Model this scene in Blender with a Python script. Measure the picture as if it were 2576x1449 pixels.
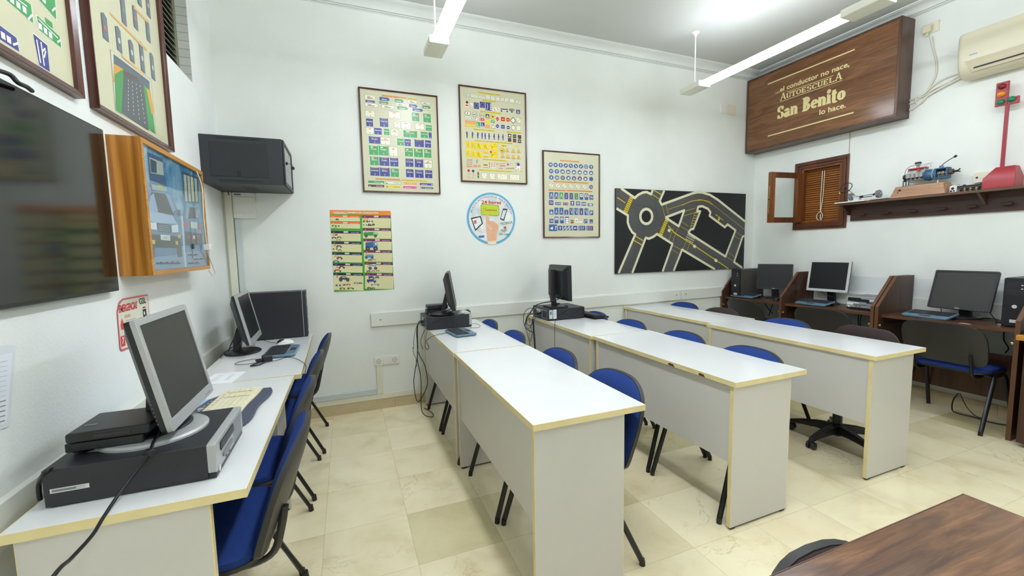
import bpy, bmesh, math, random
import numpy as np
from mathutils import Vector, Matrix
random.seed(7)
for o in list(bpy.data.objects): bpy.data.objects.remove(o, do_unlink=True)
SC = bpy.context.scene
COL = SC.collection
PI = math.pi

# ------------------------------------------------------------------ camera
CAM_Z = 1.39
cd = bpy.data.cameras.new('camera'); cam = bpy.data.objects.new('camera', cd); COL.objects.link(cam)
cd.sensor_fit = 'HORIZONTAL'; cd.sensor_width = 36.0; cd.lens = 36.0 * 1056.17 / 2576.0
cd.clip_start = 0.02; cd.clip_end = 60
_r = Vector((0.9297628, -0.3677155, -0.0180683))
_d = Vector((-0.0498296, -0.0770641, -0.9957802))
_f = Vector((0.3647713, 0.9267397, -0.0899744))
m = Matrix.Identity(4)
for i in range(3):
    m[i][0] = _r[i]; m[i][1] = -_d[i]; m[i][2] = -_f[i]
m[0][3] = 0; m[1][3] = 0; m[2][3] = CAM_Z
cam.matrix_world = m
SC.camera = cam

# ------------------------------------------------------------------ world, exposure
w = bpy.data.worlds.new('world'); SC.world = w; w.use_nodes = True
w.node_tree.nodes['Background'].inputs[0].default_value = (0.9, 0.95, 1.0, 1)
w.node_tree.nodes['Background'].inputs[1].default_value = 0.4
SC.view_settings.view_transform = 'Standard'; SC.view_settings.look = 'None'
SC.view_settings.gamma = 1.0; SC.view_settings.use_curve_mapping = False
SC.view_settings.exposure = 0.42
SC.cycles.max_bounces = 16; SC.cycles.diffuse_bounces = 12; SC.cycles.glossy_bounces = 6; SC.cycles.transparent_max_bounces = 12
TUBE_STRENGTH = 26.0

# room extents (metres, floor at z = 0)
XL, XR, YB, YF, ZC = -0.85, 4.775, 3.83, -2.4, 3.45

# ------------------------------------------------------------------ colour and materials
def lin(c):
    return tuple(((v/255.0)/12.92 if v/255.0 <= 0.04045 else ((v/255.0+0.055)/1.055)**2.4) for v in c) + (1.0,)
MATS = {}
def mat(name, rgb=(200,200,200), rough=0.5, metal=0.0, spec=0.5, coat=0.0, emit=None, estr=0.0):
    if name in MATS: return MATS[name]
    mt = bpy.data.materials.new(name); mt.use_nodes = True
    b = mt.node_tree.nodes['Principled BSDF']
    b.inputs['Base Color'].default_value = lin(rgb)
    b.inputs['Roughness'].default_value = rough
    b.inputs['Metallic'].default_value = metal
    b.inputs['Specular IOR Level'].default_value = spec
    if coat: b.inputs['Coat Weight'].default_value = coat; b.inputs['Coat Roughness'].default_value = 0.12
    if emit: b.inputs['Emission Color'].default_value = lin(emit); b.inputs['Emission Strength'].default_value = estr
    MATS[name] = mt; return mt
def nd(mt, t, **kw):
    n = mt.node_tree.nodes.new(t)
    for k, v in kw.items(): setattr(n, k, v)
    return n
def lk(mt, a, b): mt.node_tree.links.new(a, b)
def bsdf(mt): return mt.node_tree.nodes['Principled BSDF']
def coords(mt, scale=(1,1,1), rot=(0,0,0), loc=(0,0,0)):
    tc = nd(mt, 'ShaderNodeTexCoord'); mp = nd(mt, 'ShaderNodeMapping')
    mp.inputs['Scale'].default_value = scale; mp.inputs['Rotation'].default_value = rot; mp.inputs['Location'].default_value = loc
    lk(mt, tc.outputs['Object'], mp.inputs['Vector']); return mp.outputs['Vector']
def ramp(mt, fac, stops):
    r = nd(mt, 'ShaderNodeValToRGB'); e = r.color_ramp.elements
    while len(e) < len(stops): e.new(0.5)
    for el, (p, c) in zip(e, stops): el.position = p; el.color = lin(c) if len(c) == 3 else c
    lk(mt, fac, r.inputs['Fac']); return r.outputs['Color']
def noise(mt, vec, scale, detail=4, rough=0.55, dist=0.0):
    n = nd(mt, 'ShaderNodeTexNoise'); n.inputs['Scale'].default_value = scale; n.inputs['Detail'].default_value = detail
    n.inputs['Roughness'].default_value = rough; n.inputs['Distortion'].default_value = dist
    lk(mt, vec, n.inputs['Vector']); return n.outputs['Fac']
def bump(mt, h, strength, dist=0.002):
    b = nd(mt, 'ShaderNodeBump'); b.inputs['Strength'].default_value = strength; b.inputs['Distance'].default_value = dist
    lk(mt, h, b.inputs['Height']); lk(mt, b.outputs['Normal'], bsdf(mt).inputs['Normal'])
def noisy(name, c1, c2, scale=(1,1,1), ns=8, rough=0.5, spec=0.5, bumps=0.0, bscale=80, dist=0.0, detail=4, lo=0.35, hi=0.65, coat=0.0):
    if name in MATS: return MATS[name]
    mt = mat(name, c1, rough, spec=spec, coat=coat)
    v = coords(mt, scale)
    f = noise(mt, v, ns, detail, dist=dist)
    lk(mt, ramp(mt, f, [(lo, c1), (hi, c2)]), bsdf(mt).inputs['Base Color'])
    if bumps:
        bump(mt, noise(mt, coords(mt), bscale, 3), bumps)
    return mt
def wood(name, dark, light, along='x', bands=None, ns=9, rough=0.35, rings=0.0, stretch=0.07, coat=0.0, spec=0.5, dist=0.6, fine=90):
    if name in MATS: return MATS[name]
    mt = mat(name, light, rough, spec=spec, coat=coat)
    s = {'x': (stretch,1,1), 'y': (1,stretch,1), 'z': (1,1,stretch)}[along]
    v = coords(mt, s)
    f = noise(mt, v, ns, 5, 0.6, dist)
    s2 = tuple(0.02 if a < 1 else 1 for a in s)
    f2 = noise(mt, coords(mt, s2), fine, 3, 0.6)
    mid = tuple((a+b)/2 for a, b in zip(dark, light))
    col = ramp(mt, f, [(0.32, dark), (0.5, mid), (0.66, light)])
    if rings:
        wv = nd(mt, 'ShaderNodeTexWave', wave_type='BANDS', bands_direction=bands or {'x':'Y','y':'X','z':'Y'}[along])
        wv.inputs['Scale'].default_value = rings; wv.inputs['Distortion'].default_value = 9.0; wv.inputs['Detail'].default_value = 2.0
        wv.inputs['Detail Scale'].default_value = 0.8
        lk(mt, v, wv.inputs['Vector'])
        rc = ramp(mt, wv.outputs['Fac'], [(0.15, dark), (0.75, light)])
        mx = nd(mt, 'ShaderNodeMixRGB', blend_type='MIX'); mx.inputs['Fac'].default_value = 0.6
        lk(mt, col, mx.inputs['Color1']); lk(mt, rc, mx.inputs['Color2']); col = mx.outputs['Color']
    m2 = nd(mt, 'ShaderNodeMixRGB', blend_type='MULTIPLY'); m2.inputs['Fac'].default_value = 0.5
    lk(mt, col, m2.inputs['Color1']); lk(mt, ramp(mt, f2, [(0.3, (170,165,160)), (0.6, (255,255,255))]), m2.inputs['Color2'])
    lk(mt, m2.outputs['Color'], bsdf(mt).inputs['Base Color'])
    return mt

# walls / ceiling / floor
M_wall = noisy('plaster_wall', (230,233,228), (234,237,232), ns=3, rough=0.75, spec=0.25, bumps=0.25, bscale=55)
M_stucco = noisy('rough_plaster', (231,234,230), (236,238,235), ns=3, rough=0.8, spec=0.25, bumps=0.6, bscale=110)
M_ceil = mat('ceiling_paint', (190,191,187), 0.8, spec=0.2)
M_corn = mat('cornice_paint', (220,223,219), 0.7, spec=0.2)
def floor_material():
    mt = mat('cream_marble_tiles', (214,204,176), 0.22, spec=0.5)
    v = coords(mt)
    sep = nd(mt, 'ShaderNodeSeparateXYZ'); lk(mt, v, sep.inputs[0])
    def op(o, a, b=None):
        n = nd(mt, 'ShaderNodeMath', operation=o)
        for i, x in enumerate((a, b)):
            if x is None: continue
            if isinstance(x, (int, float)): n.inputs[i].default_value = x
            else: lk(mt, x, n.inputs[i])
        return n.outputs[0]
    gx = op('DIVIDE', op('ADD', sep.outputs[0], 0.165 + 8.0), 0.4)
    gy = op('DIVIDE', op('ADD', sep.outputs[1], -1.40 + 7.8), 0.39)
    cb = nd(mt, 'ShaderNodeCombineXYZ'); lk(mt, op('FLOOR', gx), cb.inputs[0]); lk(mt, op('FLOOR', gy), cb.inputs[1])
    wn = nd(mt, 'ShaderNodeTexWhiteNoise', noise_dimensions='3D'); lk(mt, cb.outputs[0], wn.inputs['Vector'])
    tile = ramp(mt, wn.outputs['Value'], [(0.0, (220,209,164)), (0.08, (230,219,178)), (0.2, (250,238,202)), (0.7, (253,242,208)), (1.0, (243,229,192))])
    # each tile has its own veining: offset the noise by the tile id
    mulv = nd(mt, 'ShaderNodeVectorMath', operation='SCALE'); lk(mt, wn.outputs['Color'], mulv.inputs[0]); mulv.inputs['Scale'].default_value = 9.0
    av = nd(mt, 'ShaderNodeVectorMath', operation='ADD'); lk(mt, v, av.inputs[0]); lk(mt, mulv.outputs[0], av.inputs[1])
    clouds = ramp(mt, noise(mt, av.outputs[0], 3.2, 8, 0.6, 0.35), [(0.3, (228,222,208)), (0.48, (248,246,242)), (0.62, (255,255,255))])
    mx = nd(mt, 'ShaderNodeMixRGB', blend_type='MULTIPLY'); mx.inputs['Fac'].default_value = 0.8
    lk(mt, tile, mx.inputs['Color1']); lk(mt, clouds, mx.inputs['Color2'])
    vn = noise(mt, av.outputs[0], 2.2, 7, 0.62, 0.5)
    vein = ramp(mt, vn, [(0.493, (255,255,255)), (0.498, (150,135,105)), (0.502, (150,135,105)), (0.507, (255,255,255))])
    msk = ramp(mt, noise(mt, av.outputs[0], 1.7, 2), [(0.52, (0,0,0)), (0.66, (160,160,160))])
    m3 = nd(mt, 'ShaderNodeMixRGB', blend_type='MULTIPLY'); lk(mt, msk, m3.inputs['Fac']); lk(mt, mx.outputs[0], m3.inputs['Color1']); lk(mt, vein, m3.inputs['Color2'])
    # joints
    def edge(g): 
        fr = op('FRACT', g); return op('MINIMUM', fr, op('SUBTRACT', 1.0, fr))
    e = op('MINIMUM', edge(gx), edge(gy))
    jt = ramp(mt, e, [(0.0015, (150,140,115)), (0.005, (255,255,255))])
    m4 = nd(mt, 'ShaderNodeMixRGB', blend_type='MULTIPLY'); m4.inputs['Fac'].default_value = 0.35
    lk(mt, m3.outputs[0], m4.inputs['Color1']); lk(mt, jt, m4.inputs['Color2'])
    lk(mt, m4.outputs[0], bsdf(mt).inputs['Base Color'])
    lk(mt, ramp(mt, noise(mt, v, 3, 4), [(0.3, (75,75,75)), (0.7, (105,105,105))]), bsdf(mt).inputs['Roughness'])
    return mt
M_floor = floor_material()
M_base = noisy('marble_skirting', (196,178,140), (210,194,158), ns=6, rough=0.3)
M_trunk = mat('cream_trunking', (226,224,206), 0.45)
M_trunk2 = mat('pale_blue_trunking', (205,212,212), 0.45)
M_rail = mat('painted_rail', (226,227,220), 0.45)
M_greyband = mat('grey_band', (223,227,226), 0.6)
M_lam = noisy('white_laminate', (226,228,228), (230,231,231), ns=2, rough=0.16, spec=0.5)
M_lam2 = noisy('grey_white_laminate', (204,202,199), (208,206,203), ns=2, rough=0.3, spec=0.4)
M_edge = noisy('yellowed_edge_band', (222,204,150), (234,220,170), ns=5, rough=0.45)
M_blue = noisy('blue_upholstery', (40,62,124), (46,70,136), ns=400, rough=0.95, spec=0.1, bumps=0.2, bscale=900)
M_brownfab = noisy('dark_brown_upholstery', (58,46,46), (66,54,53), ns=300, rough=0.8, spec=0.2)
M_shell = mat('black_plastic_shell', (44,42,41), 0.42, spec=0.5)
M_leg = mat('black_steel', (24,24,26), 0.32, spec=0.5)
M_blk = mat('black_plastic', (30,30,34), 0.4)
M_blk2 = mat('matt_black_metal', (36,36,42), 0.45)
M_scr = mat('lcd_screen', (52,52,49), 0.42, spec=0.4)
M_scr_d = mat('dark_lcd_screen', (26,26,30), 0.4, spec=0.4)
M_sil = mat('silver_plastic', (176,178,178), 0.38, metal=0.2)
M_sil2 = mat('light_grey_plastic', (205,207,206), 0.4)
M_gry = mat('grey_plastic', (120,122,126), 0.4)
M_dgry = mat('rack_grey', (46,49,54), 0.5)
M_dgry2 = mat('rack_panel_grey', (39,42,47), 0.55)
M_teal = mat('steel_blue_plastic', (98,128,148), 0.35)
M_keys = mat('dark_keys', (46,48,54), 0.5)
M_crm = mat('cream_keys', (226,220,190), 0.5)
M_navy = mat('slate_wrist_rest', (70,76,96), 0.5)
M_cab = mat('black_cable', (22,22,25), 0.4)
M_cabw = mat('white_cable', (222,218,205), 0.45)
M_cabb = mat('blue_cable', (30,60,130), 0.45)
M_white = mat('white_plastic', (232,231,225), 0.35)
M_white2 = mat('switch_cream', (226,220,198), 0.4)
M_paper = mat('white_paper', (236,238,242), 0.7)
M_chrome = mat('chrome', (210,210,212), 0.15, metal=1.0)
M_brass = mat('brass', (200,180,120), 0.3, metal=0.9)
M_walnut = wood('walnut_sign_panel', (104,70,44), (142,98,64), 'y', ns=20, rough=0.2, dist=1.0, stretch=0.14)
M_signsd = wood('dark_walnut_side', (70,46,34), (100,70,52), 'z', ns=14, rough=0.35)
M_carrel = wood('carrel_wood', (62,40,28), (88,58,40), 'z', ns=16, rough=0.35)
M_carrelt = wood('carrel_top_wood', (70,46,34), (94,64,48), 'y', ns=16, rough=0.3)
M_carrele = mat('carrel_edge', (100,66,42), 0.4)
M_shelf = wood('shelf_wood', (66,42,34), (90,62,50), 'y', ns=16, rough=0.4)
M_shelfe = wood('shelf_edge', (92,66,48), (112,84,62), 'y', ns=10, rough=0.4)
M_pine = wood('orange_pine', (158,96,30), (214,150,60), 'z', bands='X', ns=8, rough=0.3, rings=8, stretch=0.10, dist=0.8)
M_pineh = wood('orange_pine_edge', (176,116,44), (214,150,66), 'y', ns=12, rough=0.3)
M_mahog = wood('mahogany_window', (80,42,26), (112,64,40), 'z', ns=14, rough=0.3)
M_mahogo = wood('orange_mahogany', (100,54,24), (138,80,36), 'z', ns=10, rough=0.3)
M_slat = wood('wooden_blind_slats', (140,82,28), (168,104,40), 'y', ns=10, rough=0.4)
M_frame = wood('dark_red_frame', (70,36,30), (104,62,50), 'z', ns=20, rough=0.22)
M_table = wood('brown_veneer', (78,50,32), (150,106,70), 'x', ns=24, rough=0.25, dist=0.7, stretch=0.12)
M_model = wood('striped_model_base', (150,108,80), (188,146,114), 'y', ns=30, rough=0.5)
M_sheet = mat('poster_cream', (210,207,176), 0.28, spec=0.5)
M_black = mat('matt_black_paint', (22,22,26), 0.5)
C_ = {}
def ink(rgb):
    k = 'ink_%d_%d_%d' % rgb
    return mat(k, rgb, 0.3, spec=0.5)

# ------------------------------------------------------------------ mesh builder
_fc = {}
def glyphs(s, bold):
    k = (s, bold)
    if k not in _fc:
        cu = bpy.data.curves.new('t', 'FONT'); cu.body = s; cu.size = 1.0; cu.resolution_u = 3; cu.offset = bold
        ob = bpy.data.objects.new('t', cu); COL.objects.link(ob)
        dg = bpy.context.evaluated_depsgraph_get(); dg.update()
        me = ob.evaluated_get(dg).to_mesh()
        vs = [tuple(v.co) for v in me.vertices]; fs = [tuple(p.vertices) for p in me.polygons]
        ob.evaluated_get(dg).to_mesh_clear(); bpy.data.objects.remove(ob, do_unlink=True); bpy.data.curves.remove(cu)
        _fc[k] = (vs, fs)
    return _fc[k]

class MB:
    """collects shapes; frame = (origin, U, V, N) maps local (u,v,n) into the thing's space"""
    def __init__(s, frame=None):
        s.v = []; s.f = []; s.mi = []; s.m = []; s.fr = frame; s.solid = True
    def P(s, p):
        p = Vector(p)
        if s.fr: o, U, V, N = s.fr; p = Vector(o) + Vector(U)*p.x + Vector(V)*p.y + Vector(N)*p.z
        return p
    def add(s, vs, fs, m):
        if m not in s.m: s.m.append(m)
        i = s.m.index(m); b = len(s.v)
        s.v += [s.P(v) for v in vs]
        for f in fs: s.f.append([b+k for k in f]); s.mi.append(i)
        return s
    def box(s, x0, x1, y0, y1, z0, z1, m):
        vs = [(x,y,z) for x in (x0,x1) for y in (y0,y1) for z in (z0,z1)]
        return s.add(vs, [(0,1,3,2),(4,6,7,5),(0,4,5,1),(2,3,7,6),(0,2,6,4),(1,5,7,3)], m)
    def rbox(s, x0, x1, y0, y1, z0, z1, m, r=0.01, n=4, axis='z'):
        """rounded-rectangle prism, corners rounded about the given axis"""
        if axis == 'z': a0,a1,b0,b1,c0,c1 = x0,x1,y0,y1,z0,z1; F = lambda a,b,c:(a,b,c)
        elif axis == 'x': a0,a1,b0,b1,c0,c1 = y0,y1,z0,z1,x0,x1; F = lambda a,b,c:(c,a,b)
        else: a0,a1,b0,b1,c0,c1 = x0,x1,z0,z1,y0,y1; F = lambda a,b,c:(a,c,b)
        rr = r if isinstance(r, (tuple, list)) else (r,)*4      # (a1b1, a0b1, a0b0, a1b0)
        pts = []
        for (ca, cb, st, q) in ((a1,b1,0,rr[0]),(a0,b1,1,rr[1]),(a0,b0,2,rr[2]),(a1,b0,3,rr[3])):
            q = max(q, 1e-5)
            sa = -1 if ca == a1 else 1; sb = -1 if cb == b1 else 1
            for k in range(n+1):
                t = (st + k/n)*PI/2
                pts.append((ca + sa*q + q*math.cos(t), cb + sb*q + q*math.sin(t)))
        return s.prism(pts, c0, c1, m, F)
    def prism(s, pts, c0, c1, m, F=None):
        F = F or (lambda a,b,c:(a,b,c)); n = len(pts)
        vs = [F(a,b,c0) for a,b in pts] + [F(a,b,c1) for a,b in pts]
        fs = [tuple(range(n))[::-1], tuple(range(n,2*n))] + [(i,(i+1)%n,n+(i+1)%n,n+i) for i in range(n)]
        return s.add(vs, fs, m)
    def cyl(s, p0, p1, r0, m, r1=None, n=12, caps=True):
        r1 = r0 if r1 is None else r1
        p0 = Vector(p0); p1 = Vector(p1); d = (p1-p0).normalized()
        a = d.orthogonal().normalized(); b = d.cross(a)
        vs = []
        for p, r in ((p0,r0),(p1,r1)):
            for k in range(n):
                t = 2*PI*k/n; vs.append(p + a*(r*math.cos(t)) + b*(r*math.sin(t)))
        fs = [(i,(i+1)%n,n+(i+1)%n,n+i) for i in range(n)]
        if caps: fs += [tuple(range(n))[::-1], tuple(range(n,2*n))]
        return s.add([tuple(v) for v in vs], fs, m)
    def tube(s, pts, r, m, n=8, sm=4, ell=1.0):
        P = [Vector(p) for p in pts]
        if sm > 1 and len(P) > 2:
            Q = []
            for i in range(len(P)-1):
                a = P[max(i-1,0)]; b = P[i]; c = P[i+1]; d = P[min(i+2,len(P)-1)]
                for k in range(sm):
                    t = k/sm
                    Q.append(0.5*((2*b)+(c-a)*t+(2*a-5*b+4*c-d)*t*t+(3*b-a-3*c+d)*t**3))
            Q.append(P[-1]); P = Q
        vs = []; N = len(P); up = None
        for i in range(N):
            d = (P[min(i+1,N-1)]-P[max(i-1,0)])
            d = d.normalized() if d.length > 1e-9 else Vector((0,0,1))
            if up is None: up = d.orthogonal().normalized()
            up = (up - d*up.dot(d)); up = up.normalized() if up.length > 1e-6 else d.orthogonal().normalized()
            b = d.cross(up)
            for k in range(n):
                t = 2*PI*k/n; vs.append(tuple(P[i] + up*(r*math.cos(t)) + b*(r*ell*math.sin(t))))
        fs = []
        for i in range(N-1):
            for k in range(n): fs.append((i*n+k, i*n+(k+1)%n, (i+1)*n+(k+1)%n, (i+1)*n+k))
        fs += [tuple(range(n))[::-1], tuple(range((N-1)*n, N*n))]
        return s.add(vs, fs, m)
    def lathe(s, prof, m, c=(0,0,0), n=24, sx=1.0, sy=1.0):
        vs = []; L = len(prof)
        for r, z in prof:
            for k in range(n):
                t = 2*PI*k/n; vs.append((c[0]+r*sx*math.cos(t), c[1]+r*sy*math.sin(t), c[2]+z))
        fs = []
        for i in range(L-1):
            for k in range(n): fs.append((i*n+k, i*n+(k+1)%n, (i+1)*n+(k+1)%n, (i+1)*n+k))
        fs += [tuple(range(n))[::-1], tuple(range((L-1)*n, L*n))]
        return s.add(vs, fs, m)
    def dome(s, c, rx, ry, rz, m, n=20, k=8, squash=1.0):
        prof = [(math.cos(t*PI/2/k), math.sin(t*PI/2/k)) for t in range(k+1)]
        vs = []; 
        for a, h in prof:
            a = max(a, 0.001)
            for j in range(n):
                t = 2*PI*j/n; ct, st = math.cos(t), math.sin(t)
                ct = math.copysign(abs(ct)**squash, ct); st = math.copysign(abs(st)**squash, st)
                vs.append((c[0]+rx*a*ct, c[1]+ry*a*st, c[2]+rz*h))
        fs = []
        for i in range(k):
            for j in range(n): fs.append((i*n+j, i*n+(j+1)%n, (i+1)*n+(j+1)%n, (i+1)*n+j))
        fs += [tuple(range(n))[::-1], tuple(range(k*n,(k+1)*n))]
        return s.add(vs, fs, m)
    # flat prints: coordinates in the frame's (u,v), d = height of the layer above the sheet
    def flat(s, pts, m, d=0.0006): 
        s.solid = False; s.k = (getattr(s, 'k', 0) + 1) % 60
        return s.add([(a,b,d + s.k*4e-6) for a,b in pts], [tuple(range(len(pts)))], m)
    def rect(s, cx, cy, w, h, m, d=0.0006): return s.flat([(cx-w/2,cy-h/2),(cx+w/2,cy-h/2),(cx+w/2,cy+h/2),(cx-w/2,cy+h/2)], m, d)
    def disc(s, cx, cy, rx, ry, m, d=0.0006, n=28): return s.flat([(cx+rx*math.cos(2*PI*k/n), cy+ry*math.sin(2*PI*k/n)) for k in range(n)], m, d)
    def line(s, pts, w, m, d=0.0006):
        """polyline of constant width with round joints"""
        s.solid = False
        for (a, b) in zip(pts[:-1], pts[1:]):
            dx, dy = b[0]-a[0], b[1]-a[1]; L = math.hypot(dx, dy)
            if L < 1e-9: continue
            nx, ny = -dy/L*w/2, dx/L*w/2
            s.flat([(a[0]+nx,a[1]+ny),(a[0]-nx,a[1]-ny),(b[0]-nx,b[1]-ny),(b[0]+nx,b[1]+ny)], m, d)
        for p in pts[1:-1]: s.disc(p[0], p[1], w/2, w/2, m, d+0.00003, 12)
        return s
    def text(s, st, x, y, h, m, d=0.0012, width=None, bold=0.0, align='l', rot=0.0, skew=0.0, rise=0.0):
        """capital height h; width fits the whole line"""
        vs, fs = glyphs(st, bold)
        if not vs: return s
        x0 = min(v[0] for v in vs); x1 = max(v[0] for v in vs); sc = h/0.73; sx = sc if width is None else width/(x1-x0)
        W = (x1-x0)*sx; ox = {'l':0,'c':-W/2,'r':-W}[align]
        c, sn = math.cos(rot), math.sin(rot); out = []
        for v in vs:
            a = (v[0]-x0)*sx + ox + skew*v[1]*sc; b = v[1]*sc + rise*((v[0]-x0)*sx)
            out.append((x + a*c - b*sn, y + a*sn + b*c, d))
        s.solid = False
        return s.add(out, fs, m)
    def obj(s, name, parent=None, bevel=0.0, smooth=True, angle=35, loc=None, rot=None, seg=2):
        me = bpy.data.meshes.new(name); me.from_pydata([tuple(v) for v in s.v], [], s.f)
        for mm in s.m: me.materials.append(mm)
        for p, i in zip(me.polygons, s.mi): p.material_index = i
        me.validate()
        if s.solid:
            bm = bmesh.new(); bm.from_mesh(me); bmesh.ops.recalc_face_normals(bm, faces=bm.faces); bm.to_mesh(me); bm.free()
        if smooth:
            for p in me.polygons: p.use_smooth = True
            me.set_sharp_from_angle(angle=math.radians(angle))
        ob = bpy.data.objects.new(name, me); COL.objects.link(ob)
        if parent is not None: ob.parent = parent
        if loc: ob.location = loc
        if rot: ob.rotation_euler = rot
        if bevel:
            b = ob.modifiers.new('bevel', 'BEVEL'); b.width = bevel; b.segments = seg; b.limit_method = 'ANGLE'; b.angle_limit = math.radians(40)
            b.harden_normals = False
        return ob
def tag(o, label, cat, group=None):
    o['label'] = label; o['category'] = cat
    if group: o['group'] = group
    return o
def thing(name, label, cat, loc=(0,0,0), rz=0.0, group=None):
    o = bpy.data.objects.new(name, None); COL.objects.link(o); o.empty_display_size = 0.05
    o.location = loc; o.rotation_euler = (0,0,rz); return tag(o, label, cat, group)
def struct(o): o['kind'] = 'structure'; return o
def dup(o, parent=None, loc=None, rz=None, label=None, group=None):
    c = o.copy(); COL.objects.link(c)
    if parent is not None: c.parent = parent
    if loc is not None: c.location = loc
    if rz is not None: c.rotation_euler = (0,0,rz)
    if label: c['label'] = label
    if group: c['group'] = group
    for ch in o.children: dup(ch, c)
    return c
class Homo:
    """maps chart coordinates (four corners TL,TR,BR,BL) to the sheet's own metres (0..W, 0..H)"""
    def __init__(s, corners, W, H):
        dst = [(0,H),(W,H),(W,0),(0,0)]; A = []; B = []
        for (x,y),(u,v) in zip(corners, dst):
            A.append([x,y,1,0,0,0,-u*x,-u*y]); B.append(u)
            A.append([0,0,0,x,y,1,-v*x,-v*y]); B.append(v)
        s.h = np.append(np.linalg.solve(np.array(A,float), np.array(B,float)), 1).reshape(3,3)
    def __call__(s, x, y):
        p = s.h @ np.array([x,y,1.0]); return (float(p[0]/p[2]), float(p[1]/p[2]))
BACK = lambda x, z, y=YB: ((x, y, z), (1,0,0), (0,0,1), (0,-1,0))        # reads left to right along +X
LEFT = lambda y, z, x=XL: ((x, y, z), (0,1,0), (0,0,1), (1,0,0))
RIGHT = lambda y, z, x=XR: ((x, y, z), (0,-1,0), (0,0,1), (-1,0,0))
def local(fr):      # same frame with its origin at the thing's own origin
    return ((0,0,0),) + tuple(fr[1:])
# ================================================================== the room
b = MB(); b.box(XL-0.3, XR+0.2, YF-0.2, YB+0.2, -0.1, 0, M_floor); struct(b.obj('floor', smooth=False))
b = MB(); b.box(XL-0.3, XR+0.2, YF-0.2, YB+0.2, ZC, ZC+0.1, M_ceil); struct(b.obj('ceiling', smooth=False))
b = MB(); b.box(XL-0.3, XR+0.2, YB, YB+0.2, 0, ZC, M_wall); struct(b.obj('wall_back', smooth=False))
b = MB(); b.box(XL-0.3, XR+0.2, YF-0.2, YF, 0, ZC, M_wall); struct(b.obj('wall_front', smooth=False))
# right wall with the small window opening
wy0, wy1, wz0, wz1 = 2.85, 3.235, 1.64, 2.21
b = MB()
b.box(XR, XR+0.2, YF, wy0, 0, ZC, M_wall); b.box(XR, XR+0.2, wy1, YB, 0, ZC, M_wall)
b.box(XR, XR+0.2, wy0, wy1, 0, wz0, M_wall); b.box(XR, XR+0.2, wy0, wy1, wz1, ZC, M_wall)
struct(b.obj('wall_right', smooth=False))
# left wall with the louvred recess high up
ry0, ry1, rz0, rz1 = 2.55, 3.327, 2.487, 3.06
b = MB()
b.box(XL-0.3, XL, YF, ry0, 0, ZC, M_stucco); b.box(XL-0.3, XL, ry1, YB, 0, ZC, M_stucco)
b.box(XL-0.3, XL, ry0, ry1, 0, rz0, M_stucco); b.box(XL-0.3, XL, ry0, ry1, rz1, ZC, M_stucco)
struct(b.obj('wall_left', smooth=False))

# louvred vent window in the recess
M_brick = mat('painted_brick_reveal', (206,209,202), 0.7, spec=0.2)
bt = nd(M_brick, 'ShaderNodeTexBrick'); bt.inputs['Scale'].default_value = 1.0; bt.inputs['Brick Width'].default_value = 0.24
bt.inputs['Row Height'].default_value = 0.05; bt.inputs['Mortar Size'].default_value = 0.003
bt.inputs['Color1'].default_value = lin((206,209,202)); bt.inputs['Color2'].default_value = lin((212,214,208)); bt.inputs['Mortar'].default_value = lin((176,178,172))
tc = nd(M_brick, 'ShaderNodeTexCoord'); sp = nd(M_brick, 'ShaderNodeSeparateXYZ'); cb = nd(M_brick, 'ShaderNodeCombineXYZ')
lk(M_brick, tc.outputs['Object'], sp.inputs[0]); lk(M_brick, sp.outputs[0], cb.inputs[0]); lk(M_brick, sp.outputs[2], cb.inputs[1]); lk(M_brick, cb.outputs[0], bt.inputs['Vector'])
lk(M_brick, bt.outputs['Color'], bsdf(M_brick).inputs['Base Color'])
M_olive = mat('olive_grey_louvre', (116,118,98), 0.5)
wn = bpy.data.objects.new('window_1', None); COL.objects.link(wn); wn.location = (XL-0.09, ry1, rz0); struct(wn)
b = MB(); b.box(0.004, 0.089, -0.004, 0.0, 0.0, rz1-rz0, M_brick); b.obj('reveal', wn, smooth=False)
b = MB(); D = ry0-ry1
b.box(0, .03, -0.045, -.004, 0, rz1-rz0, M_olive); b.box(0, .03, D, D+0.04, 0, rz1-rz0, M_olive); b.box(0, .03, D, 0, 0, .03, M_olive); b.box(0,.03,D,0,rz1-rz0-.03,rz1-rz0,M_olive)
b.obj('frame', wn, bevel=0.002)
b = MB()
for k in range(15):
    z = 0.035 + k*0.035
    b.add([(0.0,D+.04,z+.02),(0.03,D+.04,z-.006),(0.03,-.045,z-.006),(0.0,-.045,z+.02),(0.0,D+.04,z+.026),(0.03,D+.04,z),(0.03,-.045,z),(0.0,-.045,z+.026)],
          [(0,1,2,3),(4,7,6,5),(0,4,5,1),(1,5,6,2),(2,6,7,3),(3,7,4,0)], M_olive)
b.obj('louvre', wn, smooth=False)
b = MB(); b.box(-.03,-.02,D,0,0,rz1-rz0,M_black); b.obj('backing', wn, smooth=False)

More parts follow.
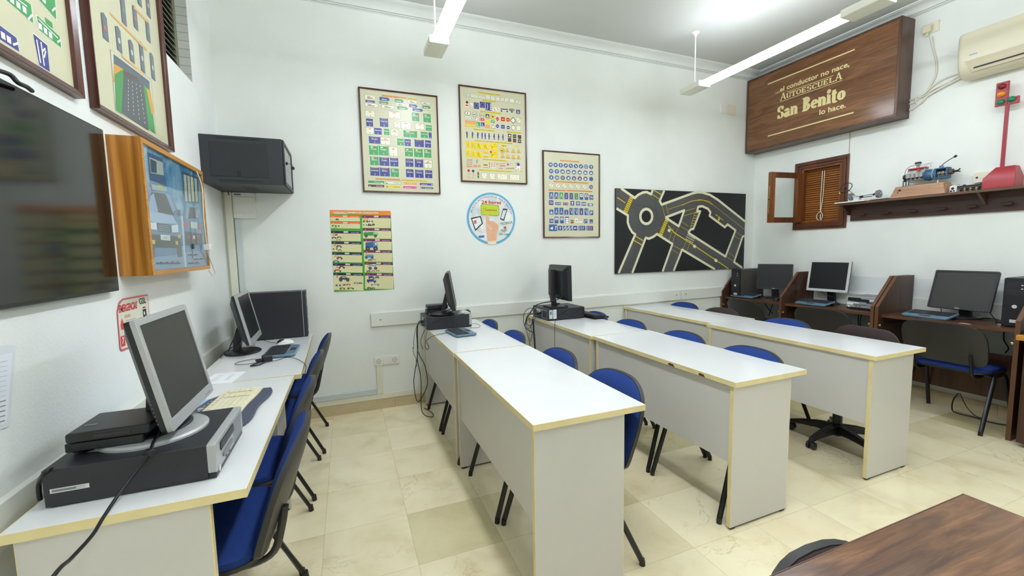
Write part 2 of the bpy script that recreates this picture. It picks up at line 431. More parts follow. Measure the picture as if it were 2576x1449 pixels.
# cornice, swept along back, right and left walls
prof = [(0,0.080),(0.008,0.080),(0.008,0.074),(0.002,0.0738),(0.002,0.0715),(0.014,0.071),(0.014,0.062),(0.008,0.0615),(0.008,0.0585),(0.022,0.058)]
for k in range(7):
    t = k/6*PI/2; prof.append((0.022 + 0.062*(1-math.cos(t)), 0.056 - 0.040*math.sin(t)))
prof += [(0.084,0.010),(0.0865,0.010),(0.0865,0.016),(0.100,0.014),(0.100,0.007),(0.1025,0.007),(0.1025,0.012),(0.118,0.009),(0.118,0.0),(0,0)]
def cornice(name, p0, p1, inward, m0, m1):
    """p0..p1 along the wall, inward normal; mitre the ends"""
    b = MB(); n = len(prof); vs = []
    d = Vector((p1[0]-p0[0], p1[1]-p0[1], 0)).normalized()
    for p, mit in ((p0, m0), (p1, -m1)):
        for o, z in prof: vs.append(Vector((p[0], p[1], ZC - z)) + Vector(inward)*o + d*(o*mit))
    fs = [(i,(i+1)%n,n+(i+1)%n,n+i) for i in range(n)] + [tuple(range(n)), tuple(range(n,2*n))[::-1]]
    b.add(vs, fs, M_corn); return struct(b.obj(name, angle=25))
cornice('trim_1', (XL,YB), (XR,YB), (0,-1,0), 1, 1)
cornice('trim_2', (XR,YB), (XR,YF), (-1,0,0), 1, 0)
cornice('trim_3', (XL,YB), (XL,YF), (1,0,0), 1, 0)

# skirting and fixed trunking
b = MB()
x = XL
while x < XR-0.01:
    x2 = min(x+0.40, XR); b.box(x+0.0006, x2-0.0006, YB-0.012, YB, 0, 0.092, M_base); x = x2
struct(b.obj('baseboard_back', smooth=False))
b = MB(); y = YF
while y < YB-0.02:
    y2 = min(y+0.40, YB-0.012); b.box(XR-0.012, XR, y+0.0006, y2-0.0006, 0, 0.092, M_base); y = y2
struct(b.obj('baseboard_right', smooth=False))
b = MB(); b.box(XL, XL+0.012, YF, YB-0.012, 0, 0.092, M_base); struct(b.obj('baseboard_left', smooth=False))
b = MB()
b.add([(.178,YB-.022,.745),(3.62,YB-.022,.775),(3.62,YB-.022,.893),(.178,YB-.022,.864),(.178,YB,.745),(3.62,YB,.775),(3.62,YB,.893),(.178,YB,.864)],[(0,1,2,3),(4,7,6,5),(0,4,5,1),(1,5,6,2),(2,6,7,3),(3,7,4,0)],M_rail)
b.add([(3.624,YB-.022,.775),(4.70,YB-.022,.785),(4.70,YB-.022,.902),(3.624,YB-.022,.893),(3.624,YB,.775),(4.70,YB,.785),(4.70,YB,.902),(3.624,YB,.893)],[(0,1,2,3),(4,7,6,5),(0,4,5,1),(1,5,6,2),(2,6,7,3),(3,7,4,0)],M_rail)
tr = struct(b.obj('trim_4', bevel=0.003))
b = MB()
for x, z in ((.255,.803),(2.05,.822),(3.55,.835),(3.69,.838)): b.cyl((x,YB-.026,z),(x,YB-.020,z),.006,M_gry,n=10)
b.obj('screw', tr)
b = MB(); b.box(XR-0.022, XR, -1.0, 3.80, 0.775, 0.893, M_rail); struct(b.obj('trim_5', bevel=0.003))
b = MB(); b.box(XR-0.003, XR, -1.0, 3.80, 0.893, 1.068, M_greyband); struct(b.obj('trim_6', smooth=False))  # thin band on the wall above the rail, slightly greyer than the wall
b = MB(); b.box(XL, XL+0.022, -1.5, 3.66, 0.665, 0.785, M_rail); struct(b.obj('trim_7', bevel=0.003))

# horizontal and vertical cable trunking
b = MB(); b.box(-.80, .62, YB-0.016, YB, 0.093, 0.139, M_trunk); b.box(.203, .253, YB-0.018, YB, 0.139, 0.392, M_trunk)
tag(b.obj('cable_trunking', bevel=0.0015), 'cream trunking just above the marble skirting with a branch rising to the sockets', 'trunking')
b = MB(); b.box(-.77, .203, YB-0.02, YB, 0.1405, 0.187, M_trunk2)
tag(b.obj('cable_trunking', bevel=0.0015), 'pale grey trunking ending at the socket branch, lying on the cream one', 'trunking')
b = MB(); b.box(-.832, -.785, YB-0.03, YB, 0.14, 1.865, M_trunk)
tag(b.obj('cable_trunking', bevel=0.0015), 'wide cream vertical trunking in the corner below the network cabinet', 'trunking')
b = MB(); b.box(-.779, -.737, YB-0.02, YB, 0.19, 1.668, M_trunk2)
tag(b.obj('cable_trunking', bevel=0.0015), 'narrow pale grey vertical trunking below the fuse box', 'trunking')

# triple socket plate
fr = BACK(.188, .392); t = thing('socket_plate', 'white three-gang socket plate low on the wall above the marble skirting', 'socket', fr[0]); F = local(fr)
b = MB(F); b.rbox(0,.212,0,.080,0,.010,M_white,r=.010); b.obj('plate', t, bevel=.002)
for k in range(3):
    b = MB(F); cx = .038+k*.068
    b.rbox(cx-.030,cx+.030,.010,.070,.010,.014,M_white,r=.010)
    if k != 1:
        b.cyl((cx,.040,.0142),(cx,.040,.0148),.020,M_gry,n=20); b.cyl((cx,.040,.0146),(cx,.040,.0152),.017,M_white2,n=20)
        for dx in (-.008,.008): b.cyl((cx+dx,.040,.015),(cx+dx,.040,.0158),.003,M_black,n=8)
    b.obj('socket', t, bevel=.001)
# fuse box
fr = BACK(-.781, 1.670); t = thing('fuse_box', 'small white fuse box with a hinged cover under the black cabinet', 'fuse box', fr[0]); F = local(fr)
b = MB(F); b.rbox(0,.150,0,.196,0,.035,M_white,r=.006); b.obj('case', t, bevel=.002)
b = MB(F); b.rbox(.013,.137,.040,.160,.035,.044,M_white,r=.004); b.dome((.075,.036,.035),.016,.008,.005,M_white); b.obj('cover', t, bevel=.0015)
b = MB(F); b.rect(.035,.181,.045,.012,M_gry,.0356); b.obj('label_strip', t)
# switch plates high on the back wall
b = MB(BACK(4.172,2.945)); b.rbox(0,.105,0,.112,0,.012,M_white,r=.004); b.box(.006,.100,.008,.105,.012,.014,M_white)
tag(b.obj('blank_plate', bevel=.001), 'white cover plate high on the back wall, left of the cream one', 'cover plate')
b = MB(BACK(4.296,2.942)); b.rbox(0,.115,0,.115,0,.012,M_white2,r=.004); b.rbox(.02,.095,.02,.095,.012,.014,M_white2,r=.02)
tag(b.obj('blank_plate', bevel=.001), 'cream cover plate high on the back wall, nearest the brown sign', 'cover plate')

# ------------------------------------------------------------------ hanging fluorescent lights
M_tube = mat('fluorescent_tube', (255,255,255), 0.4, emit=(236,244,255), estr=TUBE_STRENGTH)
M_tube2 = mat('bright_fluorescent_tube', (255,255,255), 0.4, emit=(236,244,255), estr=TUBE_STRENGTH*1.45)
M_fix = mat('fixture_enamel', (224,224,212), 0.35)
def luminaire(x, y0, label, grp='hanging strip lights', L=1.22, M_tube=M_tube):
    """box head at y0 .. y0-0.26, bare twin tubes running towards -Y for L"""
    t = thing('strip_light', label, 'ceiling light', (x, y0, 2.905), 0, grp)
    b = MB(); b.rbox(-.072,.072,-.245,0,0,.052,M_fix,r=.008,axis='y'); b.obj('end_box', t, bevel=.002)
    b = MB(); b.box(-.011,.011,-.245-L,-.245,.022,.044,M_fix); b.obj('spine', t, bevel=.001)
    for s in (-1,1):
        b = MB(); b.cyl((s*.036,-.250-L+.006,.026),(s*.036,-.250,.026),.0185,M_tube,n=12); b.obj('fluorescent_tube', t)
    b = MB(); b.cyl((0,-.12,.05),(0,-.12,ZC-2.905-.02),.006,M_fix,n=10); b.obj('rod', t)
    b = MB(); b.lathe([(.008,0),(.012,.012),(.022,.028),(.036,.036),(.036,.042)], M_fix, (0,-.12,ZC-2.905-.042)); b.obj('canopy', t)
    return t
first = luminaire(3.25, 3.415, 'far strip light in the row by the brown sign, tubes running to the joint box')
LS = -1.465
dup(first, loc=(3.25, 3.415+LS, 2.905), label='strip light hanging from the grey joint box over the brown sign, at the top edge')
dup(first, loc=(3.25, 3.415+2*LS, 2.905), label='unseen strip light continuing the right row, put in for the room lighting')  # repeat of the row out of view, added to light the room
left1 = luminaire(0.715, 3.42, 'twin tube strip light above the posters, seen end-on with its grey end box', M_tube=M_tube2)
dup(left1, loc=(0.715, 3.42+LS, 2.905), label='unseen strip light continuing the left row as second, put in for the lighting')  # this repeat and the next are unseen, added for the room lighting
dup(left1, loc=(0.715, 3.42+2*LS, 2.905), label='unseen strip light continuing the left row as third, put in for the lighting')
# ================================================================== furniture
# ---- white desks. local: x = 0..w (0 = side with the modesty panel), y = 0..-L, top at .75
def make_desk(name, label, L=1.20, w=.505, group='white laminate classroom desks', inset_far=.02):
    t = thing(name, label, 'desk', (0,0,0), 0, group)
    b = MB(); b.box(0.002,w-0.002,-L+0.002,-.002,.7252,.750,M_lam); top = b.obj('tabletop', t, bevel=.0008)
    b = MB()
    b.box(0,.002,-L,0,.725,.7496,M_edge); b.box(w-.002,w,-L,0,.725,.7496,M_edge); b.box(.002,w-.002,-.002,0,.725,.7496,M_edge); b.box(.002,w-.002,-L,-L+.002,.725,.7496,M_edge)
    b.obj('edge_band', top, smooth=False)
    for y in (-inset_far-.02, -L+.018):
        b = MB(); b.box(.012,w-.092,y,y+.02,.012,.725,M_lam2); p = b.obj('side_panel', t, smooth=False)
        b = MB(); b.box(.010,.012,y,y+.02,.012,.725,M_edge); b.obj('edge_band', p, smooth=False); b = MB(); b.box(w-.092,w-.090,y,y+.02,.012,.725,M_edge); b.obj('edge_band', p, smooth=False)
        b = MB(); b.box(.02,.05,y+.003,y+.017,0,.012,M_blk); b.box(w-.13,w-.10,y+.003,y+.017,0,.012,M_blk); b.box(.012,w-.092,y+.001,y+.019,.0085,.0125,M_blk); b.obj('foot_strip', p, smooth=False)
    b = MB(); b.box(.020,.036,-L+.038,-inset_far-.02,.335,.725,M_lam2); b.obj('modesty_panel', t, smooth=False)
    return t
d0 = make_desk('desk', 'white desk in the middle foreground, bare, front of the first row beside the aisle')
d0.location = (.607, 2.556, 0)
dup(d0, loc=(.602, 3.766, 0), label='white desk against the back wall carrying the edge-on black monitor')
dup(d0, loc=(1.660, 2.606, 0), rz=.012, label='bare white desk with two chipped spots on its yellow edge')
dup(d0, loc=(1.645, 3.815, 0), label='white desk against the back wall holding the computer seen from behind')
dup(d0, loc=(2.764, 2.618, 0), rz=.006, label='bare white desk nearest the brown study booths, black swivel chair behind it')
dup(d0, loc=(2.822, 3.822, 0), rz=0, label='empty white desk by the back wall under the road-map board')
# the left wall desks: their open side faces the chairs
def make_wall_desk(label, L, w=.50):
    t = thing('desk', label, 'desk', (0,0,0), 0, 'white laminate classroom desks')
    b = MB(); b.box(0.002,w-0.002,-L+0.002,-.002,.7252,.750,M_lam); top = b.obj('tabletop', t, bevel=.0008)
    b = MB()
    b.box(0,.002,-L,0,.725,.7496,M_edge); b.box(w-.002,w,-L,0,.725,.7496,M_edge); b.box(.002,w-.002,-.002,0,.725,.7496,M_edge); b.box(.002,w-.002,-L,-L+.002,.725,.7496,M_edge)
    b.obj('edge_band', top, smooth=False)
    for y in (-.03, -L+.01):
        b = MB(); b.box(.022,w-.092,y,y+.02,.012,.725,M_lam2); p = b.obj('side_panel', t, smooth=False)
        b = MB(); b.box(.020,.022,y,y+.02,.012,.725,M_edge); b.obj('edge_band', p, smooth=False); b = MB(); b.box(w-.092,w-.089,y,y+.02,.012,.725,M_edge); b.obj('edge_band', p, smooth=False)
        b = MB(); b.box(.03,w-.10,y+.003,y+.017,0,.012,M_blk); b.obj('foot_strip', p, smooth=False)
    b = MB(); b.box(.03,.046,-L+.03,-.03,.335,.725,M_lam2); b.obj('modesty_panel', t, smooth=False)
    return t
t = make_wall_desk('white desk along the left wall in the foreground, under the silver monitor', 1.155); t.location = (-.785, 2.452, 0)
t = make_wall_desk('white desk in the left corner by the back wall, carrying the upright black tower', 1.235); t.location = (-.776, 3.690, 0); t.rotation_euler = (0,0,.018)
# worn chips in the yellow edge of the second-row desk
M_chip = mat('exposed_chipboard', (92,56,44), .8)
_d2 = [o for o in bpy.data.objects if o.get('label','').startswith('bare white desk with two chipped')][0]
for y, l in ((-.81,.055),(-1.02,.045)):
    b = MB(); b.prism([(y,.7265),(y+l*.8,.7265),(y+l,.733),(y+l*.7,.7405),(y+l*.2,.738)], -.0006, .0004, M_chip, lambda a,c,e:(e,a,c)); b.obj('edge_chip', _d2, smooth=False)

# ---- visitor chair. local: faces -X, origin on the floor under the seat centre
def seat_outline(hx0, hx1, hy, r0, r1, n=6):
    """rounded outline in x (front = -x) and y"""
    pts = []
    for (cx, cy, st, r) in ((hx1,hy,0,r1),(hx0,hy,1,r0),(hx0,-hy,2,r0),(hx1,-hy,3,r1)):
        sx = -1 if cx == hx1 else 1; sy = -1 if cy > 0 else 1
        for k in range(n+1):
            t = (st+k/n)*PI/2; pts.append((cx+sx*r+r*math.cos(t), cy+sy*r+r*math.sin(t)))
    return pts
def grid_shell(fn_front, fn_back, outline, m, nr=4):
    """closed pad: rings from centre to outline, front and back surfaces given by functions of (a,b)"""
    ca = sum(p[0] for p in outline)/len(outline); cb = sum(p[1] for p in outline)/len(outline)
    n = len(outline); vs = []; fs = []
    rad = [0.35,0.6,0.8,0.92,0.975,1.0]
    def rings(fn, flip):
        base = len(vs); vs.append(fn(ca, cb, 0.0))
        for q in rad:
            for a, c in outline: vs.append(fn(ca+(a-ca)*q, cb+(c-cb)*q, q))
        for k in range(n):
            f = (base, base+1+k, base+1+(k+1)%n); fs.append(f[::-1] if flip else f)
        for i in range(len(rad)-1):
            for k in range(n):
                a0 = base+1+i*n; a1 = a0+n
                f = (a0+k, a1+k, a1+(k+1)%n, a0+(k+1)%n); fs.append(f[::-1] if flip else f)
        return base+1+(len(rad)-1)*n
    e0 = rings(fn_front, False); e1 = rings(fn_back, True)
    for k in range(n): fs.append((e0+k, e1+k, e1+(k+1)%n, e0+(k+1)%n))
    return vs, fs
def chair_back_x(z):      # centre line of the backrest, leaning back
    return .188 + .30*(z-.44) + .10*max(0,(.52-z))*0 + .05*(z-.44)
def chair(label, fabric=M_blue, shell=M_shell, group=None, name='visitor_chair', top=.150, pw=2.7, z0=.432):
    t = thing(name, label, 'chair', (0,0,0), 0, group)
    HY = .247
    # backrest outline in (z, y)
    ol = []
    z1 = .794
    zc = z1 - top*1.35; ex = 2/pw
    for k in range(25):
        tt = PI*k/24; c, q = math.cos(tt), math.sin(tt)
        ol.append((zc+(z1-zc)*q**ex, math.copysign(abs(c)**ex, c)*HY))
    for k in range(5):
        tt = PI + k/4*PI/2; ol.append((z0+.05+.05*math.sin(tt), -HY+.008+.05+.05*math.cos(tt)))
    for k in range(5):
        tt = 1.5*PI + k/4*PI/2; ol.append((z0+.05+.05*math.sin(tt), HY-.008-.05+.05*math.cos(tt)))
    def bx(z, y): return .176 + .34*(z-.44) - .55*(y*y)        # curved around the sitter
    front = lambda z,y,q: (bx(z,y) - .030*(1-q**5) - .004, y, z)
    mid = lambda z,y,q: (bx(z,y) + .004, y, z)
    back = lambda z,y,q: (bx(z,y) + .030 - .012*q**3, y, z)
    ol2 = [(.612+(a-.612)*.980, c*.980) for a,c in ol]
    vs, fs = grid_shell(front, mid, ol2, fabric); b = MB(); b.add(vs, fs, fabric); b.obj('backrest', t, angle=50)
    vs, fs = grid_shell(lambda z,y,q:(bx(z,y)-.001,y,z), back, ol, shell); b = MB(); b.add(vs, fs, shell); b.obj('back_shell', t, angle=40)
    # seat
    so = seat_outline(-.178, .178, .232, .07, .10)
    sz = lambda x,y,q: .452 + .018*(1-q**6) - .035*max(0,(-.08-x)/.1)**2 + .006*(y/.23)**2
    vs, fs = grid_shell(lambda x,y,q:(x,y,sz(x,y,q)), lambda x,y,q:(x,y,.428-.03*max(0,(-.08-x)/.1)**2), [(a*.98,c*.98) for a,c in so], fabric); b = MB(); b.add(vs, fs, fabric); b.obj('seat', t, angle=50)
    vs, fs = grid_shell(lambda x,y,q:(x,y,.436-.03*max(0,(-.08-x)/.1)**2), lambda x,y,q:(x,y,.412+.01*q**3-.03*max(0,(-.08-x)/.1)**2), so, shell); b = MB(); b.add(vs, fs, shell); b.obj('seat_pan', t, angle=40)
    # legs: inverted V of oval tube on either side
    for s in (-1,1):
        b = MB(); b.tube([(-.105,s*.225,.400),(-.125,s*.232,.36),(-.232,s*.248,.012)], .0090, M_leg, n=10, sm=1, ell=1.5)
        b.cyl((-.232,s*.248,0),(-.228,s*.247,.03),.0130,M_leg,n=10); b.obj('leg', t)
        b = MB(); b.tube([(.045,s*.225,.400),(.065,s*.232,.36),(.235,s*.248,.012)], .0090, M_leg, n=10, sm=1, ell=1.5)
        b.cyl((.235,s*.248,0),(.231,s*.247,.03),.0130,M_leg,n=10); b.obj('leg', t)
    b = MB()
    for x in (-.105,.045): b.tube([(x,-.225,.402),(x,.225,.402)], .011, M_leg, n=8, sm=1)
    for s in (-1,1): b.tube([(-.105,s*.225,.402),(.045,s*.225,.402)], .011, M_leg, n=8, sm=1)
    b.obj('seat_frame', t)
    for s in (-1,1):
        b = MB(); b.tube([(.02,s*.165,.402),(.13,s*.165,.395),(.195,s*.165,.42),(.222,s*.165,.50),(.235,s*.165,.57)], .010, M_leg, n=8, ell=1.5)
        b.obj('back_support', t)
    return t
G1 = 'blue visitor chairs'
c0 = chair('nearest blue chair at the left wall desks, seat half under the desk', group=G1)
c0.location = (-.462, 1.660, 0)
for x, y, rz, lab in (
    (-.476, 2.175, 0, 'blue chair second from the camera at the left wall desks'),
    (-.466, 2.770, 0, 'blue chair third from the camera at the left wall desks'),
    (-.440, 3.360, 0, 'blue chair farthest from the camera at the left wall desks, by the back wall'),
    (.912, 1.655, 0, 'blue chair at the near corner of the bare middle foreground desk'),
    (.885, 2.175, 0, 'blue chair at the far half of the bare middle foreground desk'),
    (.855, 2.830, 0, 'blue chair behind the first-row desk with the blue keyboard, its nearer seat'),
    (.850, 3.390, 0, 'blue chair behind the first-row desk with the edge-on monitor, next to the back wall'),
    (1.915, 1.735, 0, 'blue chair at the near half of the desk with chipped edge'),
    (1.915, 2.270, 0, 'blue chair at the far half of the desk with chipped edge'),
    (1.900, 2.840, 0, 'blue chair behind the second-row desk at the wall, its nearer seat'),
    (1.900, 3.370, 0, 'blue chair behind the black keyboard on the second-row desk at the wall'),
    (3.035, 2.320, 0, 'blue chair behind the third-row near desk, left of the swivel chair'),
    (3.100, 3.500, 0, 'blue chair at the far end of the empty desk under the road-map board')):
    dup(c0, loc=(x,y,0), rz=rz, label=lab)
cb0 = chair('dark brown upholstered chair at the empty desk under the road-map board', fabric=M_brownfab, name='visitor_chair')
cb0.location = (3.095, 3.010, 0)
G2 = 'black-backed chairs at the study booths'
cbooth = None
for x, y, rz, lab in (
    (4.41, 1.725, PI, 'chair with black shell back and blue seat at the nearest study booth'),
    (4.40, 2.600, PI+.05, 'chair seen from behind at the middle booth with the silver monitor'),
    (4.37, 3.360, PI-.12, 'chair seen from behind at the far booth by the back wall')):
    if cbooth is None:
        cbooth = chair(lab, group=G2, top=.135, pw=3.9, z0=.482); cbooth.location = (x,y,0); cbooth.rotation_euler = (0,0,rz)
    else: dup(cbooth, loc=(x,y,0), rz=rz, label=lab)
# chair with its back against the brown table, in the corner of the picture
cf = chair('low dark chair tucked under the brown wooden table, only its curved black rim showing', fabric=M_brownfab, top=.23)
cf.location = (.925, .272, 0); cf.rotation_euler = (0,0,PI/2); cf.scale = (1,1,.908)

# ---- swivel chair with brown back
t = thing('swivel_chair', 'black five-star swivel chair with a dark brown back behind the third-row desk', 'chair', (3.17,1.83,0), -.12)
for k in range(5):
    a = math.radians(-100 + 72*k); c, s = math.cos(a), math.sin(a)
    b = MB(); w0, w1 = .028, .018; P = []
    for r, zt, zb, wd in ((.03,.125,.065,.03),(.12,.118,.072,.027),(.21,.100,.066,.022),(.285,.078,.052,.017)):
        P.append([(r*c - s*q*wd, r*s + c*q*wd, z) for q, z in ((-1,zb),(1,zb),(.75,zt),(-.75,zt))])
    vs = [p for q in P for p in q]; fs = [(0,1,2,3),(12,15,14,13)]
    for i in range(3):
        for j in range(4): fs.append((i*4+j,i*4+(j+1)%4,(i+1)*4+(j+1)%4,(i+1)*4+j))
    b.add(vs, fs, M_blk); leg = b.obj('base_arm', t, bevel=.004)
    b = MB(); cx, cy = .275*c, .275*s
    for q in (-1,1): b.cyl((cx-s*q*.008, cy+c*q*.008, .026),(cx-s*q*.024, cy+c*q*.024, .026),.026,M_blk,n=16)
    b.cyl((cx,cy,.03),(cx,cy,.066),.012,M_blk,n=10); b.obj('caster', leg, bevel=.003)
b = MB(); b.cyl((0,0,.05),(0,0,.13),.038,M_blk,n=20); b.cyl((0,0,.13),(0,0,.36),.029,M_blk,n=20); b.cyl((0,0,.36),(0,0,.42),.018,M_chrome,n=16); b.obj('column', t, bevel=.003)
so = seat_outline(-.23,.21,.235,.09,.09)
vs, fs = grid_shell(lambda x,y,q:(x,y,.485+.02*(1-q**5)), lambda x,y,q:(x,y,.435), so, M_brownfab); b = MB(); b.add(vs,fs,M_brownfab); b.obj('seat', t, angle=50)
b = MB(); b.rbox(-.12,.14,-.1,.1,.415,.437,M_blk,r=.02); b.obj('mechanism', t, bevel=.003)
b = MB(); b.tube([(.10,0,.43),(.20,0,.44),(.25,0,.50),(.262,0,.60),(.258,0,.70)], .016, M_blk, n=10, ell=2.0); b.obj('back_support', t)
ol = []
for (cz, cy, st, r) in ((.80,.225,0,.12),(.50,.20,1,.08),(.50,-.20,2,.08),(.80,-.225,3,.12)):
    sz_ = -1 if cz > .7 else 1; sy = -1 if cy > 0 else 1
    for k in range(7):
        tt = (st+k/6)*PI/2; ol.append((cz+sz_*r+r*math.cos(tt), cy+sy*r+r*math.sin(tt)))
bx = lambda z,y: .215 + .06*(z-.5) - .6*y*y
vs, fs = grid_shell(lambda z,y,q:(bx(z,y)-.035*(1-q**5),y,z), lambda z,y,q:(bx(z,y)+.008,y,z), ol, M_brownfab); b = MB(); b.add(vs,fs,M_brownfab); b.obj('backrest', t, angle=50)
vs, fs = grid_shell(lambda z,y,q:(bx(z,y)+.006,y,z), lambda z,y,q:(bx(z,y)+.03-.01*q**4,y,z), ol, M_shell); b = MB(); b.add(vs,fs,M_shell); b.obj('back_shell', t, angle=40)

# ---- study booths along the right wall
def booth_panel(t, y, x0=4.25, x1=4.752, h0=.845, h1=1.10, xs=4.50, name='side_panel'):
    pts = [(x0,0),(x1,0),(x1,h1),(xs,h1),(x0,h0)]
    b = MB(); b.prism(pts, y, y+.025, M_carrel, lambda a,c,e:(a,e,c)); p = b.obj(name, t, smooth=False)
    b = MB(); e = .0015
    b.add([(x0-e,y,0),(x0-e,y+.025,0),(x0-e,y+.025,h0),(x0-e,y,h0),(xs-e,y,h1+e),(xs-e,y+.025,h1+e),(x1,y,h1+e),(x1,y+.025,h1+e),
           (x0,y,0),(x0,y+.025,0),(x0,y+.025,h0-e),(x0,y,h0-e),(xs,y,h1),(xs,y+.025,h1),(x1,y,h1),(x1,y+.025,h1)],
          [(0,1,2,3),(3,2,5,4),(4,5,7,6),(0,3,11,8),(3,4,12,11),(4,6,14,12),(1,9,10,2),(2,10,13,5),(5,13,15,7),(0,8,9,1),(6,7,15,14)], M_carrele)
    b.obj('edge_strip', p, smooth=False); return p
def knob(p, y, s):
    b = MB(); b.cyl((4.262,y,.685),(4.262,y+s*.012,.685),.0055,M_brass,n=14); b.lathe([(.003,0),(.009,.002),(.009,.006),(.004,.009)],M_brass,(0,0,0),n=14)
    # turn the knob head so that it faces the room
    n = 14*4; vv = b.v[-n:]; b.v[-n:] = [Vector((4.262 - v[2], y+s*.012+v[0], .685+v[1])) for v in vv]
    b.obj('lock_knob', p)
def booth(label, panels, bays):
    t = thing('study_booth', label, 'study booth', (0,0,0), 0, 'study booths on the right wall'); loc = (4.5, sum(panels)/len(panels), 0)
    for i, y in enumerate(panels):
        p = booth_panel(t, y)
        if any(abs(y+.025-a) < .01 for a,_ in bays): knob(p, y+.025, 1)
        if any(abs(y-c) < .01 for _,c in bays): knob(p, y, -1)
    for a, c in bays:
        b = MB(); b.box(4.302,4.750,a,c,.752,.776,M_carrelt); d = b.obj('desktop', t, smooth=False)
        b = MB(); b.box(4.300,4.302,a,c,.752,.7757,M_carrele); b.obj('edge_strip', d, smooth=False)
        b = MB(); b.box(4.60,4.618,a,c,.18,.53,M_carrel); b.obj('modesty_panel', t, smooth=False)
        b = MB(); b.box(4.32,4.60,c-.012,c-.002,.68,.70,M_blk); b.obj('runner', t, smooth=False)
    # move the empty to the base of the booth
    t.location = loc
    for ch in t.children:
        ch.data.transform(Matrix.Translation(-Vector(loc)))
        for g in ch.children: g.data.transform(Matrix.Translation(-Vector(loc)))
    return t
booth('double dark wood study booth in the far right corner, with slanted partitions', [3.795, 3.045, 2.212], [(3.070,3.795),(2.237,3.045)])
booth('nearest dark wood study booth on the right wall, holding the widest black monitor', [2.180, 1.355], [(1.380,2.180)])
# corner of a wooden table with a thick orange edge, on the right border
t = thing('side_table', 'small dark wooden cabinet with a thick tan top edge at the right border', 'cabinet', (4.33,1.15,0))
b = MB(); b.box(-.21,.40,-.55,.175,.738,.770,M_carrelt); b.box(-.232,-.21,-.55,.175,.736,.772,M_pineh); b.obj('top', t, bevel=.004)
b = MB(); b.box(-.16,.40,-.53,.155,.03,.738,M_carrel); b.obj('body', t, smooth=False)
b = MB(); b.cyl((-.1,.10,.022),(-.1,.13,.022),.022,M_blk,n=14); b.cyl((-.1,-.45,.022),(-.1,-.48,.022),.022,M_blk,n=14); b.cyl((.3,.10,.022),(.3,.13,.022),.022,M_blk,n=14); b.cyl((.3,-.45,.022),(.3,-.48,.022),.022,M_blk,n=14); b.obj('caster', t, bevel=.002)

# ---- brown table in the bottom right corner
t = thing('wooden_table', 'brown wood-grain table top filling the bottom right corner', 'table', (.86,.1,0))
b = MB(); b.box(-.45,.532,-.55,.412,.752,.770,M_table); top = b.obj('tabletop', t, bevel=.002)
b = MB(); b.box(-.45,.5325,.4121,.414,.752,.7692,M_carrele); b.box(.5321,.534,-.55,.414,.752,.7692,M_carrele); b.obj('edge_strip', top, smooth=False)
for x in (-.40,.46):
    for y in (-.48,.34):
        b = MB(); b.box(x-.02,x+.02,y-.02,y+.02,0,.752,M_carrel); b.obj('leg', t, bevel=.002)
b = MB(); b.box(-.38,.44,-.465,-.445,.68,.752,M_carrel); b.box(-.38,.44,.305,.325,.68,.752,M_carrel); b.box(-.41,-.39,-.46,.32,.68,.752,M_carrel); b.box(.45,.47,-.46,.32,.68,.752,M_carrel); b.obj('apron', t, smooth=False)
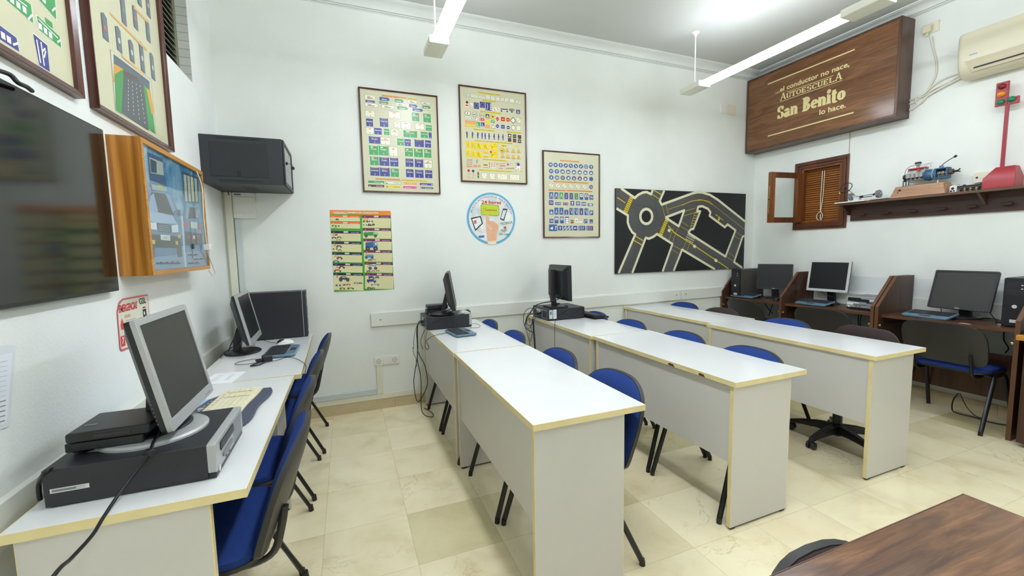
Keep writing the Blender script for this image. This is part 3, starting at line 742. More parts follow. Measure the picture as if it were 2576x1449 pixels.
# ================================================================== computers and things on the desks
# local convention: the user's side is +X
def monitor(label, loc, rz, w=.40, h=.33, zb=.12, tilt=.15, bez=M_sil, body=M_blk, scr=M_scr, bw=.018, chin=.03, stand='oval', thick=.022, base_r=(.11,.13), group=None, xs=.02, logo=None, stand_m=None, ys=0.0):
    """zb: height of the screen's bottom edge above the base; xs: x of the bottom edge"""
    t = thing('monitor', label, 'monitor', loc, rz, group); sm = stand_m or body
    ct, st = math.cos(tilt), math.sin(tilt)
    F = ((xs,ys,zb),(0,1,0),(-st,0,ct),(ct,0,st))
    b = MB(F)
    b.rbox(-w/2,w/2,0,chin,-.006,.008,bez,r=(.001,.001,.008,.008)); b.rbox(-w/2,w/2,h-bw,h,-.006,.008,bez,r=(.008,.008,.001,.001))
    b.box(-w/2,-w/2+bw,chin-.001,h-bw+.001,-.006,.008,bez); b.box(w/2-bw,w/2,chin-.001,h-bw+.001,-.006,.008,bez)
    b.obj('bezel', t, bevel=.002)
    b = MB(F); b.box(-w/2+bw-.001,w/2-bw+.001,chin-.001,h-bw+.001,-.004,.0045,scr); b.obj('screen', t, smooth=False)
    b = MB(F)
    b.rbox(-w/2+.002,w/2-.002,.002,h-.002,-.020,-.005,body,r=.01)
    i0, i1 = .06, .05
    vs = [(-w/2+.004,.004,-.020),(w/2-.004,.004,-.020),(w/2-.004,h-.004,-.020),(-w/2+.004,h-.004,-.020),
          (-w/2+i0,i1,-.020-thick),(w/2-i0,i1,-.020-thick),(w/2-i0,h-i1,-.020-thick),(-w/2+i0,h-i1,-.020-thick)]
    b.add(vs, [(3,2,1,0),(4,5,6,7),(0,1,5,4),(1,2,6,5),(2,3,7,6),(3,0,4,7)], body)
    for k in range(22):      # vent ribs
        z = .03 + k*(h-.07)/22
        for s in (-1,1): b.box(s*(w/2-.012)-.005,s*(w/2-.012)+.005,z,z+.004,-.0245,-.0195,M_gry)
    b.obj('back_cover', t, smooth=False)
    b = MB(F)
    for k in range(4): b.box(w/2-.085+k*.014,w/2-.079+k*.014,.010,.013,.008,.0088,M_gry)
    b.obj('buttons', t, smooth=False)
    if logo:
        b = MB(F); b.text(logo, 0, .006, .010, M_sil2, .0092, bold=.01, align='c'); b.obj('brand_mark', t)
    # stand
    mx, mz = xs - .04*ct - st*h*.45, zb + h*.45*ct - .04*st
    if stand == 'oval':
        b = MB(); b.lathe([(1,0),(1,.006),(.93,.012),(.5,.018),(.25,.02)], sm, (-.02,0,0), 36, base_r[0], base_r[1]); b.obj('base', t, angle=30)
        b = MB(); q = mx-.045; b.add([(q-.02,-.035,.010),(q-.02,.035,.010),(q+.02,.035,.010),(q+.02,-.035,.010),(mx-.02,-.03,mz),(mx-.02,.03,mz),(mx+.012,.03,mz),(mx+.012,-.03,mz)],
              [(0,1,2,3),(4,7,6,5),(0,4,5,1),(1,5,6,2),(2,6,7,3),(3,7,4,0)], body); b.obj('neck', t, bevel=.004)
    elif stand == 'crescent':      # silver oval plate with black saddle
        b = MB(); b.lathe([(1,0),(1,.006),(.95,.011),(.6,.012)], M_sil, (.0,0,0), 40, base_r[0], base_r[1]); b.obj('base', t, angle=30)
        b = MB(); b.lathe([(1,.0115),(.96,.018),(.4,.026)], M_blk, (-.022,0.016,0), 36, base_r[0]*.84, base_r[1]*.84)
        q = mx-.02; b.add([(q-.025,ys-.05,.014),(q-.025,ys+.05,.014),(q+.02,ys+.05,.014),(q+.02,ys-.05,.014),(mx-.03,ys-.045,mz),(mx-.03,ys+.045,mz),(mx+.01,ys+.045,mz),(mx+.01,ys-.045,mz)],
              [(0,1,2,3),(4,7,6,5),(0,4,5,1),(1,5,6,2),(2,6,7,3),(3,7,4,0)], M_blk); b.obj('neck', t, bevel=.004)
    elif stand == 'tower':         # tall black column with sloping foot
        b = MB(); b.rbox(-.085,.085,-.10,.10,0,.014,sm,r=.012); b.rbox(.055,.085,-.10,-.07,.014,.024,sm,r=.008); b.rbox(.055,.085,.07,.10,.014,.024,sm,r=.008); b.obj('base', t, bevel=.003)
        b = MB(); q = mx-.05
        b.add([(-.03,-.02,.012),(-.03,.02,.012),(.01,.02,.012),(.01,-.02,.012),(q-.02,-.028,.12),(q-.02,.028,.12),(q+.02,.028,.12),(q+.02,-.028,.12)],
              [(0,1,2,3),(4,7,6,5),(0,4,5,1),(1,5,6,2),(2,6,7,3),(3,7,4,0)], sm)
        b.rbox(q-.024,q+.024,-.033,.033,.115,zb+h*.88,sm,r=.008,axis='z'); b.cyl((q,0,mz),(mx,0,mz),.022,sm,n=14); b.obj('neck', t, bevel=.003)
    return t
G_M = 'flat computer monitors'
monitor('silver monitor in the left foreground on the flat black computer', (-.570,1.565,.8525), 0, .394, .334, .036, .19, M_sil, scr=M_scr, stand='crescent', base_r=(.135,.135), group=G_M, xs=.081, ys=.065, thick=.03, bw=.019, chin=.034)
monitor('silver-framed monitor seen at an angle in the left corner before the black tower', (-.640,3.190,.751), .03, .405, .325, .075, .20, M_sil, scr=M_scr_d, stand='oval', base_r=(.105,.12), group=G_M, xs=.058, thick=.03, chin=.038)
monitor('black monitor seen edge-on on the first-row desk by the back wall', (.755,3.52,.862), -.26, .385, .315, .045, .16, M_blk, scr=M_scr_d, stand='oval', base_r=(.11,.125), group=G_M, xs=.10, thick=.03)
monitor('black monitor seen from behind with a tall column stand, second-row desk', (1.790,3.455,.856), -.03, .405, .320, .070, .02, M_blk, scr=M_scr_d, stand='tower', group=G_M, xs=.060, thick=.035)
monitor('square black monitor in the farthest booth beside a tall dark tower', (4.58,3.375,.777), math.radians(206), .350, .292, .108, .12, M_blk, scr=M_scr_d, stand='oval', base_r=(.08,.09), group=G_M, xs=.03, thick=.02, bw=.014, chin=.018, logo='DELL')
monitor('silver-framed monitor in the middle booth on the right wall', (4.62,2.82,.777), PI+.04, .388, .322, .128, .15, M_sil2, scr=M_scr_d, stand='oval', base_r=(.085,.10), group=G_M, xs=.03, thick=.02, bw=.020, chin=.026)
monitor('large tilted black monitor in the nearest booth, silver strip under its screen', (4.60,1.795,.777), PI-.03, .380, .322, .072, .30, M_blk, scr=M_scr, stand='oval', base_r=(.085,.10), group=G_M, xs=.055, thick=.016, bw=.014, chin=.014, logo='DELL')

def desktop_pc(label, loc, rz, d, w, h, front=M_sil, group='flat computers lying under monitors', body=M_blk2, rear=False, stick=False):
    """front face at x = +d/2"""
    t = thing('desktop_computer', label, 'computer', loc, rz, group)
    b = MB(); b.box(-d/2,d/2-.022,-w/2,w/2,.004,h,body); b.obj('case', t, bevel=.002)
    b = MB(); b.rbox(-w/2,w/2,.004,h+.001,0,.022,front,r=.006) if False else None
    F = ((d/2-.022,0,0),(0,1,0),(0,0,1),(1,0,0))
    b = MB(F)
    b.rbox(-w/2,w/2,.018,h+.001,0,.022,front,r=.006); b.rbox(-w/2+.002,w/2-.002,.003,.018,0,.020,M_blk,r=.004)
    b.obj('front_panel', t, bevel=.002)
    b = MB(F); b.rbox(-w*.36,-w*.36+.15,h*.62,h*.62+.026,.0225,.025,M_blk,r=.004); b.obj('optical_drive', t, bevel=.0005)
    b = MB(F); b.rbox(-w*.36+.02,-w*.36+.13,h*.34,h*.34+.014,.0225,.026,M_gry,r=.004); b.disc(-w*.42,h*.2,.009,.009,M_white,.0232); b.rect(-w*.2,h*.25,.014,.006,M_black,.0232); b.rect(-w*.1,h*.25,.014,.006,M_black,.0232)
    b.solid = False; b.obj('ports', t)
    b = MB(F)
    for k in range(9): b.box(w*.10,w*.44,h*.22+k*h*.075,h*.22+k*h*.075+.003,.0222,.0232,M_gry)
    b.obj('grille', t, smooth=False)
    for x in (-d/2+.03,d/2-.05):
        for y in (-w/2+.03,w/2-.03):
            pass
    b = MB(); b.box(-d/2+.02,d/2-.04,-w/2+.02,w/2-.02,0,.004,M_blk); b.obj('foot_strip', t, smooth=False)
    if rear:
        R = ((-d/2,0,0),(0,-1,0),(0,0,1),(-1,0,0)); b = MB(R)
        b.rect(0,h*.52,w*.94,h*.80,M_gry,.0006); b.rect(w*.30,h*.5,w*.28,h*.6,M_blk,.0012); b.disc(w*.30,h*.5,.028,.028,M_dgry,.0018)
        for k in range(10): b.rect(-w*.44+k*.006,h*.5,.003,h*.5,M_blk,.0012)
        b.rect(-w*.16,h*.66,.05,.035,M_sil2,.0012); b.rect(-w*.02,h*.66,.03,.03,M_sil2,.0012)
        b.obj('rear_panel', t)
        b = MB(R); b.box(-.005,.025,.018,.030,.0012,.018,M_cabb); b.box(.0,.03,.048,.060,.0012,.03,M_blk); b.box(-.05,-.03,.03,.045,.0012,.012,M_blk); b.obj('connector', t, bevel=.001)
    return t
pc = desktop_pc('black flat computer with a silver front in the left foreground', (-.560,1.552,.75), 0, .372, .325, .102, front=M_sil)
SF = ((-.186,-.1628,0),(1,0,0),(0,0,1),(0,-1,0))
b = MB(SF); b.rect(.052,.046,.078,.012,M_sil2,.0005); b.rect(.050,.046,.066,.006,M_gry,.0009); b.rect(.075,.046,.02,.004,M_sil2,.0012); b.obj('asset_sticker', pc)
b = MB(SF); b.line([(.262,.063),(.298,.072),(.298,.040),(.282,.032),(.262,.063)],.0012,M_blk,.0005); b.disc(.283,.056,.006,.006,M_blk,.0009); b.obj('side_latch', pc)
b = MB(((0,0,.1021),(1,0,0),(0,1,0),(0,0,1))); b.flat([(-.135,-.075),(-.095,-.085),(-.075,-.055),(-.11,-.045)],M_paper,.0008); b.obj('paper_label', pc)
desktop_pc('black flat computer under the edge-on monitor, first row', (.775,3.548,.75), .0, .380, .31, .105, front=M_sil, rear=True)
p2 = desktop_pc('black flat computer with two white stickers under the monitor seen from behind', (1.843,3.500,.75), 0, .378, .32, .106, front=M_blk, rear=True)
b = MB(((-.189,-.1602,0),(1,0,0),(0,0,1),(0,-1,0))); b.rect(.030,.058,.034,.078,M_sil2,.0005); b.rect(.070,.058,.034,.082,M_paper,.0005)
for k in range(5): b.rect(.070,.03+k*.013,.020,.004,M_gry,.0009)
b.rect(.030,.070,.018,.03,M_teal,.0009); b.obj('stickers', p2)
p3 = desktop_pc('silver flat computer lying in the middle booth, paper sticking out of its slot', (4.600,2.400,.777), PI, .31, .285, .118, front=M_sil, body=M_gry)
b = MB(((.1555,0,0),(0,1,0),(0,0,1),(1,0,0))); b.rect(-.085,.052,.10,.022,M_paper,.001); b.rect(-.075,.092,.11,.034,M_black,.0005); b.rect(.07,.092,.09,.016,M_paper,.001); b.rect(.065,.068,.08,.012,M_black,.0005); b.obj('slot_panel', p3)

def tower_pc(label, loc, rz, d, w, h, front=M_blk, side=M_blk2, trim=None, group=None):
    t = thing('tower_computer', label, 'computer', loc, rz, group)
    b = MB(); b.box(-d/2,d/2-.025,-w/2,w/2,.006,h,side); b.obj('case', t, bevel=.002)
    F = ((d/2-.025,0,0),(0,1,0),(0,0,1),(1,0,0))
    b = MB(F); b.rbox(-w/2,w/2,.004,h+.001,0,.025,front,r=.012); b.obj('front_panel', t, bevel=.003)
    if trim:
        b = MB(F); b.box(-w/2-.001,w/2+.001,.006,h+.002,-.004,0.0,trim); b.obj('trim_strip', t, bevel=.001)
    b = MB(F)
    for k, z in enumerate((.05,.10)): b.rect(0,h-z,w*.78,.038,M_gry if front != M_blk else M_blk2,.0258)
    b.obj('drive_bay', t); b = MB(F); b.disc(w*.0,h*.42,.013,.013,M_sil2,.0262); b.obj('power_button', t); b = MB(F); b.disc(w*.25,h-.05,.006,.004,M_sil2,.0264); b.disc(w*.25,h-.075,.006,.004,M_sil2,.0264)
    b.obj('lights', t); b = MB(F); b.rect(w*.05,h*.12,w*.4,.022,M_sil2,.0262); b.obj('sticker', t)
    b = MB(); b.box(-d/2+.02,d/2-.05,-w/2+.01,w/2-.01,0,.006,M_blk); b.obj('foot_strip', t, smooth=False)
    return t
tower_pc('black tower computer standing sideways in the left corner with silver trim', (-.500,3.635,.751), .03, .395, .135, .355, front=M_dgry, trim=M_sil)
t3 = tower_pc('dark tower computer at the back of the farthest booth', (4.555,3.700,.777), PI, .42, .115, .335, side=mat('warm_grey_steel',(74,70,66),.5))
t4 = tower_pc('black tower computer at the right border in the nearest booth', (4.590,1.447,.777), PI+.01, .36, .120, .350)

def compact_keyboard(label, loc, rz, tilt=0.0, w=.30, d=.185, group='blue compact keyboards'):
    """blue keyboard with dark keys and a touchpad on the user's side (+X)"""
    t = thing('keyboard', label, 'keyboard', loc, rz, group)
    F = ((d/2,0,.001),(0,1,0),(-math.cos(tilt),0,math.sin(tilt)),(math.sin(tilt),0,math.cos(tilt)))
    b = MB(F); b.rbox(-w/2,w/2,0,d,.002,.018,M_teal,r=.022); b.obj('case', t, bevel=.004)
    b = MB(F); b.rbox(-w/2+.012,w/2-.012,.058,d-.012,.0182,.0195,M_keys,r=.004)
    for r in range(6):
        n = 15
        for c in range(n):
            u = -w/2+.016+c*(w-.032)/n; v = .062+r*(d-.08)/6
            b.box(u+.0008,u+(w-.032)/n-.0016,v,v+(d-.08)/6-.0022,.0195,.0225,M_keys)
    b.obj('keys', t, smooth=False)
    b = MB(F); b.box(-.036,.036,.010,.046,.0182,.0192,M_keys); b.box(-.036,.036,.0465,.054,.0182,.0195,M_sil); b.obj('touchpad', t, bevel=.0004)
    for e_ in (-1,1): b = MB(F); b.box(e_*(w/2-.035)-.015,e_*(w/2-.035)+.015,d-.02,d-.01,-(d*math.sin(tilt)) if tilt else 0,.004,M_keys); b.obj('foot', t, smooth=False)
    return t
compact_keyboard('blue compact keyboard lying in front of the corner monitor on the left desk', (-.415,3.055,.751), -.02)
compact_keyboard('blue compact keyboard on the first-row desk beside the flat computer', (.800,3.140,.7515), .10, w=.275, d=.17)
compact_keyboard('blue compact keyboard in the farthest booth', (4.43,3.62,.777), PI, tilt=.16)
compact_keyboard('blue compact keyboard in the middle booth before the silver monitor', (4.43,2.825,.777), PI, tilt=.16)
compact_keyboard('blue compact keyboard in the nearest booth before the large monitor', (4.43,1.915,.777), PI-.03, tilt=.16)

# cream curved keyboard with a slate wrist rest
t = thing('keyboard', 'cream multimedia keyboard with curved slate wrist rest on the left desk', 'keyboard', (-.462,2.000,.751), -.08)
F = ((.12,0,0),(0,1,0),(-1,0,0),(0,0,1))
def wave(u): return .006*math.cos(u/.25*PI*1.6)
n = 24; us = [-.235+.47*k/n for k in range(n+1)]
top_ = [(u, .070+wave(u)*.5) for u in us]; bot = [(u, .020+wave(u)+.016*(abs(u)/.235)**6) for u in us]
b = MB(F); b.prism([(u,v) for u,v in bot]+[(u,v) for u,v in reversed(top_)], .002, .014, M_navy); b.obj('wrist_rest', t, bevel=.004)
b = MB(F); b.prism([(-.235,.072+wave(-.235)*.5)]+[(u,v) for u,v in top_[1:-1]]+[(.235,.072+wave(.235)*.5),(.225,.215),(.15,.222),(-.15,.222),(-.225,.215)], .002, .020, M_crm); b.obj('case', t, bevel=.003)
b = MB(F)
for r in range(5):
    for c in range(20):
        if c in (14,17) : continue
        u = -.222+c*.0222; v = .092+r*.0205
        b.box(u,u+.0205,v,v+.0185,.020,.0262,M_crm)
for c in range(16): b.box(-.222+c*.0275,-.222+c*.0275+.016,.199,.210,.020,.0245,M_crm)
b.obj('keys', t, bevel=.0008, seg=1)
b = MB(F); b.prism([(-.175,.214),(-.12,.250),(0,.262),(.12,.250),(.175,.214)], .004, .019, M_navy); b.obj('media_panel', t, bevel=.003)
b = MB(F); b.disc(0,.237,.014,.011,M_sil,.0194)
for k in (-3,-2,-1,1,2,3): b.rect(k*.028,.236-abs(k)*.003,.012,.008,M_sil,.0194)
b.obj('media_buttons', t)
# black keyboard on the second-row desk
t = thing('keyboard', 'black keyboard hanging over the edge of the second-row desk behind the flat computer', 'keyboard', (2.125,3.440,.751), 0.05)
F = ((.085,0,.0),(0,1,0),(-math.cos(.08),0,math.sin(.08)),(math.sin(.08),0,math.cos(.08)))
b = MB(F); b.rbox(-.22,.22,0,.165,.002,.020,M_blk,r=.008); b.obj('case', t, bevel=.003)
b = MB(F)
for r in range(6):
    for c in range(21):
        b.box(-.21+c*.020,-.21+c*.020+.0175,.045+r*.019,.045+r*.019+.0165,.020,.026,M_keys)
b.obj('keys', t, smooth=False)

def mouse(label, loc, rz, body=M_blk, side=M_blk, group='computer mice'):
    t = thing('mouse', label, 'mouse', loc, rz, group)
    b = MB(); b.dome((0,0,.004),.056,.031,.034,side,squash=.8); b.obj('shell', t, angle=60)
    b = MB(); b.dome((-.018,0,.0135),.036,.0225,.0262,body,squash=.8); b.obj('buttons', t, angle=60)
    b = MB(); b.cyl((-.03,-.004,.034),(-.03,.004,.034),.008,M_gry,n=14); b.obj('wheel', t)
    b = MB(); b.rbox(-.05,.05,-.026,.026,0,.005,M_blk,r=.02); b.obj('sole', t)
    return t
mouse('black and white mouse before the tower on the left corner desk', (-.430,3.335,.751), .25, M_blk, M_white)
mouse('black and silver mouse on top of the flat computer under the edge-on monitor', (.915,3.440,.855), 2.9, M_blk, M_sil)
mouse('black mouse at the right end of the farthest booth', (4.47,3.245,.777), PI-.2)

# docking boxes
def dock(label, loc, rz, w, d):
    t = thing('docking_box', label, 'computer accessory', loc, rz, 'black docking boxes')
    b = MB(); b.box(-d/2,d/2,-w/2,w/2,0,.034,M_blk); b.box(-d/2+.005,-d/2+.02,-w/2+.02,w/2-.02,-.016,0,M_blk); b.obj('base', t, bevel=.003)
    b = MB(); b.rbox(-d/2+.004,d/2+.02,-w/2-.004,w/2,.036,.075,M_blk,r=.010,axis='y'); b.obj('cover', t, bevel=.005)
    b = MB(); b.box(-.02,.06,-w/2-.006,-w/2-.003,.048,.062,M_shell); b.box(-d/2+.02,-d/2+.05,-w/2+.05,-w/2+.06,.0748,.0762,M_gry); b.obj('latch', t, bevel=.001)
    return t
dock('black box on the rear of the foreground flat computer, behind the silver monitor', (-.645,1.540,.8655), .0, .165, .17)
for ch in bpy.data.objects['docking_box'].children: ch.scale = (1,1,.70)
dock('black rounded box at the back of the first-row flat computer', (.705,3.63,.856), 0, .10, .16)

# headset-like adapter bundle, papers, folder
t = thing('power_adapter', 'black plug adapter with coiled leads on the left desk before the blue keyboard', 'adapter', (-.468,2.838,.751), .4)
b = MB(); b.rbox(-.026,.026,-.022,.022,0,.040,M_blk,r=.01); b.obj('body', t, bevel=.006)
b = MB(); b.cyl((-.03,.008,.018),(-.055,.02,.012),.007,M_blk); b.cyl((-.03,-.008,.018),(-.058,-.004,.012),.007,M_blk); b.tube([(-.02,0,.01),(-.07,-.03,.006),(-.10,-.06,.006),(-.06,-.07,.006),(-.01,-.03,.01)],.004,M_cab); b.obj('lead_ends', t)
t = tag(MB().box(0,.15,0,.21,0,.0008,M_paper).obj('paper_sheet', loc=(-.715,2.460,.7502), rot=(0,0,-.12), smooth=False), 'sheet of white paper with grey print on the left desk against the wall', 'paper')
b = MB()
for r in range(9): b.rect(.045,.04+r*.016,.030,.003,ink((190,192,198)),.0012); b.rect(.105,.06+r*.014,.022,.003,ink((190,192,198)),.0012)
b.obj('print', t)
t = thing('blue_folder', 'light blue plastic folder on the left desk behind the silver monitor', 'folder', (-.655,1.985,.751), .05)
M_fold = mat('light_blue_plastic', (150,190,226), 0.3)
b = MB(); b.rbox(-.125,.125,-.155,.155,0,.016,M_fold,r=.006); b.obj('cover', t, bevel=.002)
b = MB(); b.box(-.120,.121,-.152,.148,.004,.012,M_paper); b.obj('pages', t, smooth=False)
# small speaker knob and white box in the nearest booth
t = thing('volume_puck', 'round black volume knob with a silver foot ring in the nearest booth', 'speaker control', (4.47,1.525,.777))
b = MB(); b.lathe([(.026,0),(.027,.004),(.026,.008)], M_chrome); b.obj('ring', t)
b = MB(); b.lathe([(.025,.008),(.026,.018),(.024,.028),(.018,.030)], M_blk); b.obj('knob', t)
tag(MB().rbox(-.045,.045,-.04,.04,0,.014,M_sil2,r=.01).obj('hub_box', loc=(4.675,1.745,.777), bevel=.003), 'small light grey box lying under the large monitor in the nearest booth', 'hub')
tag(MB().box(-.012,.012,-.03,.03,0,.0012,M_white2).obj('edge_chip', loc=(4.313,1.655,.7762), smooth=False), 'bare pale chipped patch on the front edge of the nearest booth desktop', 'chip')

# ------------------------------------------------------------------ cables
CAB = {
    'near_cable': [(-0.539,1.511,0.875),(-0.532,1.438,0.865),(-0.523,1.377,0.862),(-0.548,1.375,0.821),(-0.566,1.36,0.791),(-0.609,1.285,0.714),(-0.621,1.22,0.702),(-0.628,1.17,0.699),(-0.626,1.12,0.691)],
    'pc_back_cable': [(-0.731,1.401,0.85),(-0.735,1.382,0.85),(-0.775,1.434,0.805),(-0.775,1.429,0.781),(-0.775,1.43,0.761)],
    'box_cord': [(-0.73,2.797,1.845),(-0.72,2.827,1.769),(-0.72,2.814,1.616),(-0.72,2.822,1.485),(-0.72,2.838,1.437),(-0.73,2.881,1.397),(-0.735,2.973,1.321),(-0.735,3.003,1.282),(-0.74,2.972,1.272),(-0.745,2.922,1.305)],
    'r1_loop': [(0.799,3.4,0.921),(0.768,3.4,0.905),(0.657,3.4,0.893),(0.597,3.4,0.863),(0.557,3.4,0.836),(0.517,3.4,0.809),(0.506,3.4,0.771),(0.503,3.4,0.722),(0.505,3.4,0.664),(0.504,3.4,0.584),(0.495,3.4,0.506),(0.474,3.4,0.405),(0.465,3.4,0.334),(0.473,3.4,0.22),(0.49,3.4,0.169),(0.518,3.4,0.185),(0.564,3.4,0.272),(0.576,3.4,0.335),(0.559,3.4,0.458),(0.527,3.4,0.534),(0.507,3.4,0.584)],
    'r1_floor': [(0.573,3.38,0.838),(0.529,3.38,0.836),(0.511,3.38,0.798),(0.506,3.38,0.725),(0.505,3.38,0.626),(0.503,3.38,0.597),(0.498,3.38,0.51),(0.518,3.38,0.389),(0.518,3.38,0.268),(0.513,3.38,0.156),(0.521,3.38,0.082),(0.552,3.38,0.043),(0.614,3.438,0.006),(0.627,3.507,0.006),(0.607,3.6,0.006),(0.584,3.659,0.006)],
    'r1_thin': [(0.569,3.42,0.812),(0.52,3.42,0.801),(0.499,3.42,0.763),(0.481,3.42,0.68),(0.476,3.42,0.611),(0.471,3.42,0.615),(0.477,3.42,0.559),(0.491,3.42,0.525),(0.496,3.42,0.453)],
    'r1_kb': [(0.697,3.143,0.765),(0.642,3.163,0.757),(0.589,3.126,0.757),(0.569,3.2,0.726),(0.545,3.2,0.703),(0.562,3.2,0.658),(0.552,3.2,0.638),(0.535,3.2,0.661),(0.55,3.25,0.721),(0.57,3.3,0.768)],
    'r1_mouse': [(0.965,3.444,0.865),(0.756,3.334,0.86),(0.69,3.38,0.833),(0.62,3.38,0.799),(0.562,3.36,0.758),(0.526,3.3,0.719),(0.517,3.3,0.676),(0.532,3.3,0.621)],
    'r1_front': [(0.965,3.38,0.776),(1.0,3.37,0.775),(1.03,3.368,0.757),(0.987,3.296,0.757),(0.925,3.313,0.757)],
    'r2_mon': [(1.8,3.327,0.977),(1.78,3.334,0.951),(1.72,3.399,0.919),(1.66,3.492,0.894),(1.62,3.56,0.857),(1.6,3.61,0.786),(1.6,3.702,0.717),(1.6,3.726,0.634),(1.62,3.581,0.606)],
    'r2_b': [(1.65,3.461,0.818),(1.62,3.523,0.796),(1.6,3.652,0.763),(1.6,3.696,0.678),(1.6,3.601,0.674),(1.62,3.564,0.736)],
    'r2_c': [(1.62,3.524,0.774),(1.61,3.542,0.74),(1.61,3.617,0.662),(1.62,3.608,0.596),(1.62,3.651,0.509)],
    'r2_hose': [(1.63,3.58,0.716),(1.63,3.561,0.675),(1.63,3.551,0.605),(1.63,3.565,0.633),(1.63,3.547,0.547),(1.63,3.514,0.447),(1.63,3.512,0.379),(1.63,3.507,0.228)],
    'r2_long': [(1.987,3.282,0.86),(1.943,3.247,0.875),(1.958,3.335,0.826),(1.862,3.335,0.836),(1.771,3.33,0.795),(1.73,3.33,0.757),(1.64,3.179,0.756),(1.64,3.183,0.674),(1.64,3.185,0.551),(1.64,3.183,0.456)],
    'b_blue': [(-0.66,3.152,0.899),(-0.7,3.211,0.86),(-0.72,3.172,0.814),(-0.73,3.139,0.774)],
    'b_blk1': [(-0.66,3.072,0.929),(-0.68,3.072,0.862),(-0.758,3.4,0.76)],
    'b_blk2': [(-0.66,3.179,0.84),(-0.68,3.134,0.818),(-0.762,3.307,0.757),(-0.769,3.172,0.757),(-0.755,3.05,0.757)],
    'b_adapt1': [(-0.503,2.874,0.76),(-0.552,2.91,0.757),(-0.616,2.884,0.757),(-0.63,2.824,0.757),(-0.59,2.796,0.757),(-0.542,2.802,0.757),(-0.483,2.802,0.76)],
    'b_adapt2': [(-0.449,2.776,0.765),(-0.413,2.822,0.757),(-0.361,2.873,0.757),(-0.299,2.789,0.757),(-0.255,2.667,0.757),(-0.24,2.603,0.75),(-0.24,2.517,0.739)],
    'b_mouse': [(-0.489,3.36,0.76),(-0.562,3.465,0.757),(-0.612,3.585,0.757),(-0.654,3.741,0.757)],
    'plug_cord': [(4.74,2.179,3.148),(4.765,2.168,3.064),(4.765,2.135,2.918),(4.765,2.132,2.819),(4.765,2.154,2.758),(4.765,2.191,2.692),(4.765,2.254,2.671),(4.765,2.295,2.659)],
    'ac1': [(4.74,1.931,2.756),(4.765,1.998,2.768),(4.765,2.082,2.759),(4.765,2.147,2.727),(4.765,2.224,2.668),(4.765,2.27,2.632),(4.765,2.309,2.63)],
    'ac2': [(4.75,1.919,2.747),(4.765,1.986,2.744),(4.765,2.064,2.718),(4.765,2.134,2.701),(4.765,2.212,2.66),(4.765,2.254,2.671),(4.765,2.308,2.659)],
    'ac3': [(4.75,1.906,2.737),(4.765,1.995,2.727),(4.765,2.079,2.703),(4.765,2.166,2.67),(4.765,2.194,2.643),(4.765,2.209,2.613),(4.765,2.245,2.61),(4.765,2.264,2.645),(4.765,2.248,2.676)],
    'ac4': [(4.745,1.911,2.733),(4.755,1.976,2.725),(4.755,2.096,2.687),(4.755,2.173,2.657),(4.755,2.228,2.611),(4.755,2.274,2.581),(4.755,2.295,2.573)],
    'rc1': [(4.58,1.915,0.858),(5.126,2.163,0.785),(4.952,2.105,0.785)],
    'rc2': [(4.58,1.64,0.853),(4.993,1.729,0.785),(4.769,1.614,0.785)],
    'rc3': [(4.6,1.546,0.901),(4.6,1.578,0.872),(4.6,1.605,0.853)],
    'rc4': [(4.83,1.868,0.785),(4.813,1.826,0.785),(5.03,1.864,0.785)],
    'rc5': [(5.054,1.697,0.785),(5.164,1.765,0.785),(5.004,1.723,0.785),(4.8,1.643,0.785)],
    'rc_under': [(4.72,1.589,0.71),(4.72,1.586,0.627),(4.72,1.558,0.568),(4.72,1.573,0.526)],
    'floor1': [(4.62,1.779,0.155),(4.6,1.782,0.128),(4.927,1.893,0.006),(4.862,1.824,0.006),(4.875,1.766,0.006),(4.864,1.72,0.006),(4.837,1.651,0.006),(4.876,1.626,0.006),(4.949,1.617,0.006)],
    'floor2': [(4.62,1.771,0.157),(4.972,1.868,0.02),(4.902,1.797,0.006),(4.88,1.747,0.006)],
    'rb1': [(4.58,2.86,0.905),(4.58,2.82,0.875),(4.6,2.781,0.86),(4.62,2.749,0.855)],
    'rb_un1': [(4.74,2.597,0.701),(4.74,2.597,0.634),(4.74,2.59,0.549)],
    'rb_un2': [(4.74,2.569,0.701),(4.74,2.579,0.63),(4.74,2.573,0.552)],
    'ra1': [(4.5,3.481,0.881),(4.975,3.838,0.785)],
    'ra2': [(4.5,3.342,0.888),(4.55,3.331,0.86),(4.823,3.563,0.785),(4.779,3.633,0.785)],
    'ra_un1': [(4.72,3.593,0.699),(4.72,3.556,0.639),(4.72,3.486,0.576)],
    'ra_un2': [(4.72,3.483,0.703),(4.72,3.513,0.62),(4.72,3.535,0.545)],
    'tv_cable': [(-0.8,1.509,1.869),(-0.8,1.558,1.875),(-0.79,1.565,1.859),(-0.79,1.597,1.86),(-0.8,1.639,1.862)],
}
CAB['near_cable'] = [(-.545,1.53,.872),(-.532,1.44,.866),(-.524,1.389,.857),(-.547,1.372,.823),(-.570,1.325,.786),(-.572,1.25,.768),(-.566,1.19,.763),(-.561,1.10,.769),(-.548,1.02,.787),(-.56,.90,.74),(-.62,.80,.60)]
CAB['r2_hose'] = [(1.615,3.58,.735),(1.62,3.57,.6),(1.625,3.55,.4),(1.63,3.52,.2),(1.64,3.50,.012)]
CAB['r2_d'] = [(1.652,3.50,.80),(1.61,3.56,.82),(1.585,3.62,.78),(1.575,3.66,.70),(1.59,3.64,.64),(1.61,3.60,.68),(1.62,3.58,.76),(1.645,3.54,.79)]
CAB['r2_e'] = [(1.648,3.52,.815),(1.60,3.60,.84),(1.57,3.67,.79),(1.565,3.69,.70),(1.58,3.66,.62),(1.60,3.63,.50),(1.60,3.62,.35)]
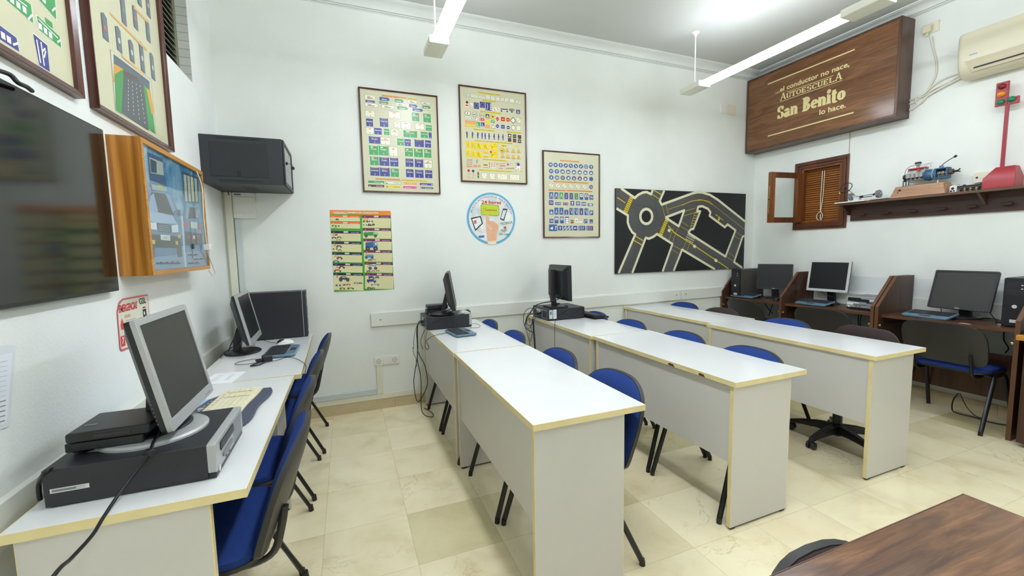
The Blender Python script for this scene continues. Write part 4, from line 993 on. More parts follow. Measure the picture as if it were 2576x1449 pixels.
CAB['rc1'] = [(4.58,1.915,.86),(4.68,1.95,.785),(4.62,1.985,.785)]
CAB['rc2'] = [(4.60,1.64,.86),(4.66,1.62,.785),(4.60,1.575,.785),(4.66,1.54,.80)]
CAB['rc4'] = [(4.46,1.78,.785),(4.54,1.73,.785),(4.62,1.70,.785),(4.70,1.66,.785)]
CAB['rc5'] = [(4.55,1.56,.785),(4.66,1.60,.785),(4.72,1.66,.785),(4.66,1.70,.785),(4.58,1.66,.785)]
CAB['ra1'] = [(4.5,3.481,.881),(4.56,3.50,.80),(4.60,3.52,.785)]
CAB['ra2'] = [(4.52,3.342,.888),(4.56,3.30,.83),(4.50,3.36,.785),(4.45,3.42,.785)]
CAB['floor1'] = [(4.62,1.779,.155),(4.60,1.80,.09),(4.60,1.80,.008),(4.55,1.74,.008),(4.56,1.66,.008),(4.54,1.58,.008),(4.56,1.50,.008),(4.61,1.44,.008)]
CAB['floor2'] = [(4.62,1.771,.157),(4.61,1.72,.06),(4.60,1.66,.008),(4.57,1.60,.016)]
def cable(k, r, m, label, group=None, cat='cable', n=7):
    o = Vector(CAB[k][0]); b = MB(((-o.x,-o.y,-o.z),(1,0,0),(0,1,0),(0,0,1))); b.tube(CAB[k], r, m, n=n, sm=5)
    return tag(b.obj('cable', loc=tuple(o), angle=80), label, cat, group)
c = cable('near_cable', .0042, M_cab, 'thick black monitor cable crossing the foreground computer and hanging off the desk')
o = Vector(CAB['near_cable'][0]); P1 = Vector(CAB['near_cable'][2])-o
b = MB(); b.cyl(P1+Vector((-.010,.012,-.001)), P1+Vector((.012,-.010,.003)), .010, M_cab, n=12); b.obj('ferrite', c, bevel=.003)
cable('pc_back_cable', .0055, M_cab, 'short black cable dropping behind the foreground flat computer')
t = cable('box_cord', .0028, M_cabw, 'thin cream cord running down the right side of the lit pine box')
o = Vector(CAB['box_cord'][0]); P1 = Vector(CAB['box_cord'][4])-o
b = MB(); b.rbox(-.018,.018,-.012,.012,-.016,.016,M_white,r=.006); b.obj('cord_switch', t, bevel=.003, loc=tuple(P1))
GC = 'black cables hanging off the first-row desk'
cable('r1_loop', .0032, M_cab, 'thick black cable in a long loop hanging off the first-row desk')
cable('r1_floor', .0032, M_cab, 'black cable hanging from the first-row desk down to the floor')
cable('r1_thin', .0018, M_cab, 'thin dark wire hanging left of the cable bundle on the first-row desk')
cable('r1_kb', .0020, M_cab, 'thin curled cable from the blue keyboard over the first-row desk edge')
cable('r1_mouse', .0020, M_cab, 'thin mouse cable draped over the first-row flat computer')
cable('r1_front', .0016, M_cab, 'thin black wire looping at the front of the first-row flat computer')
cable('r2_mon', .0042, M_cab, 'black monitor cable arching left behind the second-row computer')
cable('r2_b', .0035, M_cab, 'black cable coiled at the rear of the second-row computer')
cable('r2_c', .0030, M_cab, 'black cable dropping beside the ribbed hose at the second row')
cable('r2_hose', .0085, M_dgry, 'ribbed grey cable hose standing behind the second-row desk')
cable('r2_d', .0026, M_cab, 'coiled black cable bunch at the rear of the second-row computer')
cable('r2_e', .0026, M_cab, 'outermost black cable dropping behind the second-row computer')
cable('r2_long', .0018, M_cab, 'thin mouse cable crossing the side of the second-row computer and hanging down its desk front')
cable('b_blue', .0035, M_cabb, 'blue network cable behind the corner monitor')
cable('b_blk1', .003, M_cab, 'black cable dropping behind the corner monitor, straight one')
cable('b_blk2', .003, M_cab, 'black cable lying from the corner monitor to the left wall')
cable('b_adapt1', .0016, M_cab, 'thin looped lead on the left desk before the adapter')
cable('b_adapt2', .0018, M_cab, 'thin black lead from the adapter over the desk edge towards the chair')
cable('b_mouse', .0018, M_cab, 'thin black lead of the black and white mouse')
for k, l in (('rc1','short black lead left under the large monitor in the nearest booth'),('rc2','black lead from the large monitor to the tower in the nearest booth'),('rc4','black plug lead between blue keyboard and grey box in the nearest booth'),('rc5','coiled lead beside the tower in the nearest booth'),
             ('ra1','lead under the monitor in the farthest booth, by the tower'),('ra2','black lead under the monitor in the farthest booth, by the keyboard'),('rb1','black lead under the silver monitor in the middle booth')):
    cable(k, .0025, M_cab, l)
for k, l in (('rc_under','black cable hanging under the nearest booth desktop'),('rb_un1','black cable hanging under the middle booth desktop, left of two'),('rb_un2','black cable hanging under the middle booth desktop, right of two'),
             ('ra_un1','crossed black cable under the farthest booth desktop, falling to the right'),('ra_un2','crossed black cable under the farthest booth desktop, falling to the left')):
    cable(k, .004, M_cab, l)
cable('floor1', .0045, M_cab, 'black cable lying on the floor under the nearest booth')
cable('floor2', .003, M_cab, 'short grey wire by the cable on the floor under the nearest booth')
cable('tv_cable', .006, M_cab, 'black cable on top of the television')
# ================================================================== things on the walls
# ---- television
t = thing('television', 'large black glossy television on the left wall', 'television', (XL,1.44,1.55))
M_tv = mat('glossy_black_screen', (14,14,16), 0.10, spec=0.6)
b = MB(); b.box(.008,.0295,-.40,.626,-.289,.316,M_blk); b.obj('body', t, bevel=.004)
b = MB(); b.box(.0297,.0305,-.394,.620,-.276,.310,M_tv); b.obj('screen', t, smooth=False)
b = MB(); b.box(0,.008,-.2,.2,-.14,.14,M_blk); b.obj('wall_mount', t, bevel=.002)
# ---- pine light box
t = thing('display_box', 'orange pine display box on the left wall with a blue van picture and warning lights', 'display case', (XL,2.15,1.312))
Wd, Hd, dp = .79, .558, .11
b = MB(); b.box(0,dp-.004,0,.018,0,Hd,M_pine); b.obj('side_board', t, smooth=False)
b = MB(); b.box(0,dp-.004,Wd-.018,Wd,0,Hd,M_pine); b.obj('side_board', t, smooth=False)
b = MB(); b.box(0,dp-.004,.018,Wd-.018,0,.018,M_pineh); b.obj('bottom_board', t, smooth=False)
b = MB(); b.box(0,dp-.004,.018,Wd-.018,Hd-.018,Hd,M_pineh); b.obj('top_board', t, smooth=False)
b = MB(); b.box(dp-.004,dp,0,Wd,0,.020,M_pineh); b.box(dp-.004,dp,0,Wd,Hd-.020,Hd,M_pineh); b.box(dp-.004,dp,0,.020,.02,Hd-.02,M_pineh); b.box(dp-.004,dp,Wd-.020,Wd,.02,Hd-.02,M_pineh); b.obj('front_frame', t, smooth=False)
M_sky = noisy('painted_blue_sky', (52,128,178), (168,206,224), ns=5.5, rough=0.25, dist=.8, lo=.42, hi=.68)
H = Homo([(352.3,344),(510.4,434),(524.4,677.5),(374.3,694.3)], Wd, Hd)
def Z2(x, y): return H(x/2.498, 320+y/2.498)
F = ((dp-.012,0,0),(0,1,0),(0,0,1),(1,0,0))
b = MB(F); b.box(.018,Wd-.018,.018,Hd-.018,-.004,0,M_sky); pic = b.obj('picture', t, smooth=False)
b = MB(F)
def zp(pts, c, d=.0006): b.flat([Z2(*p) for p in pts], ink(c), d)
zp([(896,330),(960,380),(960,870),(930,880)],(110,140,168),.0005)
zp([(945,160),(1040,200),(1060,380),(955,360)],(64,100,140),.0006); zp([(955,190),(1040,225),(1045,305),(962,290)],(190,200,186),.0009); zp([(960,200),(1000,220),(1000,290),(965,285)],(60,80,96),.001)
zp([(1160,280),(1262,318),(1262,480),(1170,470)],(58,96,124),.0006)
for i in range(4): zp([(1170+i*22,300+i*8),(1186+i*22,306+i*8),(1190+i*22,470),(1176+i*22,468)],(210,214,190),.0009)
zp([(930,760),(1300,740),(1305,870),(940,900)],(130,160,196),.0005); zp([(1145,560),(1158,560),(1172,880),(1160,880)],(196,216,228),.0009)
# van seen from the front
zp([(915,520),(950,400),(1040,405),(1095,440),(1128,540),(1132,640),(1148,800),(940,820),(925,700)],(96,128,170),.0010)
zp([(938,500),(962,408),(1075,425),(1112,520),(1100,555),(945,530)],(46,52,60),.0013); zp([(938,500),(955,430),(975,415),(1000,530),(945,530)],(150,176,214),.0016); zp([(1050,420),(1075,425),(1112,520),(1095,540)],(130,160,200),.0016)
zp([(935,520),(1090,555),(1120,610),(990,600),(925,590)],(166,192,222),.0015)
zp([(985,605),(1080,615),(1078,665),(1000,655)],(30,36,46),.0018)
for i in range(4): b.line([Z2(990+i*3,614+i*11), Z2(1078-i*2,622+i*11)], .0025, ink((170,190,210)), .0021)
zp([(925,598),(985,600),(988,645),(930,638)],(226,234,240),.002); zp([(1082,618),(1122,612),(1126,660),(1084,662)],(226,234,240),.002)
zp([(928,668),(1138,690),(1146,815),(1118,818),(1112,760),(970,755),(965,820),(942,820)],(34,38,50),.0019)
zp([(925,655),(945,657),(946,680),(928,680)],(206,190,70),.0022); zp([(1120,675),(1138,675),(1138,698),(1120,696)],(206,190,70),.0022); zp([(948,708),(972,708),(972,735),(948,732)],(214,196,60),.0022); zp([(1104,715),(1120,715),(1120,740),(1104,738)],(214,196,60),.0022)
zp([(1008,675),(1070,680),(1070,714),(1010,708)],(222,230,228),.0023); p0 = Z2(1040,702); b.text('STOP', p0[0], p0[1], .010, ink((40,50,60)), .0028, align='c')
zp([(960,358),(1058,380),(1058,405),(965,392)],(160,176,190),.0022); zp([(1002,366),(1030,372),(1030,392),(1004,388)],(226,220,60),.0025); p0 = Z2(1016,386); b.text('TAXI', p0[0], p0[1], .007, ink((60,80,40)), .003, align='c')
zp([(1118,520),(1138,520),(1140,560),(1120,556)],(60,66,72),.002)
# car seen from behind
zp([(1160,585),(1170,500),(1240,500),(1266,580),(1276,760),(1165,790)],(92,136,186),.0011); zp([(1172,575),(1180,508),(1235,508),(1255,575)],(40,44,52),.0014); zp([(1172,575),(1180,508),(1200,508),(1190,575)],(150,180,206),.0017); zp([(1238,520),(1258,575),(1240,570)],(150,180,206),.0017)
zp([(1164,590),(1184,590),(1184,632),(1166,632)],(206,84,60),.0017); zp([(1254,612),(1270,612),(1270,646),(1256,646)],(206,84,60),.0017)
zp([(1200,594),(1246,600),(1246,640),(1204,634)],(210,222,216),.0017); zp([(1165,655),(1275,672),(1278,740),(1168,745)],(44,46,62),.0014); zp([(1216,682),(1230,683),(1230,704),(1217,703)],(240,236,220),.0018)
for cx in (1190,1250): zp([(cx-12,682),(cx+8,684),(cx+8,700),(cx-12,698)],(150,44,54),.0018)
b.obj('painted_vehicles', pic)
for i, (x0, x1, y0) in enumerate(((975,1130,856),(1180,1240,803),(1212,1280,830),(1182,1252,855))):
    b = MB(F); a = Z2(x0,y0); c = Z2(x1,y0); b.cyl((a[0],a[1],.004),(c[0],c[1],.004),.0022,M_cab,n=6)
    k = 4 if i == 0 else 2
    for j in range(k):
        q = (j+.7)/(k+.2); b.cyl((a[0]+(c[0]-a[0])*q,a[1],.001),(a[0]+(c[0]-a[0])*q+.012,a[1],.001),.0048,ink((190,40,40)) if (i,j)!=(0,0) else ink((40,60,110)),n=8)
    b.obj('switch_row', t)
b = MB(F); p0 = Z2(1205,750); b.cyl((p0[0],p0[1],0),(p0[0],p0[1],.012),.014,M_dgry,n=14); b.tube([(p0[0],p0[1]-.01,.004),(p0[0]-.004,p0[1]-.06,.004),(p0[0]+.004,p0[1]+.13,.004)],.0015,M_cab); b.obj('buzzer', t)
M_glass = mat('display_glass', (255,255,255), 0.02); bsdf(M_glass).inputs['Transmission Weight'].default_value = 1.0; bsdf(M_glass).inputs['IOR'].default_value = 1.45
M_pane = bpy.data.materials.new('thin_glass'); M_pane.use_nodes = True
nt = M_pane.node_tree; nt.nodes.clear(); out = nt.nodes.new('ShaderNodeOutputMaterial'); mixn = nt.nodes.new('ShaderNodeMixShader'); tr_ = nt.nodes.new('ShaderNodeBsdfTransparent'); gl = nt.nodes.new('ShaderNodeBsdfGlossy'); lw = nt.nodes.new('ShaderNodeLayerWeight')
pw = nt.nodes.new('ShaderNodeMath'); pw.operation = 'POWER'; pw.inputs[1].default_value = 5.0; ml = nt.nodes.new('ShaderNodeMath'); ml.operation = 'MULTIPLY_ADD'; ml.inputs[1].default_value = 0.9; ml.inputs[2].default_value = 0.035
gl.inputs['Roughness'].default_value = 0.03; tr_.inputs['Color'].default_value = (.97,.985,.98,1)
nt.links.new(lw.outputs['Facing'], pw.inputs[0]); nt.links.new(pw.outputs[0], ml.inputs[0]); nt.links.new(ml.outputs[0], mixn.inputs[0])
nt.links.new(tr_.outputs[0], mixn.inputs[1]); nt.links.new(gl.outputs[0], mixn.inputs[2]); nt.links.new(mixn.outputs[0], out.inputs[0])
b = MB(F); b.box(.018,Wd-.018,.018,Hd-.018,.0075,.0095,M_pane); b.obj('glass', t, smooth=False)

# ---- network cabinet in the corner
t = thing('network_cabinet', 'dark grey wall network cabinet with a glass door high in the left corner', 'cabinet', (XL,3.345,1.868))
b = MB(); b.box(0,.478,0,.478,0,.312,M_dgry); b.obj('case', t, bevel=.003)
b = MB(); b.box(.055,.388,-.003,0,.045,.268,M_dgry2)
b.obj('side_panel', t, bevel=.0015)
b = MB(); b.box(.205,.228,-.006,-.003,.052,.085,M_black); b.obj('latch', t, bevel=.001)
b = MB()
for k in range(40): b.box(.10+k*.0063,.1035+k*.0063,-.0008,.001,.288,.300,M_black)
b.obj('vent_slots', t, smooth=False); b = MB()
for k in range(40): b.box(.10+k*.0063,.1035+k*.0063,-.0008,.001,.010,.026,M_black)
b.obj('vent_slots', t, smooth=False); b = MB()
for k in range(5):
    for j in range(10): b.box(.20+j*.008,.206+j*.008,.10+k*.05,.14+k*.05,-.0006,.001,M_black)
b.obj('bottom_grille', t, smooth=False); b = MB()
for k in range(4): b.prism([(.04+.02*math.cos(q), .08+k*.06+.028*math.sin(q)) for q in [2*PI*j/16 for j in range(16)]], -.0008, .001, M_black)
b.obj('cable_holes', t, smooth=False)
b = MB(); b.box(.480,.490,.004,.474,.004,.030,M_dgry); b.box(.480,.490,.004,.474,.282,.308,M_dgry); b.box(.480,.490,.004,.030,.030,.282,M_dgry); b.box(.480,.490,.448,.474,.030,.282,M_dgry); b.obj('door_frame', t, bevel=.002)
b = MB(); b.box(.482,.486,.030,.448,.030,.282,mat('smoked_glass',(90,92,92),.08,spec=.6)); b.obj('door_glass', t, smooth=False)
b = MB(); b.cyl((.490,.06,.16),(.502,.06,.16),.010,M_black,n=14); b.cyl((.502,.06,.16),(.520,.06,.16),.002,M_chrome,n=8); b.tube([(.515,.06,.158),(.53,.055,.150),(.533,.055,.140)],.0015,M_cab); b.cyl((.533,.050,.128),(.533,.056,.128),.012,M_black,n=14); b.obj('key', t)
# network leads dropping from the cabinet to the trunking
for k,(x,m_) in enumerate(((-.815,M_cabw),(-.805,M_cab),(-.797,M_cabw))):
    tag(MB().tube([(0,0,0),(.004,.015,-.02),(.002,.02,-.045)],.003,m_).obj('network_lead', loc=(x,YB-.045,1.872)), ('white lead entering the corner trunking under the cabinet, leftmost','grey lead between two white ones under the cabinet','white lead entering the corner trunking under the cabinet, rightmost')[k], 'cable')

# ---- framed charts
def frame_chart(label, fr, W, H, fw=.014, depth=.022, cat='framed poster', sheet=M_sheet, group='framed traffic-sign charts'):
    t = thing('framed_chart', label, cat, fr[0], 0, group); F = local(fr)
    b = MB(F)
    def bar(p):     # profiled mitred bar
        b.add(p, [(0,1,2,3),(4,7,6,5),(0,4,5,1),(1,5,6,2),(2,6,7,3),(3,7,4,0)], M_frame)
    o = [(0,0),(W,0),(W,H),(0,H)]; i = [(fw,fw),(W-fw,fw),(W-fw,H-fw),(fw,H-fw)]; o2 = [(.003,.003),(W-.003,.003),(W-.003,H-.003),(.003,H-.003)]
    for k in range(4):
        j = (k+1)%4
        bar([o[k]+(0,), o[j]+(0,), i[j]+(0,), i[k]+(0,), o2[k]+(depth,), o2[j]+(depth,), i[j]+(depth*.75,), i[k]+(depth*.75,)])
    b.obj('frame', t, bevel=.0015, smooth=False)
    b = MB(F); b.box(fw-.001,W-fw+.001,fw-.001,H-fw+.001,.002,.010,sheet); s = b.obj('sheet', t, smooth=False)
    return t, s, F
INK = {'b':(62,68,140),'g':(66,158,88),'o':(236,170,90),'y':(232,210,70),'r':(210,72,56),'k':(60,52,50),'w':(238,236,214),'n':(92,66,58),'p':(214,84,150),'e':(110,116,124),'B':(60,96,158),'Y':(240,212,40),'W':(246,246,240),'R':(206,46,44)}
def I(c): return ink(INK[c])
D0 = .0104
# ---- chart 1: direction signs
t, sh, F = frame_chart('framed chart of blue and green direction signs, leftmost chart on the back wall', BACK(.164,1.902), .663, .860)
H1 = Homo([(168,158),(1028,262),(1062,1325),(228,1302)], .663, .860); sx, sy = .663/838, .860/1095
b = MB(F)
def R1(cx, cy, w, h, c, txt=None, arrow=1):
    u, v = H1(cx, cy); W, H = w*sx, h*sy
    if c == 'w': b.rect(u,v,W,H,I('k'),D0); b.rect(u,v,W-.003,H-.003,I('w'),D0+.0004)
    else: b.rect(u,v,W,H,I('W'),D0); b.rect(u,v,W-.003,H-.003,I(c),D0+.0004)
    fg = I('k') if c == 'w' else I('W')
    if h > 60:
        if txt: b.text(txt, u, v+H*.05, min(H*.17,.012), fg, D0+.0008, width=min(W*.8, len(txt)*.0075), align='c', bold=.01)
        if w*h > 7000 and c != 'w': b.rect(u-W*.18,v+H*.3,W*.22,H*.1,I('w' if c=='g' else 'g'),D0+.0008); b.rect(u+W*.12,v+H*.3,W*.26,H*.1,I('r'),D0+.0008)
        elif c == 'w': b.rect(u,v+H*.28,W*.3,H*.09,I('r'),D0+.0008)
        if w*h > 9000: b.rect(u,v+H*.44,W*.7,H*.03,fg,D0+.0008)
        y0, y1 = v-H*.18, v-H*.38; s_ = .0035
        b.rect(u,(y0+y1)/2,.0022,abs(y1-y0),fg,D0+.0008); b.flat([(u-s_,y1+.004),(u+s_,y1+.004),(u,y1-.002)],fg,D0+.0009)
def A1(cx, cy, w, h, c):
    u, v = H1(cx, cy); W, H = w*sx/2, h*sy/2
    pts = lambda e: [(u-W+e,v-H+e),(u+W-H-e*.4,v-H+e),(u+W-e,v),(u+W-H-e*.4,v+H-e),(u-W+e,v+H-e)]
    b.flat(pts(0), I('k') if c=='w' else I('W'), D0); b.flat(pts(.0015), I(c), D0+.0004)
    fg = I('k') if c=='w' else I('W')
    b.rect(u-W*.3,v+H*.25,W*.5,H*.3,I('r') if c in 'wg' else I('g'),D0+.0008); b.rect(u-W*.1,v-H*.3,W*1.0,H*.28,fg,D0+.0008)
for a in ((305,278,115,50,'w'),(305,322,105,26,'b'),(320,362,140,40,'w'),(460,297,112,42,'b'),(453,337,105,32,'g'),(498,382,135,38,'w'),(617,315,102,40,'g'),(762,328,108,36,'w'),(905,343,100,30,'w'),(635,357,100,34,'w'),(655,395,122,36,'g'),(770,372,100,38,'b'),(818,415,122,36,'b'),(911,385,102,38,'g'),(932,428,42,22,'o')): A1(*a)
for a in ((302,455,98,68,'w',None),(565,468,128,78,'w',None),(793,490,85,95,'g','Bilbao'),(917,503,88,98,'g','Oviedo'),(297,550,75,85,'b','Madrid'),(453,550,92,98,'b','Valencia'),(597,575,72,70,'w',None),(690,583,108,78,'w',None),(838,595,100,68,'w',None),(935,610,72,68,'g','Bilbao'),(300,640,78,72,'w',None),(388,645,80,72,'b','Madrid'),(482,652,62,70,'g','Burgos'),(567,660,78,72,'w','Avila'),(737,675,155,78,'g','La Coruña'),(887,685,85,70,'g','La Coruña'),(950,690,38,70,'b',None),(352,740,122,80,'b','Burgos'),(470,752,100,80,'w','Santander'),(632,762,78,78,'g','La Coruña'),(708,768,72,80,'b','Avila'),(833,775,108,85,'b',None),(927,783,72,85,'b','Valencia'),
          (342,850,100,105,'g','Oviedo'),(450,855,108,108,'g','Vergara'),(555,865,90,100,'w',None),(722,872,92,95,'g','La Coruña'),(824,878,100,100,'g','Oviedo'),(924,885,85,98,'g','Bilbao'),(350,965,92,98,'g','Bilbao'),(457,972,108,96,'b','Oviedo'),(564,978,92,98,'b','Santander'),(728,985,90,92,'b','La Coruña'),(830,990,98,95,'b','Avila'),(928,1000,88,88,'w','Segovia'),(356,1080,98,95,'b','Santander'),(463,1085,108,98,'b','Bilbao'),(570,1092,92,95,'g','Oviedo'),(732,1098,88,92,'b','Madrid'),(834,1103,98,95,'b','Vitoria'),(934,1108,85,92,'b','Zaragoza'),
          (370,1193,170,30,'g'),(553,1202,165,30,'w'),(734,1210,162,32,'o'),(910,1216,155,28,'b'),(371,1235,170,30,'n'),(553,1244,165,32,'y'),(737,1250,160,30,'p'),(912,1256,155,28,'e')): R1(*a)
for cx, cy, s, c in ((380,1193,'Olmpos','W'),(590,1203,'TOLEDO','k'),(740,1210,'S. Antonio','W'),(885,1216,'Valencia','W'),(405,1235,'Oeste','W'),(590,1245,'Chamartin','k'),(710,1250,'San Benito','W'),(930,1256,'aparcamiento','W')):
    u, v = H1(cx,cy); b.text(s, u, v-.005, .009, I(c), D0+.001, align='c', width=.055)
for cx, s in ((430,1),(488,-1),(667,-1),(968,1),(305,-1),(490,-1),(800,1),(850,-1)):
    cy = 1200 if cx in (430,488,667,968) else 1240; cy += (cx-300)*.028; u, v = H1(cx,cy); b.flat([(u-s*.006,v-.002),(u-s*.006,v+.002),(u+s*.002,v+.002),(u+s*.002,v+.006),(u+s*.009,v),(u+s*.002,v-.006),(u+s*.002,v-.002)], I('W') if cx not in (488,490) else I('k'), D0+.001)
for cx, cy, w, c, s in ((563,272,262,'o','SEÑALES DE ORIENTACION:'),(758,296,110,'y','DIRECCION'),(497,1165,262,'o','SEÑALES DE ORIENTACION:'),(780,1178,285,'y','USO ESPECIFICO  EN POBLADO')):
    u, v = H1(cx,cy); b.rect(u,v,w*sx,.015,I(c),D0); b.text(s,u,v-.0045,.0085,I('n'),D0+.0006,width=w*sx*.96,align='c')
b.obj('sign_prints', sh)

# ---- chart 2: other signs
t, sh, F = frame_chart('framed chart of complementary panels, officers and road-work signs, above the round sign', BACK(1.019,2.023), .664, .861)
H2 = Homo([(1242,137),(1971,228),(1985,1217),(1275,1190)], .664, .861); sx, sy = .664/720, .861/1020
b = MB(F)
def r2(cx, cy, w, h, c, bd=None, d=0.0):
    u, v = H2(cx,cy)
    if bd: b.rect(u,v,w*sx,h*sy,I(bd),D0+d); b.rect(u,v,w*sx-.003,h*sy-.003,I(c),D0+d+.0004)
    else: b.rect(u,v,w*sx,h*sy,I(c),D0+d)
def t2(s, cx, cy, w, h, c='k', d=.001): u, v = H2(cx,cy); b.text(s,u,v-h*sy/2,h*sy,I(c),D0+d,width=w*sx,align='c',bold=.008)
def poly2(cx, cy, r, n, c, a0=0.0, bd=None, d=0.0, ry=None):
    u, v = H2(cx,cy); R_ = r*sx; Q = (ry or r)*sx
    P = lambda k: [(u+R_*k*math.cos(a0+2*PI*i/n), v+Q*k*math.sin(a0+2*PI*i/n)) for i in range(n)]
    if bd: b.flat(P(1), I(bd), D0+d); b.flat(P(.78 if n < 6 else .86), I(c), D0+d+.0004)
    else: b.flat(P(1), I(c), D0+d)
def l2(pts, c='k', w=.0022, d=.0009): b.line([H2(*p) for p in pts], w, I(c), D0+d)
for cx, cy, w, s in ((1575,238,240,'PANELES COMPLEMENTARIOS'),(1575,317,140,'OTRAS SEÑALES'),(1592,440,228,'SEÑALES EN LOS VEHICULOS'),(1520,632,222,'SEÑALES DE LOS AGENTES'),(1842,655,168,'SEÑALES LUMINOSAS'),(1625,760,415,'SEÑALIZACION DE OBRAS:  SEÑALES DE INDICACION'),(1640,955,262,'ELEMENTOS DE BALIZAMIENTOS'),(1648,1070,365,'ELEMENTOS DE BALIZAMIENTOS LUMINOSO')):
    u, v = H2(cx,cy); b.rect(u,v,w*sx,.014,I('y'),D0); b.text(s,u,v-.0045,.008,I('n'),D0+.0006,width=w*sx*.96,align='c')
for cx, cy, w, h, s in ((1338,258,62,30,'150 m'),(1415,265,70,40,''),(1497,278,72,26,''),(1562,275,46,52,''),(1614,288,42,46,''),(1668,295,40,44,''),(1715,300,38,42,''),(1765,305,40,44,''),(1820,312,50,44,''),(1888,326,58,36,'')):
    r2(cx,cy,w,h,'w','k'); 
    if s: t2(s,cx,cy,w*.8,h*.55)
l2([(1875,335),(1903,317)],'k',.004); l2([(1475,278),(1520,280)]); l2([(1545,262),(1580,264)]); l2([(1545,290),(1580,292)]); l2([(1388,256),(1442,260)]); l2([(1388,274),(1442,278)])
for x in (1610,1665,1712,1768): l2([(x-6,275+(x-1610)*.12),(x+4,290+(x-1610)*.12),(x+4,306+(x-1610)*.12)])
r2(1337,350,46,76,'w','r'); poly2(1337,332,14,12,'k',d=.0008); r2(1337,365,30,16,'r',d=.0008); r2(1385,358,32,40,'W','B'); l2([(1378,352),(1378,366),(1392,366)],'k',.003)
for cx, cy, w, h in ((1438,368,52,66),(1503,358,54,64)):
    r2(cx,cy,w,h,'b')
    for i in range(8): poly2(cx+18*math.cos(i*PI/4),cy+22*math.sin(i*PI/4),3,8,'Y',d=.0008)
r2(1569,376,62,86,'b','k')
for i in range(4): poly2(1592,350+i*19,7,10,'W',d=.0008)
l2([(1555,345),(1560,380),(1552,412)],'W',.004)
for cx in (1632,1668): 
    r2(cx,404+(cx-1632)*.1,32,36,'W'); 
    for i in range(3): l2([(cx-12+i*4,392+i*10),(cx+4+i*4,396+i*10+4)],'r',.004)
l2([(1698,402),(1780,408)],'b',.008); poly2(1709,424,8,10,'k',d=.0008); poly2(1768,428,8,10,'k',d=.0008); r2(1820,411,54,22,'k'); t2('TAXI',1820,411,42,14,'W'); poly2(1820,432,9,10,'k'); r2(1887,432,42,46,'b'); poly2(1887,438,11,12,'W',d=.0008); poly2(1887,438,7,12,'b',d=.0012); poly2(1883,418,4,8,'W',d=.0008)
poly2(1345,451,31,24,'w',bd='k',ry=22); t2('E',1345,451,16,24); poly2(1420,463,25,24,'w',bd='k'); t2('40',1420,463,32,24); poly2(1497,473,25,24,'w',bd='k'); t2('80',1497,473,32,24)
r2(1557,480,40,44,'b'); poly2(1557,486,20,3,'Y',PI/2,d=.0008); r2(1614,487,42,52,'Y','k'); poly2(1610,482,6,8,'k',d=.001); poly2(1620,488,6,8,'k',d=.001); r2(1610,496,4,14,'k',d=.001)
r2(1348,500,62,36,'w','k'); l2([(1325,494),(1370,498)]); l2([(1325,506),(1370,510)]); r2(1422,508,56,34,'w','k'); t2('S.P.',1422,508,40,20); r2(1498,517,54,34,'R','W'); t2('F.V.',1498,517,40,20,'W')
poly2(1665,510,31,4,'R',PI/2,bd='W'); r2(1724,512,46,46,'R','Y'); poly2(1778,518,23,20,'R',bd='Y'); poly2(1833,525,34,4,'w',PI/2,bd='k'); r2(1892,525,52,56,'w','k'); l2([(1870,550),(1914,500)])
for cx, cy in ((1665,510),(1724,512),(1778,518)): l2([(cx-12,cy),(cx+12,cy+2)],'W',.004)
r2(1377,547,112,28,'o','R'); r2(1557,540,42,40,'Y','o'); r2(1614,540,44,32,'g','W'); t2('SP',1614,540,26,14,'W')
r2(1345,581,50,24,'Y','R'); r2(1408,585,50,24,'Y','R'); r2(1460,574,40,60,'g','W'); t2('L',1460,574,20,38,'W'); r2(1507,570,38,42,'b'); t2('L',1507,570,18,28,'W'); r2(1557,592,48,40,'o'); poly2(1618,598,27,3,'w',PI/2,bd='R')
poly2(1665,588,31,4,'b',PI/2,bd='W'); r2(1724,595,44,44,'b','W'); poly2(1780,603,22,20,'b',bd='W'); poly2(1836,605,24,20,'w',bd='k'); r2(1892,608,48,50,'w','k')
for cx, cy in ((1665,588),(1724,595),(1780,603)): l2([(cx-12,cy),(cx+12,cy+2)],'W',.004)
for i, cx in enumerate((1338,1397,1453,1500,1533,1575,1630,1677,1725)):     # officers
    y = 685+i*3.2; r2(cx,y-8,13,30,'b'); r2(cx-3,y+18,5,30,'b'); r2(cx+4,y+18,5,30,'b'); poly2(cx,y-30,6,8,'k')
    l2([(cx-2,y-20),(cx+(-16,16,18,6,-4,10,-14,12,-10)[i],y+(-26,-14,-20,-30,-24,2,4,-2,-2)[i])],'b',.004)
for r in range(2):
    for c in range(3): r2(1796+c*53,690+r*46+c*7,38,40,'k'); t2(('↘','↓','X','60','!','70')[r*3+c] if (r*3+c) in (2,3,5) else 'I',1796+c*53,690+r*46+c*7,20,18,('W','g','R','R','R','W')[r*3+c])
for r in range(2):
    for c, (cx, w) in enumerate(((1350,44),(1405,44),(1466,62),(1537,60))):
        if r == 1 and c == 3: continue
        cy = 790+r*92+c*8; r2(cx,cy,w,78,'Y','o')
        l2([(cx-10,cy+26),(cx-10,cy-24)],'k',.0022); l2([(cx+12,cy+26),(cx+(6 if c<2 else -4),cy),(cx+6 if c<2 else cx-4,cy-24)],'k',.0022)
        if c > 1: l2([(cx+16,cy+26),(cx+6,cy),(cx+2,cy-24)],'k',.0022)
for cy in (878,920): r2(1540,cy,58,20,'Y','o'); l2([(1520,cy),(1560,cy+2)])
for cy in (812,895):
    r2(1625,cy,90,78,'Y','o'); l2([(1606,cy+28),(1606,cy+4),(1598,cy-16)],'k',.003); l2([(1606,cy+6),(1636,cy-6)],'k',.003); l2([(1620,cy-24),(1655,cy-20)]); l2([(1640,cy),(1662,cy+2)])
